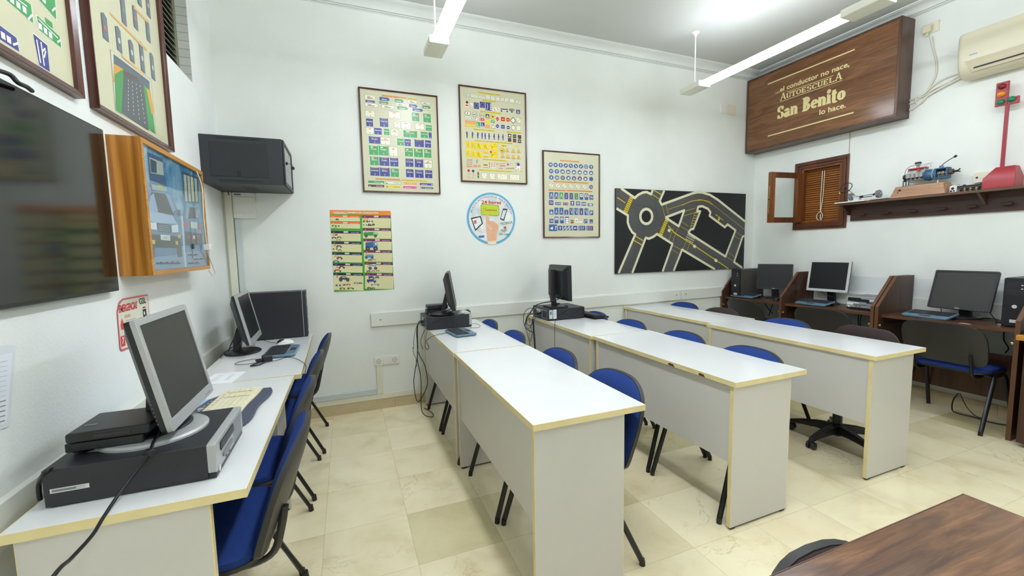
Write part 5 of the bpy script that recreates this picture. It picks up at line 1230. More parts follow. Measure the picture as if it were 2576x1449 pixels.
poly2(1596,868,11,14,'R',d=.0012); r2(1733,800,58,26,'Y'); t2('150 m',1733,800,50,16); r2(1866,808,60,14,'Y')
poly2(1717,852,26,24,'Y',bd='R'); t2('40',1717,852,32,26)
for cx, cy in ((1770,857),(1835,864),(1893,867),(1720,920),(1778,925),(1837,930),(1893,932)):
    poly2(cx,cy-4,28,3,'Y',PI/2,bd='R'); l2([(cx-6,cy+8),(cx,cy-8),(cx+6,cy+8)])
for r in range(4):
    for i in range(5):
        cx, cy = 1340+i*13, 955+r*24; s_ = 1 if r != 2 else -1; l2([(cx-3*s_,cy-8),(cx+4*s_,cy),(cx-3*s_,cy+8)],'b' if r==0 else 'r',.003)
for i in range(3): l2([(1437,960+i*14),(1456,952+i*14)],'b',.004)
for i in range(5): l2([(1418+i*14,1008),(1410+i*14 if i<3 else 1426+i*14,1020),(1418+i*14,1034)],'r',.004)
poly2(1538,1000,26,3,'Y',PI/2,ry=18); r2(1538,1008,44,8,'k',d=.0006); r2(1542,1035,60,10,'o'); l2([(1580,985),(1580,1042)],'r',.003); poly2(1580,986,6,8,'R')
for cx in (1605,1632):
    r2(cx,1010,22,60,'W'); 
    for i in range(3): l2([(cx-9,1030-i*18),(cx+9,1020-i*18)],'R',.006)
for i in range(2): l2([(1655,992+i*14),(1670,993+i*14)],'r',.004)
l2([(1680,1000),(1750,990)],'r',.003); l2([(1690,1018),(1750,1016)],'r',.006); l2([(1680,1044),(1726,1046)],'r',.004); poly2(1778,1000,14,3,'R',PI/2,ry=22); l2([(1798,1005),(1812,985),(1832,1000)],'k',.0015); l2([(1755,1045),(1845,1042)],'k',.004)
r2(1890,1022,60,90,'W','r',d=.0); poly2(1888,1000,18,16,'b',d=.001); poly2(1888,1048,16,3,'o',PI/2,d=.001); l2([(1866,1078),(1868,1052)],'k'); l2([(1916,1082),(1912,1056)],'k')
for i in range(3): l2([(1862,990+i*22),(1872,982+i*22)],'R',.005); l2([(1906,992+i*22),(1916,1000+i*22)],'R',.005)
poly2(1357,1070,17,16,'R',bd='W'); l2([(1358,1088),(1358,1125)],'k'); l2([(1342,1142),(1374,1144)],'r',.003); poly2(1405,1074,17,16,'b',bd='W'); l2([(1406,1092),(1407,1128)],'k'); l2([(1392,1145),(1420,1147)],'r',.003)
r2(1460,1118,15,64,'k'); poly2(1460,1098,6,10,'R',d=.0008); poly2(1460,1118,6,10,'o',d=.0008); poly2(1460,1138,6,10,'g',d=.0008)
for cx, w in ((1525,60),(1610,60),(1718,112),(1850,110)):
    r2(cx,1125+(cx-1525)*.05,w,66,'w','k')
    for i in range(3 if w < 80 else 5): poly2(cx-w*.3+i*w*.15 if w>100 else cx-18+i*18, 1125+(cx-1525)*.05+(-14 if i%2 else 12)-(i*6 if cx==1718 else 0),5,8,'o',d=.001)
b.obj('sign_prints', sh)

# ---- chart 3: obligation and indication signs
t, sh, F = frame_chart('smallest framed chart of round and square blue signs, right of the round sign', BACK(1.851,1.504), .661, .862, fw=.013)
H3 = Homo([(133,65),(722,110),(716,957),(145,963)], .661, .862); sx, sy = .661/580, .862/872
b = MB(F)
def l3(pts, c='W', w=.0042, d=.0009): b.line([H3(*p) for p in pts], w, I(c), D0+d)
def t3(s, cx, cy, w, h, c='W', d=.001): u, v = H3(cx,cy); b.text(s,u,v-h*sy/2,h*sy,I(c),D0+d,width=w*sx,align='c',bold=.01)
def r3(cx, cy, w, h, c='B', d=0.0): u, v = H3(cx,cy); b.rect(u,v,w*sx,h*sy,I(c),D0+d)
def d3(cx, cy, r, c='B', d=0.0): u, v = H3(cx,cy); b.disc(u,v,r*sx,r*sy,I(c),D0+d,24)
def arr3(cx, cy, ang, L=13, c='W'):
    u, v = H3(cx,cy); ca, sa = math.cos(ang), math.sin(ang); k = sx*L
    P = lambda a,q: (u+k*(a*ca-q*sa), v+k*(a*sa+q*ca))
    b.flat([P(-1,-.18),(P(.2,-.18)),P(.2,.18),P(-1,.18)], I(c), D0+.0009); b.flat([P(.1,-.6),P(1,0),P(.1,.6)], I(c), D0+.0009)
for cx, cy, w, s in ((415,182,195,'SEÑALES DE OBLIGACION'),(428,398,358,'SEÑALES DE FIN DE PROHIBICION O RESTRICCION'),(287,480,175,'SEÑALES DE INDICACION:'),(515,487,270,'SEÑALES DE INDICACIONES GENERALES')):
    u, v = H3(cx,cy); b.rect(u,v,w*sx,.015,I('o'),D0); b.text(s,u,v-.0045,.0085,I('n'),D0+.0006,width=w*sx*.96,align='c')
for i in range(9):
    cx, cy = 217+i*52, 218+i*2.8; d3(cx,cy,22)
    arr3(cx,cy,(0,PI,PI/2,PI/4,3*PI/4,-PI/4,-3*PI/4,0,PI/2)[i]) if i != 7 else (d3(cx,cy,13,'W',.0006), d3(cx,cy,9,'B',.001))
for i in range(8):
    cx, cy = 223+i*58.5, 284+i*2.5; d3(cx,cy,22)
    if i == 0: arr3(cx,cy,PI)
    elif i == 1: arr3(cx,cy,PI/2)
    else: r3(cx,cy+2,24,8,'W',.0008); d3(cx-8,cy+7,5,'W',.0008); d3(cx+8,cy+7,5,'W',.0008); r3(cx+(i%3-1)*4,cy-4,12,7,'W',.0008)
    cx, cy = 225+i*58.2, 348+i*2.2; d3(cx,cy,22)
    if i == 0: l3([(cx,cy-12),(cx,cy+2),(cx-6,cy+13)]); l3([(cx,cy+2),(cx+6,cy+13)]); l3([(cx-7,cy-2),(cx+7,cy-2)])
    elif i == 1: t3('30',cx,cy,28,22)
    elif i == 2: d3(cx,cy,12,'Y',.0006); d3(cx,cy,7,'B',.001)
    elif i == 7: l3([(cx-8,cy+8),(cx+8,cy-8)],'k',.002)
    else: r3(cx,cy,16,16,'W' if i in (3,6) else 'o',.0008); r3(cx,cy+9,20,5,'W',.0008)
for i in range(7):
    cx, cy = 223+i*68, 430+i*2.6
    if i < 6: d3(cx,cy,23,'e'); d3(cx,cy,21.5,'w',.0004); l3([(cx-12,cy+16),(cx+12,cy-16)],'k',.003)
    else: d3(cx,cy,21); t3('30',cx,cy,26,20); l3([(cx-14,cy+14),(cx+14,cy-14)],'R',.006,.0014)
for i in range(9):
    cx = 224+i*51.3; cy = 532+i*1.8; c = 'g' if i in (2,5) else 'B'
    if i < 8: r3(cx,cy,38,66,c)
    else: r3(633,551,42,48)
    if i in (0,1,2): l3([(cx-9,cy+24),(cx-3,cy-20)]); l3([(cx+9,cy+24),(cx+3,cy-20)]); l3([(cx-8,cy-4),(cx+8,cy-4)],w=.003)
    if i in (3,4,5): l3([(cx,cy+20),(cx,cy-18)]); l3([(cx-14,cy+26),(cx+14,cy-26)],'R',.006,.0014)
    if i in (6,7): r3(cx,cy-10,26,28,'W',.0008); r3(cx,cy-10,10,10,'k',.0012)
    if i == 7: l3([(cx-14,cy+26),(cx+14,cy-26)],'R',.006,.0014)
t3('70',633,551,28,22)
r3(224,605,44,48); t3('70',224,605,28,22); l3([(206,624),(242,588)],'R',.006,.0014); r3(293,615,56,28); t3('70-90',293,615,46,14); r3(371,617,52,26); l3([(350,628),(392,604)],'R',.006,.0014); t3('70-90',371,617,40,12)
r3(439,611,38,48); arr3(439,611,PI/2,16); r3(498,613,42,42); arr3(490,613,PI/2,13); arr3(506,613,PI/2,13); r3(556,617,46,38)
for dx in (-13,0,13): arr3(556+dx,617,PI/2,11)
r3(622,626,56,26); arr3(622,626,0,20)
for i in range(9):
    cx = 226+i*50.8; big = i in (1,2,4,5,6,7); cy = (690 if big else 700)+i*.9; r3(cx,cy,40,70 if big else 50)
    if i == 0: b.flat([H3(cx-15,cy+16),H3(cx+15,cy+16),H3(cx,cy-14)],I('W'),D0+.0008); l3([(cx-4,cy+12),(cx+2,cy-4),(cx+6,cy+12)],'B',.0022,.0012)
    elif i in (1,2): l3([(cx,cy-22),(cx-2,cy),(cx-10,cy+22)]); l3([(cx-2,cy),(cx+10,cy+22)]); 
    elif i in (3,6): r3(cx,cy+6,5,34,'W',.0008); r3(cx,cy-12,18,8,'R',.0012)
    elif i in (4,5,7): r3(cx+8,cy,4,56,'W',.0008); l3([(cx-12,cy-20),(cx+4,cy+16)]); r3(cx-4,cy-4,10,8,'R',.0012) if i != 7 else None
    else: t3('P',cx,cy,20,34)
r3(227,790,42,42); t3('TAXI',227,790,32,18)
for cx in (278,333): r3(cx,781,38,68); r3(cx,770,26,24,'W',.0008); r3(cx,772,16,8,'k',.0012)
r3(386,781,38,68); 
for k in range(3): r3(386,768+k*19,30,15,'W',.0008)
r3(437,787,32,16,'g'); r3(437,806,32,16,'R'); r3(480,785,26,40,'W'); d3(480,787,6,'e',.0006); r3(520,800,36,12,'W'); r3(574,792,38,44); l3([(566,808),(566,786),(576,778),(584,786),(584,796)]); r3(631,793,36,42); d3(637,786,6,'R',.0008); l3([(620,802),(642,804)])
r3(243,859,80,66); b.flat([H3(210,866),H3(240,846),H3(240,880)],I('W'),D0+.0008); t3('?',270,858,16,40)
for cx, w in ((315,44),(357,22),(391,22),(425,22),(468,44),(537,70),(617,70)):
    r3(cx,862,w,48)
    if w == 22: l3([(cx-8,876),(cx+8,850)],w=.006)
    elif w == 44: arr3(cx,862,PI/2 if cx==315 else PI,14)
    else:
        for dx in (-22,-4,12): l3([(cx+dx,846),(cx+dx,862),(cx+dx-5,878)])
l3([(588,882),(646,842)],'R',.007,.0014)
b.obj('sign_prints', sh)

# ---- licence poster (unframed, laminated)
fr = BACK(-.104,1.063); Wp, Hp = .488, .684
t = thing('licence_poster', 'green and orange unframed poster of driving licence classes with small vehicles', 'poster', fr[0]); F = local(fr)
b = MB(F); b.rbox(-.004,Wp+.004,-.004,Hp+.004,0,.0012,mat('laminate_clear',(226,230,222),.15),r=.006); b.rbox(0,Wp,0,Hp,.0012,.0018,ink((72,160,50)),r=.004); lic = b.obj('sheet', t, smooth=False)
HL = Homo([(148,135),(868,148),(905,1075),(200,1112)], Wp, Hp); kx = Wp/712
b = MB(F)
def q4(x0,y0,x1,y1,c,d): b.flat([HL(x0,y0),HL(x1,y0+(x1-x0)*.015),HL(x1,y1+(x1-x0)*.015),HL(x0,y1)], ink(c), d)
q4(150,136,866,184,(240,130,40),.0022); u, v = HL(462,168); b.text('LICENCIAS Y PERMISOS DE CONDUCCIÓN', u, v-.005, .013, I('W'), .003, width=520*kx, align='c', bold=.02)
b.line([HL(205,178),HL(360,181)], .003, I('W'), .003)
paper_c = (224,218,168)
left = [(158,196,505,265,'o',''),(160,273,507,350,'o',''),(166,383,515,500,'v','AM'),(172,510,521,628,'v','A1'),(180,638,528,752,'v','A2'),(188,768,534,872,'v','A'),(193,882,545,1085,'v','B')]
right = [(533,200,866,345,'m','BTP'),(541,352,872,472,'m','C1'),(547,478,878,605,'m','C'),(553,612,884,745,'m','D1'),(561,755,890,875,'m','D'),(567,885,897,1068,'m','E')]
for x0,y0,x1,y1,c,s in left+right:
    q4(x0,y0,x1,y1,paper_c,.0022); hc = {'o':(240,110,40),'v':(40,30,80),'m':(118,36,96)}[c]; hh = 24 if c=='o' else 28
    q4(x0,y0,x1,y0+hh,hc,.0026); q4((x0+x1)/2-28,y0+3,(x0+x1)/2+26,y0+22,(224,204,180),.003)
    u, v = HL(x0+32,y0+14); b.text('clase',u,v-.003,.006,I('W'),.003,align='c'); u, v = HL(x1-65,y0+16+(x1-x0)*.012); b.text('Autoriza a conducir',u,v-.003,.0065,I('W'),.003,width=95*kx,align='c',bold=.01)
    xm = x0+(x1-x0)*.38
    b.line([HL(xm,y0+hh+4),HL(xm,y1-4)],.0006,I('e'),.0028)
    for i in range(int((y1-y0-hh-12)/13)):
        if s == 'B' and i > 6: break
        b.line([HL(xm+10,y0+hh+14+i*13),HL(x1-14,y0+hh+16+i*13+3)],.0012,ink((196,186,150)),.0028)
    if s: u, v = HL(x0+42,y0+58); b.text(s,u,v,.020,ink((236,96,50)),.0034,align='c',skew=.25,bold=.01)
def car(cx, cy, L, hgt, c, kind='car'):
    P = lambda a, q: HL(cx+a*L, cy-q*hgt)
    col = ink(c)
    if kind == 'truck': b.flat([P(-.5,-.1),P(.18,-.1),P(.18,.62),P(-.5,.5)],col,.0036); b.flat([P(.2,-.15),P(.5,-.15),P(.5,.3),P(.42,.55),P(.2,.55)],ink(tuple(min(255,int(q*1.15+12)) for q in c)),.0038); b.flat([P(.28,.2),P(.46,.2),P(.42,.46),P(.28,.46)],ink((200,216,220)),.0042)
    elif kind == 'bike': b.flat([P(-.3,-.05),P(.3,.0),P(.35,.4),P(.1,.25),P(-.4,.35)],col,.0036)
    elif kind == 'bus': b.flat([P(-.5,-.15),P(.5,-.25),P(.5,.35),P(.3,.5),P(-.4,.42)],col,.0036); b.flat([P(-.42,.15),P(.44,.12),P(.44,.3),P(-.42,.32)],ink((120,140,150)),.0040)
    else: b.flat([P(-.5,-.1),P(.5,-.2),P(.5,.1),P(.25,.18),P(.1,.45),P(-.25,.45),P(-.48,.15)],col,.0036); b.flat([P(-.2,.18),P(.16,.16),P(.06,.38),P(-.2,.38)],ink((170,184,190)),.0040)
    rr = hgt*.28*kx
    for a in ((-.32,.34) if kind != 'bike' else (-.42,.42)):
        u, v = P(a,-.2); b.disc(u,v,rr,rr,I('k'),.0044,14); b.disc(u,v,rr*.45,rr*.45,I('e'),.0047,10)
for a in ((238,245,36,26,(50,50,54),'car'),(200,320,56,24,(120,170,40),'car'),(240,320,40,30,(190,200,60),'bike'),(215,342,40,12,(60,60,60),'bike'),(200,462,44,30,(50,60,150),'bike'),(260,458,44,30,(40,110,70),'bike'),(250,486,40,22,(196,196,90),'bike'),(258,565,54,36,(60,64,80),'bike'),(212,592,50,30,(220,220,120),'bike'),(268,610,34,26,(60,60,60),'bike'),(265,702,56,42,(80,60,90),'bike'),(222,742,62,34,(40,120,190),'bike'),(290,812,60,42,(120,40,40),'bike'),(240,852,76,40,(190,50,40),'bike'),
          (318,952,124,70,(70,78,84),'car'),(248,1022,60,40,(226,226,214),'car'),(318,1018,26,30,(190,190,190),'car'),(368,1020,52,24,(206,80,60),'car'),(458,1002,54,24,(180,200,210),'bus'),(512,1002,40,24,(70,110,150),'car'),(296,1064,66,34,(190,150,50),'car'),(394,1064,84,32,(130,170,40),'car'),
          (572,262,60,42,(226,200,50),'car'),(634,262,48,32,(226,228,214),'car'),(566,306,48,28,(226,228,214),'car'),(620,310,40,36,(130,50,40),'car'),(664,302,24,36,(200,200,60),'car'),
          (632,432,165,62,(60,150,80),'truck'),(642,572,140,100,(40,100,150),'truck'),(614,690,104,54,(60,150,200),'bus'),(622,728,44,24,(180,60,70),'bus'),(672,724,38,18,(220,180,170),'bus'),(656,812,98,70,(222,224,216),'bus'),(604,862,48,24,(60,120,170),'bus'),(660,858,42,20,(220,150,120),'bus'),(712,856,42,20,(220,150,120),'bus'),
          (640,938,70,34,(40,80,130),'truck'),(706,934,44,30,(60,100,140),'bus'),(640,980,110,42,(60,56,140),'truck'),(680,1022,110,26,(190,200,196),'bus'),(616,1060,56,28,(110,50,40),'car'),(664,1060,38,22,(90,90,90),'car')): car(*a)
b.line([HL(240,1100),HL(640,1092)], .0022, ink((190,220,170)), .003); b.line([HL(720,1088),HL(870,1078)], .0022, ink((190,220,170)), .003)
b.obj('print', lic)

# ---- round 24 horas sign
Rr = .243
t = thing('round_sign', 'round blue-rimmed sign with a pointing hand and 24 horas in red', 'sign', (1.310,YB,1.692)); F = ((0,0,0),(1,0,0),(0,0,1),(0,-1,0))
b = MB(F); b.prism([(Rr*math.cos(2*PI*k/64),Rr*math.sin(2*PI*k/64)) for k in range(64)],0,.004,ink((92,176,220))); s = b.obj('disc', t, smooth=False)
b = MB(F); b.disc(0,0,.228,.228,ink((120,140,160)),.0046,64); b.disc(0,0,.224,.224,ink((226,230,228)),.005,64)
M_blur = noisy('soft_grey_print', (196,200,202), (240,240,236), ns=9, rough=.3)
b.disc(0,.02,.200,.190,M_blur,.0054,48)
def zc(x, y): return ((x-2075)*.000838, -(y-236)*.000838)
def arc_text(s, rad, a0, a1, h, c, d):
    wts = {'I':.45,' ':.5,',':.35,'M':1.2,'O':1.1,'A':1.05,'U':1.0}; tot = sum(wts.get(ch,.9) for ch in s); a = a0
    for ch in s:
        wch = wts.get(ch,.9)/tot*(a1-a0); mid = a+wch/2
        if ch != ' ':
            vs, fs = glyphs(ch, .01); x0 = min(v[0] for v in vs); x1 = max(v[0] for v in vs); sc = h/.73
            out = []
            for v in vs:
                lx = (v[0]-(x0+x1)/2)*sc; ly = v[1]*sc
                out.append(((rad+ly)*math.cos(mid)+lx*math.sin(mid), (rad+ly)*math.sin(mid)-lx*math.cos(mid), d))
            b.add(out, fs, c)
        a += wch
arc_text('EN ESTA AUTOESCUELA, AULA ABIERTA', .199, math.radians(166), math.radians(12), .0175, ink((52,60,140)), .0062)
b.text('24 horas', 0, .138, .032, ink((206,40,50)), .0066, width=.196, align='c', bold=.025)
G = ink((176,196,44)); 
def flatz(pts, c, d): b.flat([zc(*p) for p in pts], c if not isinstance(c, tuple) else ink(c), d)
flatz([(1948,90),(1962,72),(2160,84),(2168,100),(2168,190),(2150,210),(1960,198),(1948,182)], (150,166,40), .0060); flatz([(1956,96),(1966,80),(2154,92),(2160,104),(2160,184),(2146,200),(1966,190),(1956,178)], (186,204,50), .0064)
u, v = zc(2070,150); b.text('matferline', u, v, .017, ink((196,60,60)), .0072, width=.118, align='c', bold=.02); u, v = zc(2150,150); b.text('.es', u-.004, v, .009, I('W'), .0072, align='c')
b.line([zc(1972,132),zc(1990,118),zc(2012,128)], .003, ink((196,60,60)), .0072)
# tablet and phone
flatz([(1830,232),(1948,208),(1970,292),(1878,378)], (30,30,34), .0060); flatz([(1844,244),(1938,222),(1956,290),(1882,356)], (232,236,240), .0064); flatz([(1858,262),(1892,254),(1898,290),(1868,300)], (206,120,90), .0068)
flatz([(2216,120),(2270,124),(2224,262),(2174,240)], (40,42,46), .0060); flatz([(2218,138),(2258,140),(2218,244),(2184,230)], (214,222,228), .0064)
flatz([(1914,430),(1984,424),(1980,450),(1918,452)], (70,110,170), .0062)
# hand with a raised index finger
SK, SK2 = ink((226,176,146)), ink((204,146,114))
finger = [(2008,200),(2014,186),(2030,184),(2040,196),(2044,250),(2052,262),(2084,262),(2110,270),(2124,286),(2144,296),(2156,322),(2156,350),(2140,388),(2134,420),(2126,480),(2124,520),(2020,520),(2018,486),(2012,430),(2006,380),(2006,330),(2004,280)]
b.flat([zc(*p) for p in finger], SK, .0070)
for p in (((2044,262),(2046,300),(2040,340)),((2072,290),(2092,318),(2086,346)),((2098,300),(2116,322),(2108,352)),((2124,306),(2138,326),(2128,352)),((2050,346),(2086,372),(2120,366)),((2086,400),(2088,440),(2100,470))): b.line([zc(*q) for q in p], .0028, SK2, .0074)
b.flat([zc(*p) for p in ((2016,300),(2030,296),(2060,330),(2078,352),(2064,372),(2040,360),(2022,336))], ink((232,186,158)), .0077); b.flat([zc(*p) for p in ((2062,334),(2076,344),(2074,354),(2062,348))], ink((240,206,190)), .0080)
b.flat([zc(*p) for p in ((2016,494),(2128,486),(2124,520),(2100,530),(2040,528),(2022,514))], ink((236,226,206)), .0077)
TG = ink((50,150,120))
for s_, x, y, w in (('TEÓRICA',2252,312,.130),('TEST',2218,386,.066),('On Line',2224,424,.108)):
    u, v = zc(x,y); b.text(s_, u, v, .024, TG, .0082, width=w, align='c', bold=.015, rise=.16 if s_=='TEÓRICA' else 0)
u, v = zc(2234,338); b.rect(u,v,.028,.009,I('R'),.0082); b.rect(u,v,.009,.028,I('R'),.0082)
b.obj('print', s)

# ---- road map board
fr = BACK(2.705,1.113); Wm, Hm = 1.900, .912
t = thing('road_map_board', 'black board painted with grey streets, a roundabout and yellow markings', 'wall board', fr[0]); F = local(fr)
b = MB(F); b.box(0,Wm,0,Hm,0.001,.022,M_black); s = b.obj('board', t, bevel=.002)
HM = Homo([(868,455),(2182,515),(2162,1262),(868,1320)], Wm, Hm)
GREY, CRM, YEL = ink((80,80,80)), ink((222,218,186)), ink((214,190,24)); BK = M_black
b = MB(F); d = .0226
def mp(pts): return [tuple((min(max(q[0],0.001),Wm-.001), min(max(q[1],0.001),Hm-.001))) for q in (HM(*p) for p in pts)]
b.flat([(0.001,0.001),(Wm-.001,0.001),(Wm-.001,Hm-.001),(0.001,Hm-.001)], GREY, d)
def arc(c, r, a0, a1, n=14, ry=None): return [(c[0]+r*math.cos(a0+(a1-a0)*k/n), c[1]-(ry or r)*math.sin(a0+(a1-a0)*k/n)) for k in range(n+1)]
# black blocks with cream kerbs (traced on the board)
blk = [
 [(930,455),(1060,555),(1090,525),(1140,500),(1180,495),(1225,518),(1240,472),(1060,462)],
 [(1362,476),(1312,585),(1332,622),(1640,510),(1740,500),(1820,525),(1900,575),(2178,795),(2182,515),(1700,492)],
 [(868,650),(990,730),(988,800),(1005,850),(1035,900),(1065,922),(898,1316),(868,1320)],
 [(1035,1312),(1172,955),(1205,965),(1250,945),(1285,918),(1442,1018),(1342,1298)],
 [(1450,1296),(1540,1075),(1875,1277)],
 [(1600,905),(1628,870),(1652,868),(1722,690),(1690,690),(1700,645),(1740,638),(1800,665),(1825,700),(1815,735),(1970,850),(1998,822),(2078,882),(1978,1145)],
 [(2165,935),(2150,945),(2065,1200),(2150,1262),(2165,1262)],
 [(1370,752),(1560,680),(1505,840)]]
for i, p in enumerate(blk): b.flat(mp(p), BK, d+.0006+i*.00002)
KW = .027
kerbs = [[(920,455),(1060,555),(1090,525),(1140,500),(1180,495),(1225,518),(1240,474)],
 [(1358,476),(1312,585),(1332,622),(1640,510),(1690,498),(1740,500),(1820,525),(1900,575),(2176,792)],
 [(874,660),(990,730),(988,800),(1005,850),(1035,900),(1065,922),(898,1312)],
 [(1037,1310),(1172,955),(1205,965),(1250,945),(1285,918),(1442,1018),(1344,1296)],
 [(1456,1290),(1540,1075),(1872,1273)],
 [(1600,905),(1628,870),(1652,868),(1722,690),(1690,690),(1700,645),(1740,638),(1800,665),(1825,700),(1815,735),(1970,850),(1998,822),(2078,882),(1978,1145),(1600,905)],
 [(2166,938),(2150,945),(2065,1200),(2148,1258)],
 [(1370,752),(1560,680),(1505,840),(1370,752)]]
for p in kerbs: b.line(mp(p), KW, CRM, d+.0010)
b.flat(mp(arc((1176,741),72,0,2*PI,28,88)), CRM, d+.0012); b.flat(mp(arc((1176,741),48,0,2*PI,28,60)), BK, d+.0016)
# tyre traces
TR = ink((54,54,54))
for p in ([(880,515),(980,600),(1100,630),(1210,640),(1270,690),(1290,760),(1340,830),(1480,900),(1700,1030),(1960,1200)],[(880,545),(980,620),(1060,650),(1090,720),(1100,790),(1150,835),(1210,850),(1260,830),(1330,830)],
          [(1295,480),(1262,570),(1270,660),(1290,720)],[(1150,850),(1110,940),(1060,1090),(960,1310)],[(1170,860),(1130,960),(1080,1100),(985,1310)],[(1560,960),(1700,1050),(1900,1180)]): b.line(mp(p), .004, TR, d+.0009)
# yellow markings
def stripe(p, w=.006): b.line(mp(p), w, YEL, d+.0012)
stripe([(880,548),(965,605)],.010); stripe([(1250,475),(1325,522)],.010); stripe([(1230,515),(1305,565)],.008); stripe([(1068,940),(1145,985)],.010); stripe([(1050,980),(1130,1028)],.010)
def zebra(a, bb, c, e, n):
    q = mp([a,bb,c,e]); b.flat(q, YEL, d+.0012)
    for k in range(1,n):
        f = k/n; P = lambda s0, s1: (s0[0]+(s1[0]-s0[0])*f, s0[1]+(s1[1]-s0[1])*f)
        b.line([P(q[0],q[3]),P(q[1],q[2])], .005, BK, d+.0016)
zebra((1010,540),(1042,560),(985,708),(945,685),8); zebra((1368,770),(1398,785),(1338,938),(1305,915),8)
stripe([(1398,835),(1460,905),(1640,1020),(1865,1170),(2010,1270)],.012)
for (x,y) in ((1408,882),(1665,1042),(1882,1184)): b.line(mp([(x-12,y-8),(x+12,y+8)]), .034, CRM, d+.0020)
for p in ([(1375,622),(1400,725)],[(1335,630),(1365,745)],[(1395,670),(1545,622)],[(1690,580),(1750,578),(1850,625),(2168,872)],[(1575,685),(1680,655)],[(1560,735),(1690,695)],[(1535,795),(1605,842)],[(1525,840),(1600,885)],[(1455,855),(1405,980)],[(1495,860),(1440,1000)],[(1585,985),(1550,1065)],[(1625,990),(1590,1082)],[(1450,1035),(1530,1075)],[(1435,1075),(1505,1115)],[(2075,895),(2150,940)],[(2070,940),(2130,975)],[(2010,1105),(2065,1145)],[(1990,1145),(2060,1195)]): stripe(p,.004)
stripe([(1535,628),(1630,588),(1720,573),(1810,590),(1850,625)],.007)
for i in range(6): stripe([(1668-i*9,705+i*26),(1700-i*10,708+i*26)],.006)
stripe([(1668,700),(1620,860)],.004); stripe([(1875,722),(1955,782)],.008); stripe([(1915,755),(1905,785)],.026)
for i in range(5):
    for j in range(3): b.line(mp([(1590+i*16-j*8,925+i*9+j*20),(1602+i*16-j*8,931+i*9+j*20)]), .010, CRM, d+.0018)
b.obj('street_print', s)
b = MB(F)
for x, y in ((.03,Hm-.03),(.03,.03),(Wm-.03,Hm-.03),(Wm-.03,.03)): b.cyl((x,y,.022),(x,y,.026),.008,M_mahog,n=12)
b.obj('screw', t)

# ---- left wall charts
t, sh, F = frame_chart('framed chart cut by the top-left corner, green service signs on cream', LEFT(1.29,1.942), .680, .86, fw=.024, depth=.03)
b = MB(F); HA = Homo([(0,-95),(160,0),(188.6,250.4),(0,157)], .345, .33)
def fA(x,y): u, v = HA(x,y); return (u+.335, v)
def signA(pts, c, bd='W'):
    cx = sum(p[0] for p in pts)/len(pts); cy = sum(p[1] for p in pts)/len(pts)
    b.flat([fA(*p) for p in pts], I(bd), D0); b.flat([fA(cx+(p[0]-cx)*.93,cy+(p[1]-cy)*.93) for p in pts], I(c), D0+.0006)
signA([(5,-5),(72,28),(75,70),(8,25)],'g'); signA([(82,-30),(128,0),(130,52),(85,12)],'g'); signA([(80,46),(138,88),(141,116),(84,80)],'g'); signA([(-20,75),(32,108),(36,142),(-20,112)],'b'); signA([(69,88),(104,112),(108,184),(80,168)],'b'); signA([(100,48),(118,58),(120,72),(102,62)],'g')
for x, y in ((15,20),(28,27),(41,35),(54,42),(90,5),(100,12),(88,72),(100,80),(112,88),(0,108),(12,115)): b.rect(*fA(x,y), .016, .018, I('W'), D0+.001)
for p in (((60,62),(70,50)),((118,32),(126,24)),((128,102),(136,96)),((20,125),(32,120))): b.line([fA(*q) for q in p], .006, I('W'), D0+.0012)
for p in (((83,160),(77,104)),((92,166),(87,108)),((93,145),(98,128)),((90,130),(97,122))): b.line([fA(*q) for q in p], .006, I('W'), D0+.0012)
for p in (((8,6),(60,34)),((86,-14),(120,8)),((84,56),(130,92))): b.line([fA(*q) for q in p], .004, I('W'), D0+.0012)
b.obj('sign_prints', sh)
t, sh, F = frame_chart('tall framed chart with a motorway picture and traffic lights, over the pine box', LEFT(2.058,1.940), .745, .86, fw=.024, depth=.03)
b = MB(F); HB = Homo([(195,0),(392,0),(419.7,378.3),(227,280.5)], 1, 1)
P0 = [(2.053-2.058, 2.313-1.940),(2.816-2.058,2.717-1.940),(2.782-2.058,.007),(0.0,-.01)]
def homo4(src, dst):
    A = []; B = []
    for (x,y),(u,v) in zip(src,dst):
        A.append([x,y,1,0,0,0,-u*x,-u*y]); B.append(u); A.append([0,0,0,x,y,1,-v*x,-v*y]); B.append(v)
    h = np.append(np.linalg.solve(np.array(A,float),np.array(B,float)),1).reshape(3,3)
    return lambda x,y: tuple(float(q) for q in ((h@np.array([x,y,1.0]))[:2]/(h@np.array([x,y,1.0]))[2]))
fB0 = homo4([(195,0),(392,0),(419.7,378.3),(227,280.5)], P0)
fB = lambda x,y: fB0(x/2.995, y/2.995)
def fz(pts, c, dd=0.0): b.flat([fB(*p) for p in pts], ink(c) if isinstance(c, tuple) else I(c), D0+dd)
fz([(805,368),(1120,600),(1160,1012),(845,838)],(170,168,150),0); fz([(810,374),(1116,604),(1155,1006),(848,834)],(214,212,188),.0004)
fz([(830,405),(1105,612),(1108,690),(835,500)],(92,104,116),.0008); fz([(835,480),(905,520),(900,560),(845,620),(830,620)],(220,160,60),.0010); fz([(840,560),(910,520),(895,860),(850,830)],(66,150,80),.0012); fz([(1060,640),(1110,680),(1150,1010),(1090,960)],(66,160,84),.0012); fz([(1080,660),(1112,690),(1140,850),(1120,860)],(222,160,60),.0014)
fz([(908,560),(1060,640),(1100,985),(892,852)],(88,92,98),.0014); fz([(905,530),(1010,580),(1030,620),(905,570)],(96,82,76),.0016)
for k in range(4):
    for j in range(9):
        f = j/9; x = 940+k*30+f*k*14; y = 600+k*14+f*(250+k*20); b.line([fB(x,y),fB(x+1,y+14)], .004, I('W'), D0+.0022)
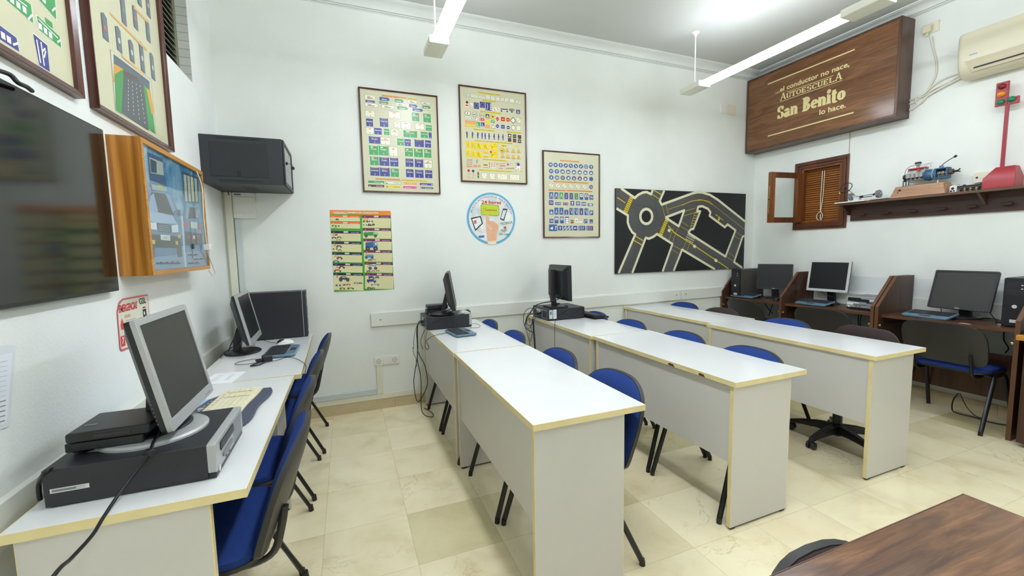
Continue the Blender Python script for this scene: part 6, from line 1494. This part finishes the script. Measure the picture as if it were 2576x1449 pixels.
for pts in (((800,85),(1085,365),(1085,385),(805,105)),((985,40),(1090,150),(1090,170),(988,62)),((895,410),(1060,552),(1062,572),(898,430))): fz(list(pts),(226,178,110),.0008)
for x, y, h_, c in ((765,210,110,'r'),(872,305,110,'k'),(970,395,100,'k'),(1050,440,150,'k'),(1130,510,140,'k'),(905,70,150,'g'),(998,140,110,'r'),(1095,240,110,'g'),(1095,40,130,'o'),(1030,0,60,'g')):
    u, v = fB(x,y); b.rect(u,v,.044,h_*.00082,I('e'),D0+.0008); b.rect(u,v,.036,h_*.00082-.010,ink((112,118,132)),D0+.0012); b.disc(u,v,.009,.012,ink({'r':(200,110,100),'g':(100,150,120),'o':(226,170,100),'k':(214,214,206)}[c]),D0+.0016,16); b.flat([(u-.026,v+h_*.00041),(u+.026,v+h_*.00041),(u,v+h_*.00041+.014)],I('e'),D0+.0009)
b.obj('sign_prints', sh)

# ---- emergency sheet and clear sleeve on the left wall
fr = LEFT(2.090,1.015); t = thing('emergency_sheet', 'red-bordered emergency notice taped to the left wall below the pine box', 'notice', fr[0]); F = local(fr)
b = MB(F); b.flat([(0,0.012),(.012,0),(.29,0),(.295,.205),(.06,.208),(.028,.195),(.006,.16)],ink((224,96,110)),.002); b.flat([(.006,.016),(.016,.008),(.283,.008),(.288,.198),(.062,.201),(.032,.188),(.012,.155)],ink((226,226,206)),.0026)
b.text('EMERGENCIAS', .020, .155, .030, ink((206,40,56)), .0034, width=.155, skew=.2, bold=.03); b.text('GSL', .200, .168, .027, ink((50,52,56)), .0034, width=.068, bold=.02); b.text('INCENDIOS', .06, .128, .012, ink((220,120,110)), .0034, width=.05)
for i in range(6): b.line([(.06,.115-i*.013),(.155,.115-i*.013)],.0025,ink((170,176,190)),.0034)
b.flat([(.025,.085),(.045,.085),(.050,.105),(.036,.130),(.022,.105)],ink((230,60,50)),.0034); b.rect(.243,.150,.03,.006,ink((206,60,60)),.0034); b.rect(.243,.115,.034,.055,ink((50,52,58)),.0034); b.rect(.238,.125,.012,.014,I('W'),.0038); b.rect(.25,.105,.012,.014,I('W'),.0038); b.rect(.028,.04,.032,.042,ink((220,50,56)),.0034); b.line([(.02,.03),(.03,.045),(.024,.055),(.036,.05)],.004,I('W'),.004)
b.obj('sheet', t)
fr = LEFT(1.325,.950); t = thing('document_sleeve', 'clear plastic sleeve with printed pages at the left border of the wall', 'notice', fr[0]); F = local(fr)
b = MB(F); b.flat([(0,.02),(.165,.0),(.222,.205),(.205,.212),(0,.225)],ink((222,226,230)),.002); b.flat([(0,.03),(.155,.012),(.205,.19),(0,.20)],ink((232,236,242)),.0026)
for i in range(13): b.line([(.04,.035+i*.0125),(.148+i*.003,.022+i*.0125)],.0028 if i < 5 else .002,ink((130,134,142)) if i < 5 else ink((196,208,232)),.0032)
b.obj('sheet', t)
# ================================================================== right wall
# ---- driving school sign: a deep walnut box
XS = XR-.190; Ws, Hs = 1.512, .846
t = thing('wall_sign', 'large walnut box sign with cream lettering for a driving school, high on the right wall', 'sign', (XR, 3.816, 2.506))
F = ((-.190,0,0),(0,-1,0),(0,0,1),(-1,0,0))
b = MB(F); b.box(0,Ws,0,Hs,-.189,-.004,M_signsd); s = b.obj('box', t, smooth=False)
b = MB(F); e = .022
for a in ((0,Ws,0,e),(0,Ws,Hs-e,Hs),(0,e,e,Hs-e),(Ws-e,Ws,e,Hs-e)): b.box(a[0],a[1],a[2],a[3],-.004,.004,M_signsd)
b.obj('border', t, bevel=.002)
b = MB(F); b.box(e,Ws-e,e,Hs-e,-.004,.001,M_walnut); face = b.obj('face_panel', t, smooth=False)
HS = Homo([(80,665),(1480,80),(1430,990),(60,1315)], Ws, Hs)
LET = mat('cream_vinyl_lettering', (226,210,150), 0.45)
b = MB(F); d = .0018
def hbar(p, q, w): 
    a, c = HS(*p), HS(*q); y = (a[1]+c[1])/2; b.rect((a[0]+c[0])/2, y, abs(c[0]-a[0]), w, LET, d)
    return a[0], c[0], y
hbar((262,695),(1048,382),.012); hbar((262,1165),(1040,946),.012)
a, c = HS(332,768), HS(1000,545); yl = (a[1]+c[1])/2
b.text('...el conductor no nace,', a[0], yl, .050, LET, d, width=c[0]-a[0], bold=.022)
a, c = HS(728,972), HS(968,905); b.text('lo hace.', a[0], (a[1]+c[1])/2, .052, LET, d, width=c[0]-a[0], bold=.024)
# slab-serif letters drawn as strokes
def stroke_letter(ch, x, y, w, h, sw, ser):
    """ch drawn in the box x..x+w, y..y+h ; sw stroke width, ser serif thickness"""
    def L(p, ww=sw): b.line([(x+q[0]*w, y+q[1]*h) for q in p], ww, LET, d)
    def S(cx, cy, ww): b.rect(x+cx*w, y+cy*h + (ser/2 if cy < .5 else -ser/2), ww*w, ser, LET, d)
    def bowl(cx, cy, rx, ry, a0, a1, thin=.55, n=18):
        pts = []
        for k in range(n):
            t0 = a0+(a1-a0)*k/n; t1 = a0+(a1-a0)*(k+1)/n
            P = lambda tt, s_: (x+(cx+(rx+s_)*math.cos(tt))*w, y+(cy)*h+((ry*h+s_*w*.6)*math.sin(tt)))
            k0 = sw/w*(thin+(1-thin)*abs(math.cos(t0)))/2; k1 = sw/w*(thin+(1-thin)*abs(math.cos(t1)))/2
            b.flat([P(t0,-k0),P(t0,k0),P(t1,k1),P(t1,-k1)], LET, d)
    if ch == 'A': L([(.14,.0),(.5,1.0)],sw*.6); L([(.86,.0),(.5,1.0)]); L([(.26,.34),(.76,.34)],sw*.5); S(.14,0,.36); S(.86,0,.36)
    elif ch == 'U': L([(.2,1),(.2,.32)]); L([(.82,1),(.82,.32)],sw*.6); bowl(.51,.32,.31,.28,PI,2*PI); S(.2,1,.38); S(.82,1,.34)
    elif ch == 'T': L([(.5,0),(.5,1)]); b.rect(x+.5*w,y+h-ser/2,.92*w,ser,LET,d); S(.5,0,.44); b.rect(x+.08*w,y+h*.88,ser,h*.24,LET,d); b.rect(x+.92*w,y+h*.88,ser,h*.24,LET,d)
    elif ch == 'O': bowl(.5,.5,.38,.44,0,2*PI)
    elif ch == 'E': L([(.24,0),(.24,1)]); 
    elif ch == 'C': bowl(.52,.5,.38,.44,PI*.22,PI*1.80); b.rect(x+.86*w,y+h*.80,ser,h*.28,LET,d)
    elif ch == 'L': L([(.26,0),(.26,1)]); S(.26,1,.40); b.rect(x+.5*w,y+ser/2,.80*w,ser,LET,d); b.rect(x+.88*w,y+h*.13,ser,h*.26,LET,d)
    elif ch == 'S' and h < .11: bowl(.5,.72,.30,.22,PI*.12,PI*1.5); bowl(.5,.27,.32,.24,-PI*.9,PI*.5); b.rect(x+.82*w,y+h*.86,ser,h*.22,LET,d); b.rect(x+.16*w,y+h*.14,ser,h*.22,LET,d)
    elif ch == 'S': bowl(.5,.735,.29,.20,PI*.05,PI*1.5,.5); bowl(.5,.265,.31,.21,-PI*.95,PI*.5,.5); b.rect(x+.80*w,y+h*.80,sw*.55,h*.26,LET,d); b.rect(x+.18*w,y+h*.18,sw*.55,h*.28,LET,d)
    elif ch == 'B': L([(.28,0),(.28,1)]); S(.24,0,.46); S(.24,1,.46); bowl(.42,.75,.26,.20,-PI/2,PI/2,.7); bowl(.42,.27,.32,.235,-PI/2,PI/2,.7); b.rect(x+.38*w,y+h*.965,.3*w,ser,LET,d); b.rect(x+.38*w,y+h*.53,.3*w,ser,LET,d); b.rect(x+.38*w,y+h*.035,.3*w,ser,LET,d)
    if ch == 'E': b.rect(x+.48*w,y+ser/2,.80*w,ser,LET,d); b.rect(x+.48*w,y+h-ser/2,.78*w,ser,LET,d); b.rect(x+.45*w,y+h*.52,.42*w,ser,LET,d); b.rect(x+.86*w,y+h*.13,ser,h*.26,LET,d); b.rect(x+.84*w,y+h*.87,ser,h*.26,LET,d); b.rect(x+.66*w,y+h*.52,ser,h*.22,LET,d)
    X = h*.66       # x-height of the lower-case letters
    if ch in 'anieto':
        def l2_(p, ww=sw): b.line([(x+q[0]*w, y+q[1]*X) for q in p], ww, LET, d)
        def bw(cx, cy, rx, ry, a0, a1, thin=.6, n=20):
            for k in range(n):
                t0 = a0+(a1-a0)*k/n; t1 = a0+(a1-a0)*(k+1)/n
                P = lambda tt, s_: (x+cx*w+(rx*w+s_)*math.cos(tt), y+cy*X+(ry*X+s_*.8)*math.sin(tt))
                k0 = sw*(thin+(1-thin)*abs(math.cos(t0)))/2; k1 = sw*(thin+(1-thin)*abs(math.cos(t1)))/2
                b.flat([P(t0,-k0),P(t0,k0),P(t1,k1),P(t1,-k1)], LET, d)
        sl = ser*1.3
        if ch == 'o': bw(.5,.48,.32,.38,0,2*PI)
        if ch == 'e': bw(.5,.48,.32,.38,PI*.0,PI*1.78); b.rect(x+.52*w,y+X*.50,.62*w,sl,LET,d)
        if ch == 'a': l2_([(.66,.04),(.66,.62)]); bw(.44,.66,.22,.22,0,PI*.95,.7); bw(.42,.28,.22,.20,0,2*PI,.8); b.rect(x+.76*w,y+sl/2,.40*w,sl,LET,d)
        if ch == 'n': l2_([(.22,.0),(.22,.92)]); bw(.50,.58,.26,.30,0,PI*.85,.7); l2_([(.76,0),(.76,.6)]); b.rect(x+.20*w,y+sl/2,.44*w,sl,LET,d); b.rect(x+.78*w,y+sl/2,.42*w,sl,LET,d); b.rect(x+.13*w,y+X*.93,.24*w,sl,LET,d)
        if ch == 'i': l2_([(.5,0),(.5,.92)]); b.rect(x+.5*w,y+sl/2,.92*w,sl,LET,d); b.rect(x+.34*w,y+X*.93,.5*w,sl,LET,d); b.disc(x+.5*w,y+X*1.30,sw*.6,sw*.6,LET,d,18)
        if ch == 't': l2_([(.42,.12),(.42,1.30)]); bw(.62,.16,.20,.14,PI,PI*1.85,.8); b.rect(x+.46*w,y+X*.93,.86*w,sl*1.1,LET,d)
# AUTOESCUELA with tall first and last letters
a, c = HS(372,838), HS(935,652); x0, x1 = a[0], c[0]; yb = HS(500,797)[1]; tot = x1-x0
hs, hb_ = .050, .072; cw = tot/11.6
xx = x0
for i, ch in enumerate('AUTOESCUELA'):
    big = i in (0,10); wch = cw*(1.3 if big else 1.0)
    stroke_letter(ch, xx+wch*.02, yb, wch*.96, hb_ if big else hs, .0135, .007); xx += wch
b.rect((x0+x1)/2, yb-.014, tot, .005, LET, d); b.rect(x0+tot*.50, yb+hs+.012, tot*.74, .005, LET, d)
# San Benito
pa, pb = HS(345,1010), HS(960,838); yb = (HS(360,1003)[1]+HS(520,960)[1]+HS(900,850)[1])/3; x0, x1 = pa[0], pb[0]; tot = x1-x0; hh = .140
word = [('S',1.05),('a',.95),('n',1.05),(' ',.62),('B',1.2),('e',.92),('n',1.05),('i',.62),('t',.75),('o',.92)]
u_ = tot/sum(q for _, q in word); xx = x0
for ch, q in word:
    if ch != ' ': stroke_letter(ch, xx+u_*q*.02, yb, u_*q*.97, hh, .034, .014)
    xx += u_*q
b.obj('lettering', face)
b = MB(F); q0 = HS(1360,960); b.text('L 582', q0[0], q0[1], .022, ink((110,70,60)), .0016, width=.06); b.obj('maker_mark', face)
# thin wire below the sign
tag(MB().cyl((0,0,0),(0,0,.225),.0025,mat('aged_wire',(150,130,110),.6)).obj('thin_wire', loc=(XR-.004,2.778,2.285)), 'thin vertical wire on the wall between the brown sign and the wooden window', 'wire')

# ---- small wooden window with roller blind and an open casement
wn = bpy.data.objects.new('window_2', None); COL.objects.link(wn); wn.location = (XR, 3.04, 1.558); struct(wn)
F = ((0,3.316-3.04,0),(0,-1,0),(0,0,1),(-1,0,0)); W_, H_ = .548, .737
b = MB(F)
def ringbars(x0,x1,y0,y1,w,n0,n1,m):
    for a in ((x0,x1,y0,y0+w),(x0,x1,y1-w,y1),(x0,x0+w,y0+w,y1-w),(x1-w,x1,y0+w,y1-w)): b.box(a[0],a[1],a[2],a[3],n0,n1,m)
ringbars(0,W_,0,H_,.022,0,.018,M_mahog); ringbars(.022,W_-.022,.022,H_-.022,.016,0,.026,M_mahog); ringbars(.038,W_-.038,.038,H_-.038,.030,-.03,.014,M_mahog); ringbars(.068,W_-.068,.068,H_-.068,.022,-.10,.004,M_mahogo)
b.obj('frame', wn, bevel=.0025)
b = MB(F); z = .088; 
while z < H_-.09:
    b.rbox(.088,W_-.088,z,z+.0190,-.062,-.054,M_slat,r=.003,axis='x'); z += .0235
b.obj('blind_slats', wn, smooth=False)
b = MB(F); b.box(.085,W_-.085,.085,H_-.085,-.075,-.066,M_black); b.obj('backing', wn, smooth=False)
b = MB(F); b.tube([(.262,.62,-.04),(.262,.50,-.038),(.258,.34,-.038),(.262,.20,-.036),(.262,.185,-.034),(.235,.165,-.034),(.228,.12,-.034),(.250,.095,-.034)],.0035,M_cabw,n=7); b.tube([(.285,.62,-.04),(.284,.50,-.038),(.280,.34,-.038),(.266,.20,-.036),(.275,.175,-.034),(.288,.145,-.034),(.276,.10,-.034),(.268,.090,-.034),(.268,.16,-.032)],.0035,M_cabw,n=7); b.obj('blind_cord', wn)
b = MB(F); b.rbox(.470,.482,.345,.385,.004,.016,mat('yellow_catch',(220,200,70),.4),r=.004); b.obj('catch', wn, bevel=.002)
# casement: hinged on the far side, swung into the room
hx, hy = XR-.014, 3.238; tx, ty = 4.330, 3.292
dv = Vector((tx-hx, ty-hy, 0)); Lc = dv.length; dv.normalize(); nv = Vector((-dv.y, dv.x, 0))
if nv.y > 0: nv = -nv
F = ((hx-XR, hy-3.04, 1.638-1.558), tuple(dv), (0,0,1), tuple(nv)); hc = .545
b = MB(F)
b.box(0,.070,0,hc,-.018,.018,M_mahogo); b.box(Lc-.062,Lc,0,hc,-.018,.018,M_mahogo); b.box(.070,Lc-.062,0,.058,-.016,.016,M_mahog); b.box(.070,Lc-.062,hc-.058,hc,-.016,.016,M_mahog)
ca = b.obj('casement', wn, bevel=.002)
b = MB(F); b.box(.066,Lc-.058,.054,hc-.054,-.003,.003,M_pane); b.obj('pane', ca, smooth=False)
b = MB(F); b.cyl((Lc,.25,0),(Lc+.012,.25,0),.005,M_mahog); b.box(Lc-.001,Lc+.001,.1,.4,-.004,.004,M_brass); b.obj('bolt', ca)

# ---- shelf with coat pegs
t = thing('wall_shelf', 'long dark wood shelf with coat pegs under it, carrying model engines', 'shelf', (XR, 1.9, 1.620))
F = ((0,2.760-1.9,0),(0,-1,0),(0,0,1),(-1,0,0))
b = MB(F); b.box(0,1.75,.152,.172,0,.176,M_shelf); top = b.obj('board', t, smooth=False)
b = MB(F); b.box(0,1.75,.152,.172,.176,.178,M_shelfe); b.obj('edge_strip', top, smooth=False)
b = MB(F); b.box(.032,1.75,0,.152,0,.016,M_shelf); b.obj('back_board', t, smooth=False)
for x in (.012, .99):
    b = MB(F); b.prism([(.150,.150),(.150,.016),(.060,.016),(.060,.040)] if False else [(.152,.0),(.152,.155),(.060,.030),(.060,.0)], x, x+.018, M_signsd, lambda a,c,e:(e,a,c)); b.obj('bracket', t, smooth=False)
M_peg = mat('dark_peg_wood', (62,38,26), .4)
for x in (.150,.345,.545,.742,.930,1.125):
    b = MB(F); b.cyl((x,.052,.016),(x,.056,.050),.010,M_peg,n=10); b.rbox(x-.032,x+.032,.045,.066,.046,.062,M_peg,r=.009); b.obj('peg', t, bevel=.003)
ZS = 1.7925
# steering model on a white board
t = thing('steering_model', 'small cutaway steering and front axle model with a black wheel on a white board', 'teaching model', (4.672,2.60,ZS))
F = ((0,0,0),(0,-1,0),(0,0,1),(-1,0,0))
b = MB(F); b.rbox(-.175,.09,0,.010,-.085,.095,M_white,r=.002); b.box(.0,.22,.010,.016,-.06,.02,M_sil2); b.obj('board', t, bevel=.001)
b = MB(F); ring = []
c0_ = Vector((-.115,.150,.03)); ax = Vector((-.1,.45,.88)).normalized(); e1 = ax.orthogonal().normalized(); e2 = ax.cross(e1)
for k in range(25): ring.append(c0_+e1*(.056*math.cos(2*PI*k/24))+e2*(.056*math.sin(2*PI*k/24)))
b.tube(ring,.0035,M_cab,n=6,sm=1)
for k in (2,10,18): b.cyl(c0_, ring[k], .0025, M_cab, n=6)
b.cyl(c0_+ax*.004, c0_-ax*.006, .011, M_cab); b.obj('steering_wheel', t)
b = MB(F); b.cyl(c0_, (-.045,.070,0), .003, M_gry, n=8); b.cyl((-.06,.062,0),(-.03,.050,0),.014,M_sil); b.cyl((-.03,.055,-.02),(.115,.068,-.02),.004,M_gry,n=8); b.cyl((-.03,.040,.01),(.105,.045,.01),.0035,M_blk,n=8); b.box(-.05,.0,.016,.050,-.02,.02,M_sil2); b.cyl((-.01,.05,0),(.02,.052,0),.010,M_blk); b.cyl((.10,.055,-.01),(.12,.07,-.01),.008,M_blk); b.obj('rack_and_rods', t)
for x in (-.085,.145):
    b = MB(F); b.cyl((x-.012,.060,-.01),(x+.012,.062,-.01),.036,M_gry,n=24); b.cyl((x-.016,.060,-.01),(x-.012,.060,-.01),.020,M_sil,n=16); b.cyl((x+.012,.062,-.01),(x+.022,.062,-.01),.010,M_sil)
    for k in range(8): 
        q = 2*PI*k/8; b.cyl((x-.015,.060+.026*math.sin(q),-.01+.026*math.cos(q)),(x+.015,.060+.026*math.sin(q),-.01+.026*math.cos(q)),.004,M_sil,n=6)
    b.obj('wheel_hub', t, bevel=.001)
# engine and gearbox model on a tapered wood base
t = thing('engine_model', 'cutaway engine and blue gearbox model on a tapered striped wooden base', 'teaching model', (4.675,2.135,ZS))
b = MB(F); w0, w1 = .196, .165
pts = [(-.190,0,.08),(.190,0,.08),(.190,0,-.08),(-.190,0,-.08),(-.162,.095,.055),(.162+.0,.095,.055),(.162,.095,-.06),(-.162,.095,-.06)]
b.add([(p[0],p[1],p[2]) for p in pts], [(0,1,2,3),(4,7,6,5),(0,4,5,1),(1,5,6,2),(2,6,7,3),(3,7,4,0)], M_model)
b.cyl((-.125,.062,.062),(-.125,.064,.070),.009,M_blk); b.cyl((-.135,.042,.068),(-.135,.043,.074),.004,M_blk); b.obj('wooden_base', t, bevel=.002)
M_steel = noisy('machined_aluminium', (120,120,116), (184,184,178), ns=40, rough=.35); 
b = MB(F)
b.box(-.105,.035,.165,.205,-.03,.03,M_steel); b.box(-.095,.025,.205,.232,-.026,.026,M_steel); b.box(-.10,.02,.140,.165,-.022,.022,M_gry)
for k in range(4):
    x = -.085+k*.030; b.cyl((x,.165,.028),(x,.200,.034),.011,M_sil,n=12); b.cyl((x,.150,.025),(x+.004,.166,.03),.006,M_blk); b.box(x-.006,x+.006,.176,.200,.030,.036,M_blk)
b.cyl((-.13,.178,0),(-.105,.178,0),.022,M_blk,n=18); b.cyl((-.135,.178,0),(-.128,.178,0),.014,M_sil,n=14); b.cyl((-.12,.150,.01),(-.108,.150,.01),.014,M_blk,n=14); b.obj('engine_block', t, bevel=.0015)
b = MB(F); b.rbox(-.095,.030,.232,.246,-.022,.022,ink((176,36,48)),r=.004); b.box(-.080,.018,.226,.236,.022,.030,M_blk); b.box(-.028,-.008,.212,.232,.024,.032,ink((206,36,44))); b.obj('valve_cover', t, bevel=.002)
b = MB(F); b.cyl((-.035,.246,0),(-.035,.268,0),.010,M_steel); b.cyl((-.035,.268,0),(-.035,.282,0),.018,M_steel); b.cyl((-.035,.282,0),(-.035,.296,0),.024,M_blk,r1=.020,n=20); b.obj('carburettor', t, bevel=.002)
b = MB(F); b.tube([(-.125,.195,.0),(-.120,.240,.0),(-.09,.268,.0),(-.05,.272,.0)],.0018,M_cab); b.tube([(-.02,.262,.01),(.04,.270,.01),(.055,.270,.01),(.055,.235,.01)],.0012,M_gry,sm=1); b.tube([(.0,.262,-.01),(.06,.276,-.01)],.0012,M_gry); b.obj('fuel_lines', t)
b = MB(F)
for x in (-.128,-.108,-.088): b.cyl((x,.095,.01),(x,.150,.01),.0035,M_blk,n=8)
b.box(-.13,-.08,.093,.099,-.02,.03,M_blk); b.cyl((-.085,.128,0),(.045,.132,0),.003,M_brass,n=8); b.cyl((.105,.095,0),(.105,.128,0),.006,M_white); b.obj('stand', t)
M_tb = mat('gearbox_blue', (44,92,126), .35)
b = MB(F); b.cyl((.020,.172,0),(.050,.172,0),.042,M_tb,r1=.050,n=26); b.cyl((.050,.172,0),(.095,.172,0),.050,M_tb,r1=.030,n=26); b.cyl((.072,.172,0),(.082,.172,0),.040,M_steel,n=22); b.obj('clutch_housing', t, bevel=.002)
b = MB(F); b.box(.088,.175,.128,.140,-.032,.032,M_tb); b.box(.088,.175,.206,.216,-.032,.032,M_tb); b.box(.088,.100,.140,.206,-.032,.032,M_tb); b.box(.163,.175,.140,.206,-.032,.032,M_tb); b.box(.10,.163,.140,.206,-.032,-.022,M_tb); b.obj('gearbox_case', t, bevel=.002)
b = MB(F); b.cyl((.10,.176,0),(.163,.176,0),.006,M_sil)
for k in range(5): b.cyl((.106+k*.012,.176,0),(.112+k*.012,.176,0),.016+.003*(k%2),M_brass if k%2 else M_steel,n=16); b.cyl((.106+k*.012,.152,0),(.112+k*.012,.152,0),.010,M_steel,n=14)
b.obj('gears', t, bevel=.0006)
b = MB(F); b.cyl((.122,.216,0),(.122,.236,0),.014,ink((110,120,160))); b.tube([(.122,.236,0),(.130,.246,0),(.165,.272,0),(.205,.296,0)],.0028,M_cab); b.cyl((.198,.290,0),(.212,.301,0),.009,M_cab,n=12); b.obj('gear_lever', t)
b = MB(F); b.cyl((.175,.176,0),(.200,.176,0),.022,mat('dark_bronze',(92,66,60),.4),n=18); b.cyl((.200,.176,0),(.225,.176,0),.009,M_blk); b.cyl((.222,.176,0),(.240,.192,0),.005,M_blk); b.cyl((.222,.176,0),(.242,.168,0),.005,M_blk); b.obj('output_shaft', t, bevel=.001)
# small four-cylinder model between base and traffic light
t = thing('crankshaft_model', 'small black crankshaft model with a white end plate left of the red base', 'teaching model', (4.680,1.855,ZS))
b = MB(F); b.rbox(-.090,-.045,0,.058,-.025,.025,M_white,r=.012); b.cyl((-.069,.034,.024),(-.069,.034,.028),.010,M_blk); b.cyl((-.078,.014,.024),(-.078,.014,.030),.007,M_blk); b.cyl((-.060,.014,.024),(-.060,.014,.030),.006,M_blk); b.obj('end_plate', t, bevel=.003)
b = MB(F); b.box(-.045,.115,.036,.050,-.020,.020,M_blk); b.box(-.045,.115,.030,.034,-.024,.024,ink((140,104,70))); b.tube([(-.06,.055,0),(-.05,.066,0),(-.035,.060,0)],.0018,M_gry)
for k in range(5): b.cyl((-.030+k*.034,.018,0),(-.016+k*.034,.018,0),.015,M_blk if k%2 else M_shell,n=14); b.cyl((-.016+k*.034,.016,0),(.004+k*.034,.016,0),.006,M_brass)
for k in (0,3): b.cyl((-.01+k*.034,.050,0),(-.01+k*.034,.058,0),.009,M_blk)
b.obj('crankcase', t, bevel=.001)
# toy traffic light on a red wooden base
t = thing('traffic_light_model', 'home-made traffic light model on a red wooden base at the right border of the shelf', 'teaching model', (4.668,1.635,ZS))
M_red = noisy('red_painted_wood', (176,40,46), (196,56,60), ns=12, rough=.4); M_red2 = noisy('pink_red_slope', (196,84,92), (208,100,106), ns=12, rough=.4); M_brn = mat('brown_painted_wood', (124,72,66), .4)
M_red = mat('red_gloss_paint', (158,40,48), .35)
b = MB(F); q = [(-.100,0,.065),(.072,0,.065),(.072,0,-.075),(-.100,0,-.075),(-.100,.078,.065),(.072,.078,.065),(.072,.078,-.075),(-.100,.078,-.075),(-.052,.160,.010),(.050,.160,.010),(.050,.160,-.055),(-.052,.160,-.055)]
b.add(q, [(0,1,2,3),(0,4,5,1),(1,5,6,2),(2,6,7,3),(3,7,4,0),(4,8,9,5),(5,9,10,6),(6,10,11,7),(7,11,8,4),(8,11,10,9)], M_red); b.obj('base', t, bevel=.002)
b = MB(F); b.box(-.038,-.018,.155,.62,-.028,-.012,mat('dark_red_board',(150,36,50),.4)); b.obj('pole', t, bevel=.001)
b = MB(F); b.box(-.094,-.028,.620,.795,-.034,-.012,mat('dark_red_board',(150,36,50),.4)); b.box(-.028,.030,.618,.668,-.034,-.012,mat('dark_red_board',(150,36,50),.4)); b.obj('signal_board', t, bevel=.002)
for nm, x, y, c in (('red_lamp',-.062,.762,(120,16,26)),('amber_lamp',-.062,.705,(222,140,30)),('green_lamp',-.062,.648,(20,120,80)),('green_lamp',-.006,.652,(24,130,84))):
    b = MB(((0,0,0),(0,-1,0),(0,0,1),(-1,0,0))); b.dome((x,y,-.012),.024,.021,.024,mat(nm+'_lens',c,.15,spec=.6),n=20); b.obj(nm, t, angle=70)
# white trunk box behind the red base
b = MB(RIGHT(1.845,1.862)); b.rbox(0,.13,0,.080,0,.022,M_white2,r=.012); b.cyl((.022,.040,.022),(.022,.040,.024),.008,M_blk)
tag(b.obj('wall_box', bevel=.002), 'cream wall box with a black hole half hidden behind the red model base', 'junction box')

# ---- air conditioner
t = thing('air_conditioner', 'cream wall air conditioner cut by the right border', 'air conditioner', (XR,1.50,2.675))
F = ((0,1.93-1.50,0),(0,-1,0),(0,0,1),(-1,0,0)); La = .86
M_ac = mat('aged_cream_plastic', (216,210,184), .35); M_ac2 = mat('aged_cream_flap', (206,196,170), .4)
prof_ = [(0,.30),(0,.01),(.06,0),(.12,.005),(.165,.035),(.192,.085),(.200,.14),(.200,.30),(.188,.335),(.16,.345),(0,.345)]
b = MB(F); n = len(prof_); stn = [(0,.86),(.006,.94),(.02,.985),(.04,1.0),(La-.04,1.0),(La-.02,.985),(La,.9)]; vs = []
for x, k in stn:
    for dd, z in prof_: vs.append((x, .17+(z-.17)*(k*.5+.5), dd*k))
fs = [(i*n+j, i*n+(j+1)%n, (i+1)*n+(j+1)%n, (i+1)*n+j) for i in range(len(stn)-1) for j in range(n)] + [tuple(range(n)), tuple(range((len(stn)-1)*n, len(stn)*n))[::-1]]
b.add(vs, fs, M_ac); b.obj('housing', t, angle=40)
b = MB(F); b.add([(.055,.115,.199),(La-.05,.115,.199),(La-.05,.030,.166),(.085,.030,.166),(.055,.115,.203),(La-.05,.115,.203),(La-.05,.030,.171),(.085,.030,.171)],[(0,1,2,3),(4,7,6,5),(0,4,5,1),(1,5,6,2),(2,6,7,3),(3,7,4,0)],M_ac2); b.obj('flap', t, bevel=.001)
b = MB(F); b.box(.10,La-.06,.050,.060,.176,.1835,M_black); b.obj('air_slot', t, smooth=False)
b = MB(F); b.rect(.10,.155,.045,.010,ink((150,180,204)),.2012); b.obj('badge', t)
# plug and socket by the sign
b = MB(RIGHT(2.245,3.178)); b.rbox(0,.112,0,.088,0,.010,M_white2,r=.003)
t = tag(b.obj('socket_plate', bevel=.001), 'cream socket plate with a plug in it, between the brown sign and the air conditioner', 'socket')
b = MB(RIGHT(2.232,3.170)); b.rbox(0,.055,.015,.075,.010,.045,M_ac,r=.008); b.rbox(.018,.036,-.012,.02,.015,.035,M_ac,r=.004)
tag(b.obj('plug', bevel=.003), 'cream plug pushed into the socket between sign and air conditioner', 'plug')
cable('plug_cord', .0065, M_cabw, 'cream cord dropping from the plug between sign and air conditioner')
for k, r, l in (('ac1',.0065,'upper white pipe from the air conditioner to the brown sign'),('ac2',.006,'middle white cable from the air conditioner to the brown sign'),('ac3',.006,'white cable curling into a loop beside the brown sign'),('ac4',.009,'lowest thick white pipe from the air conditioner to the brown sign')): cable(k, r, M_cabw, l)
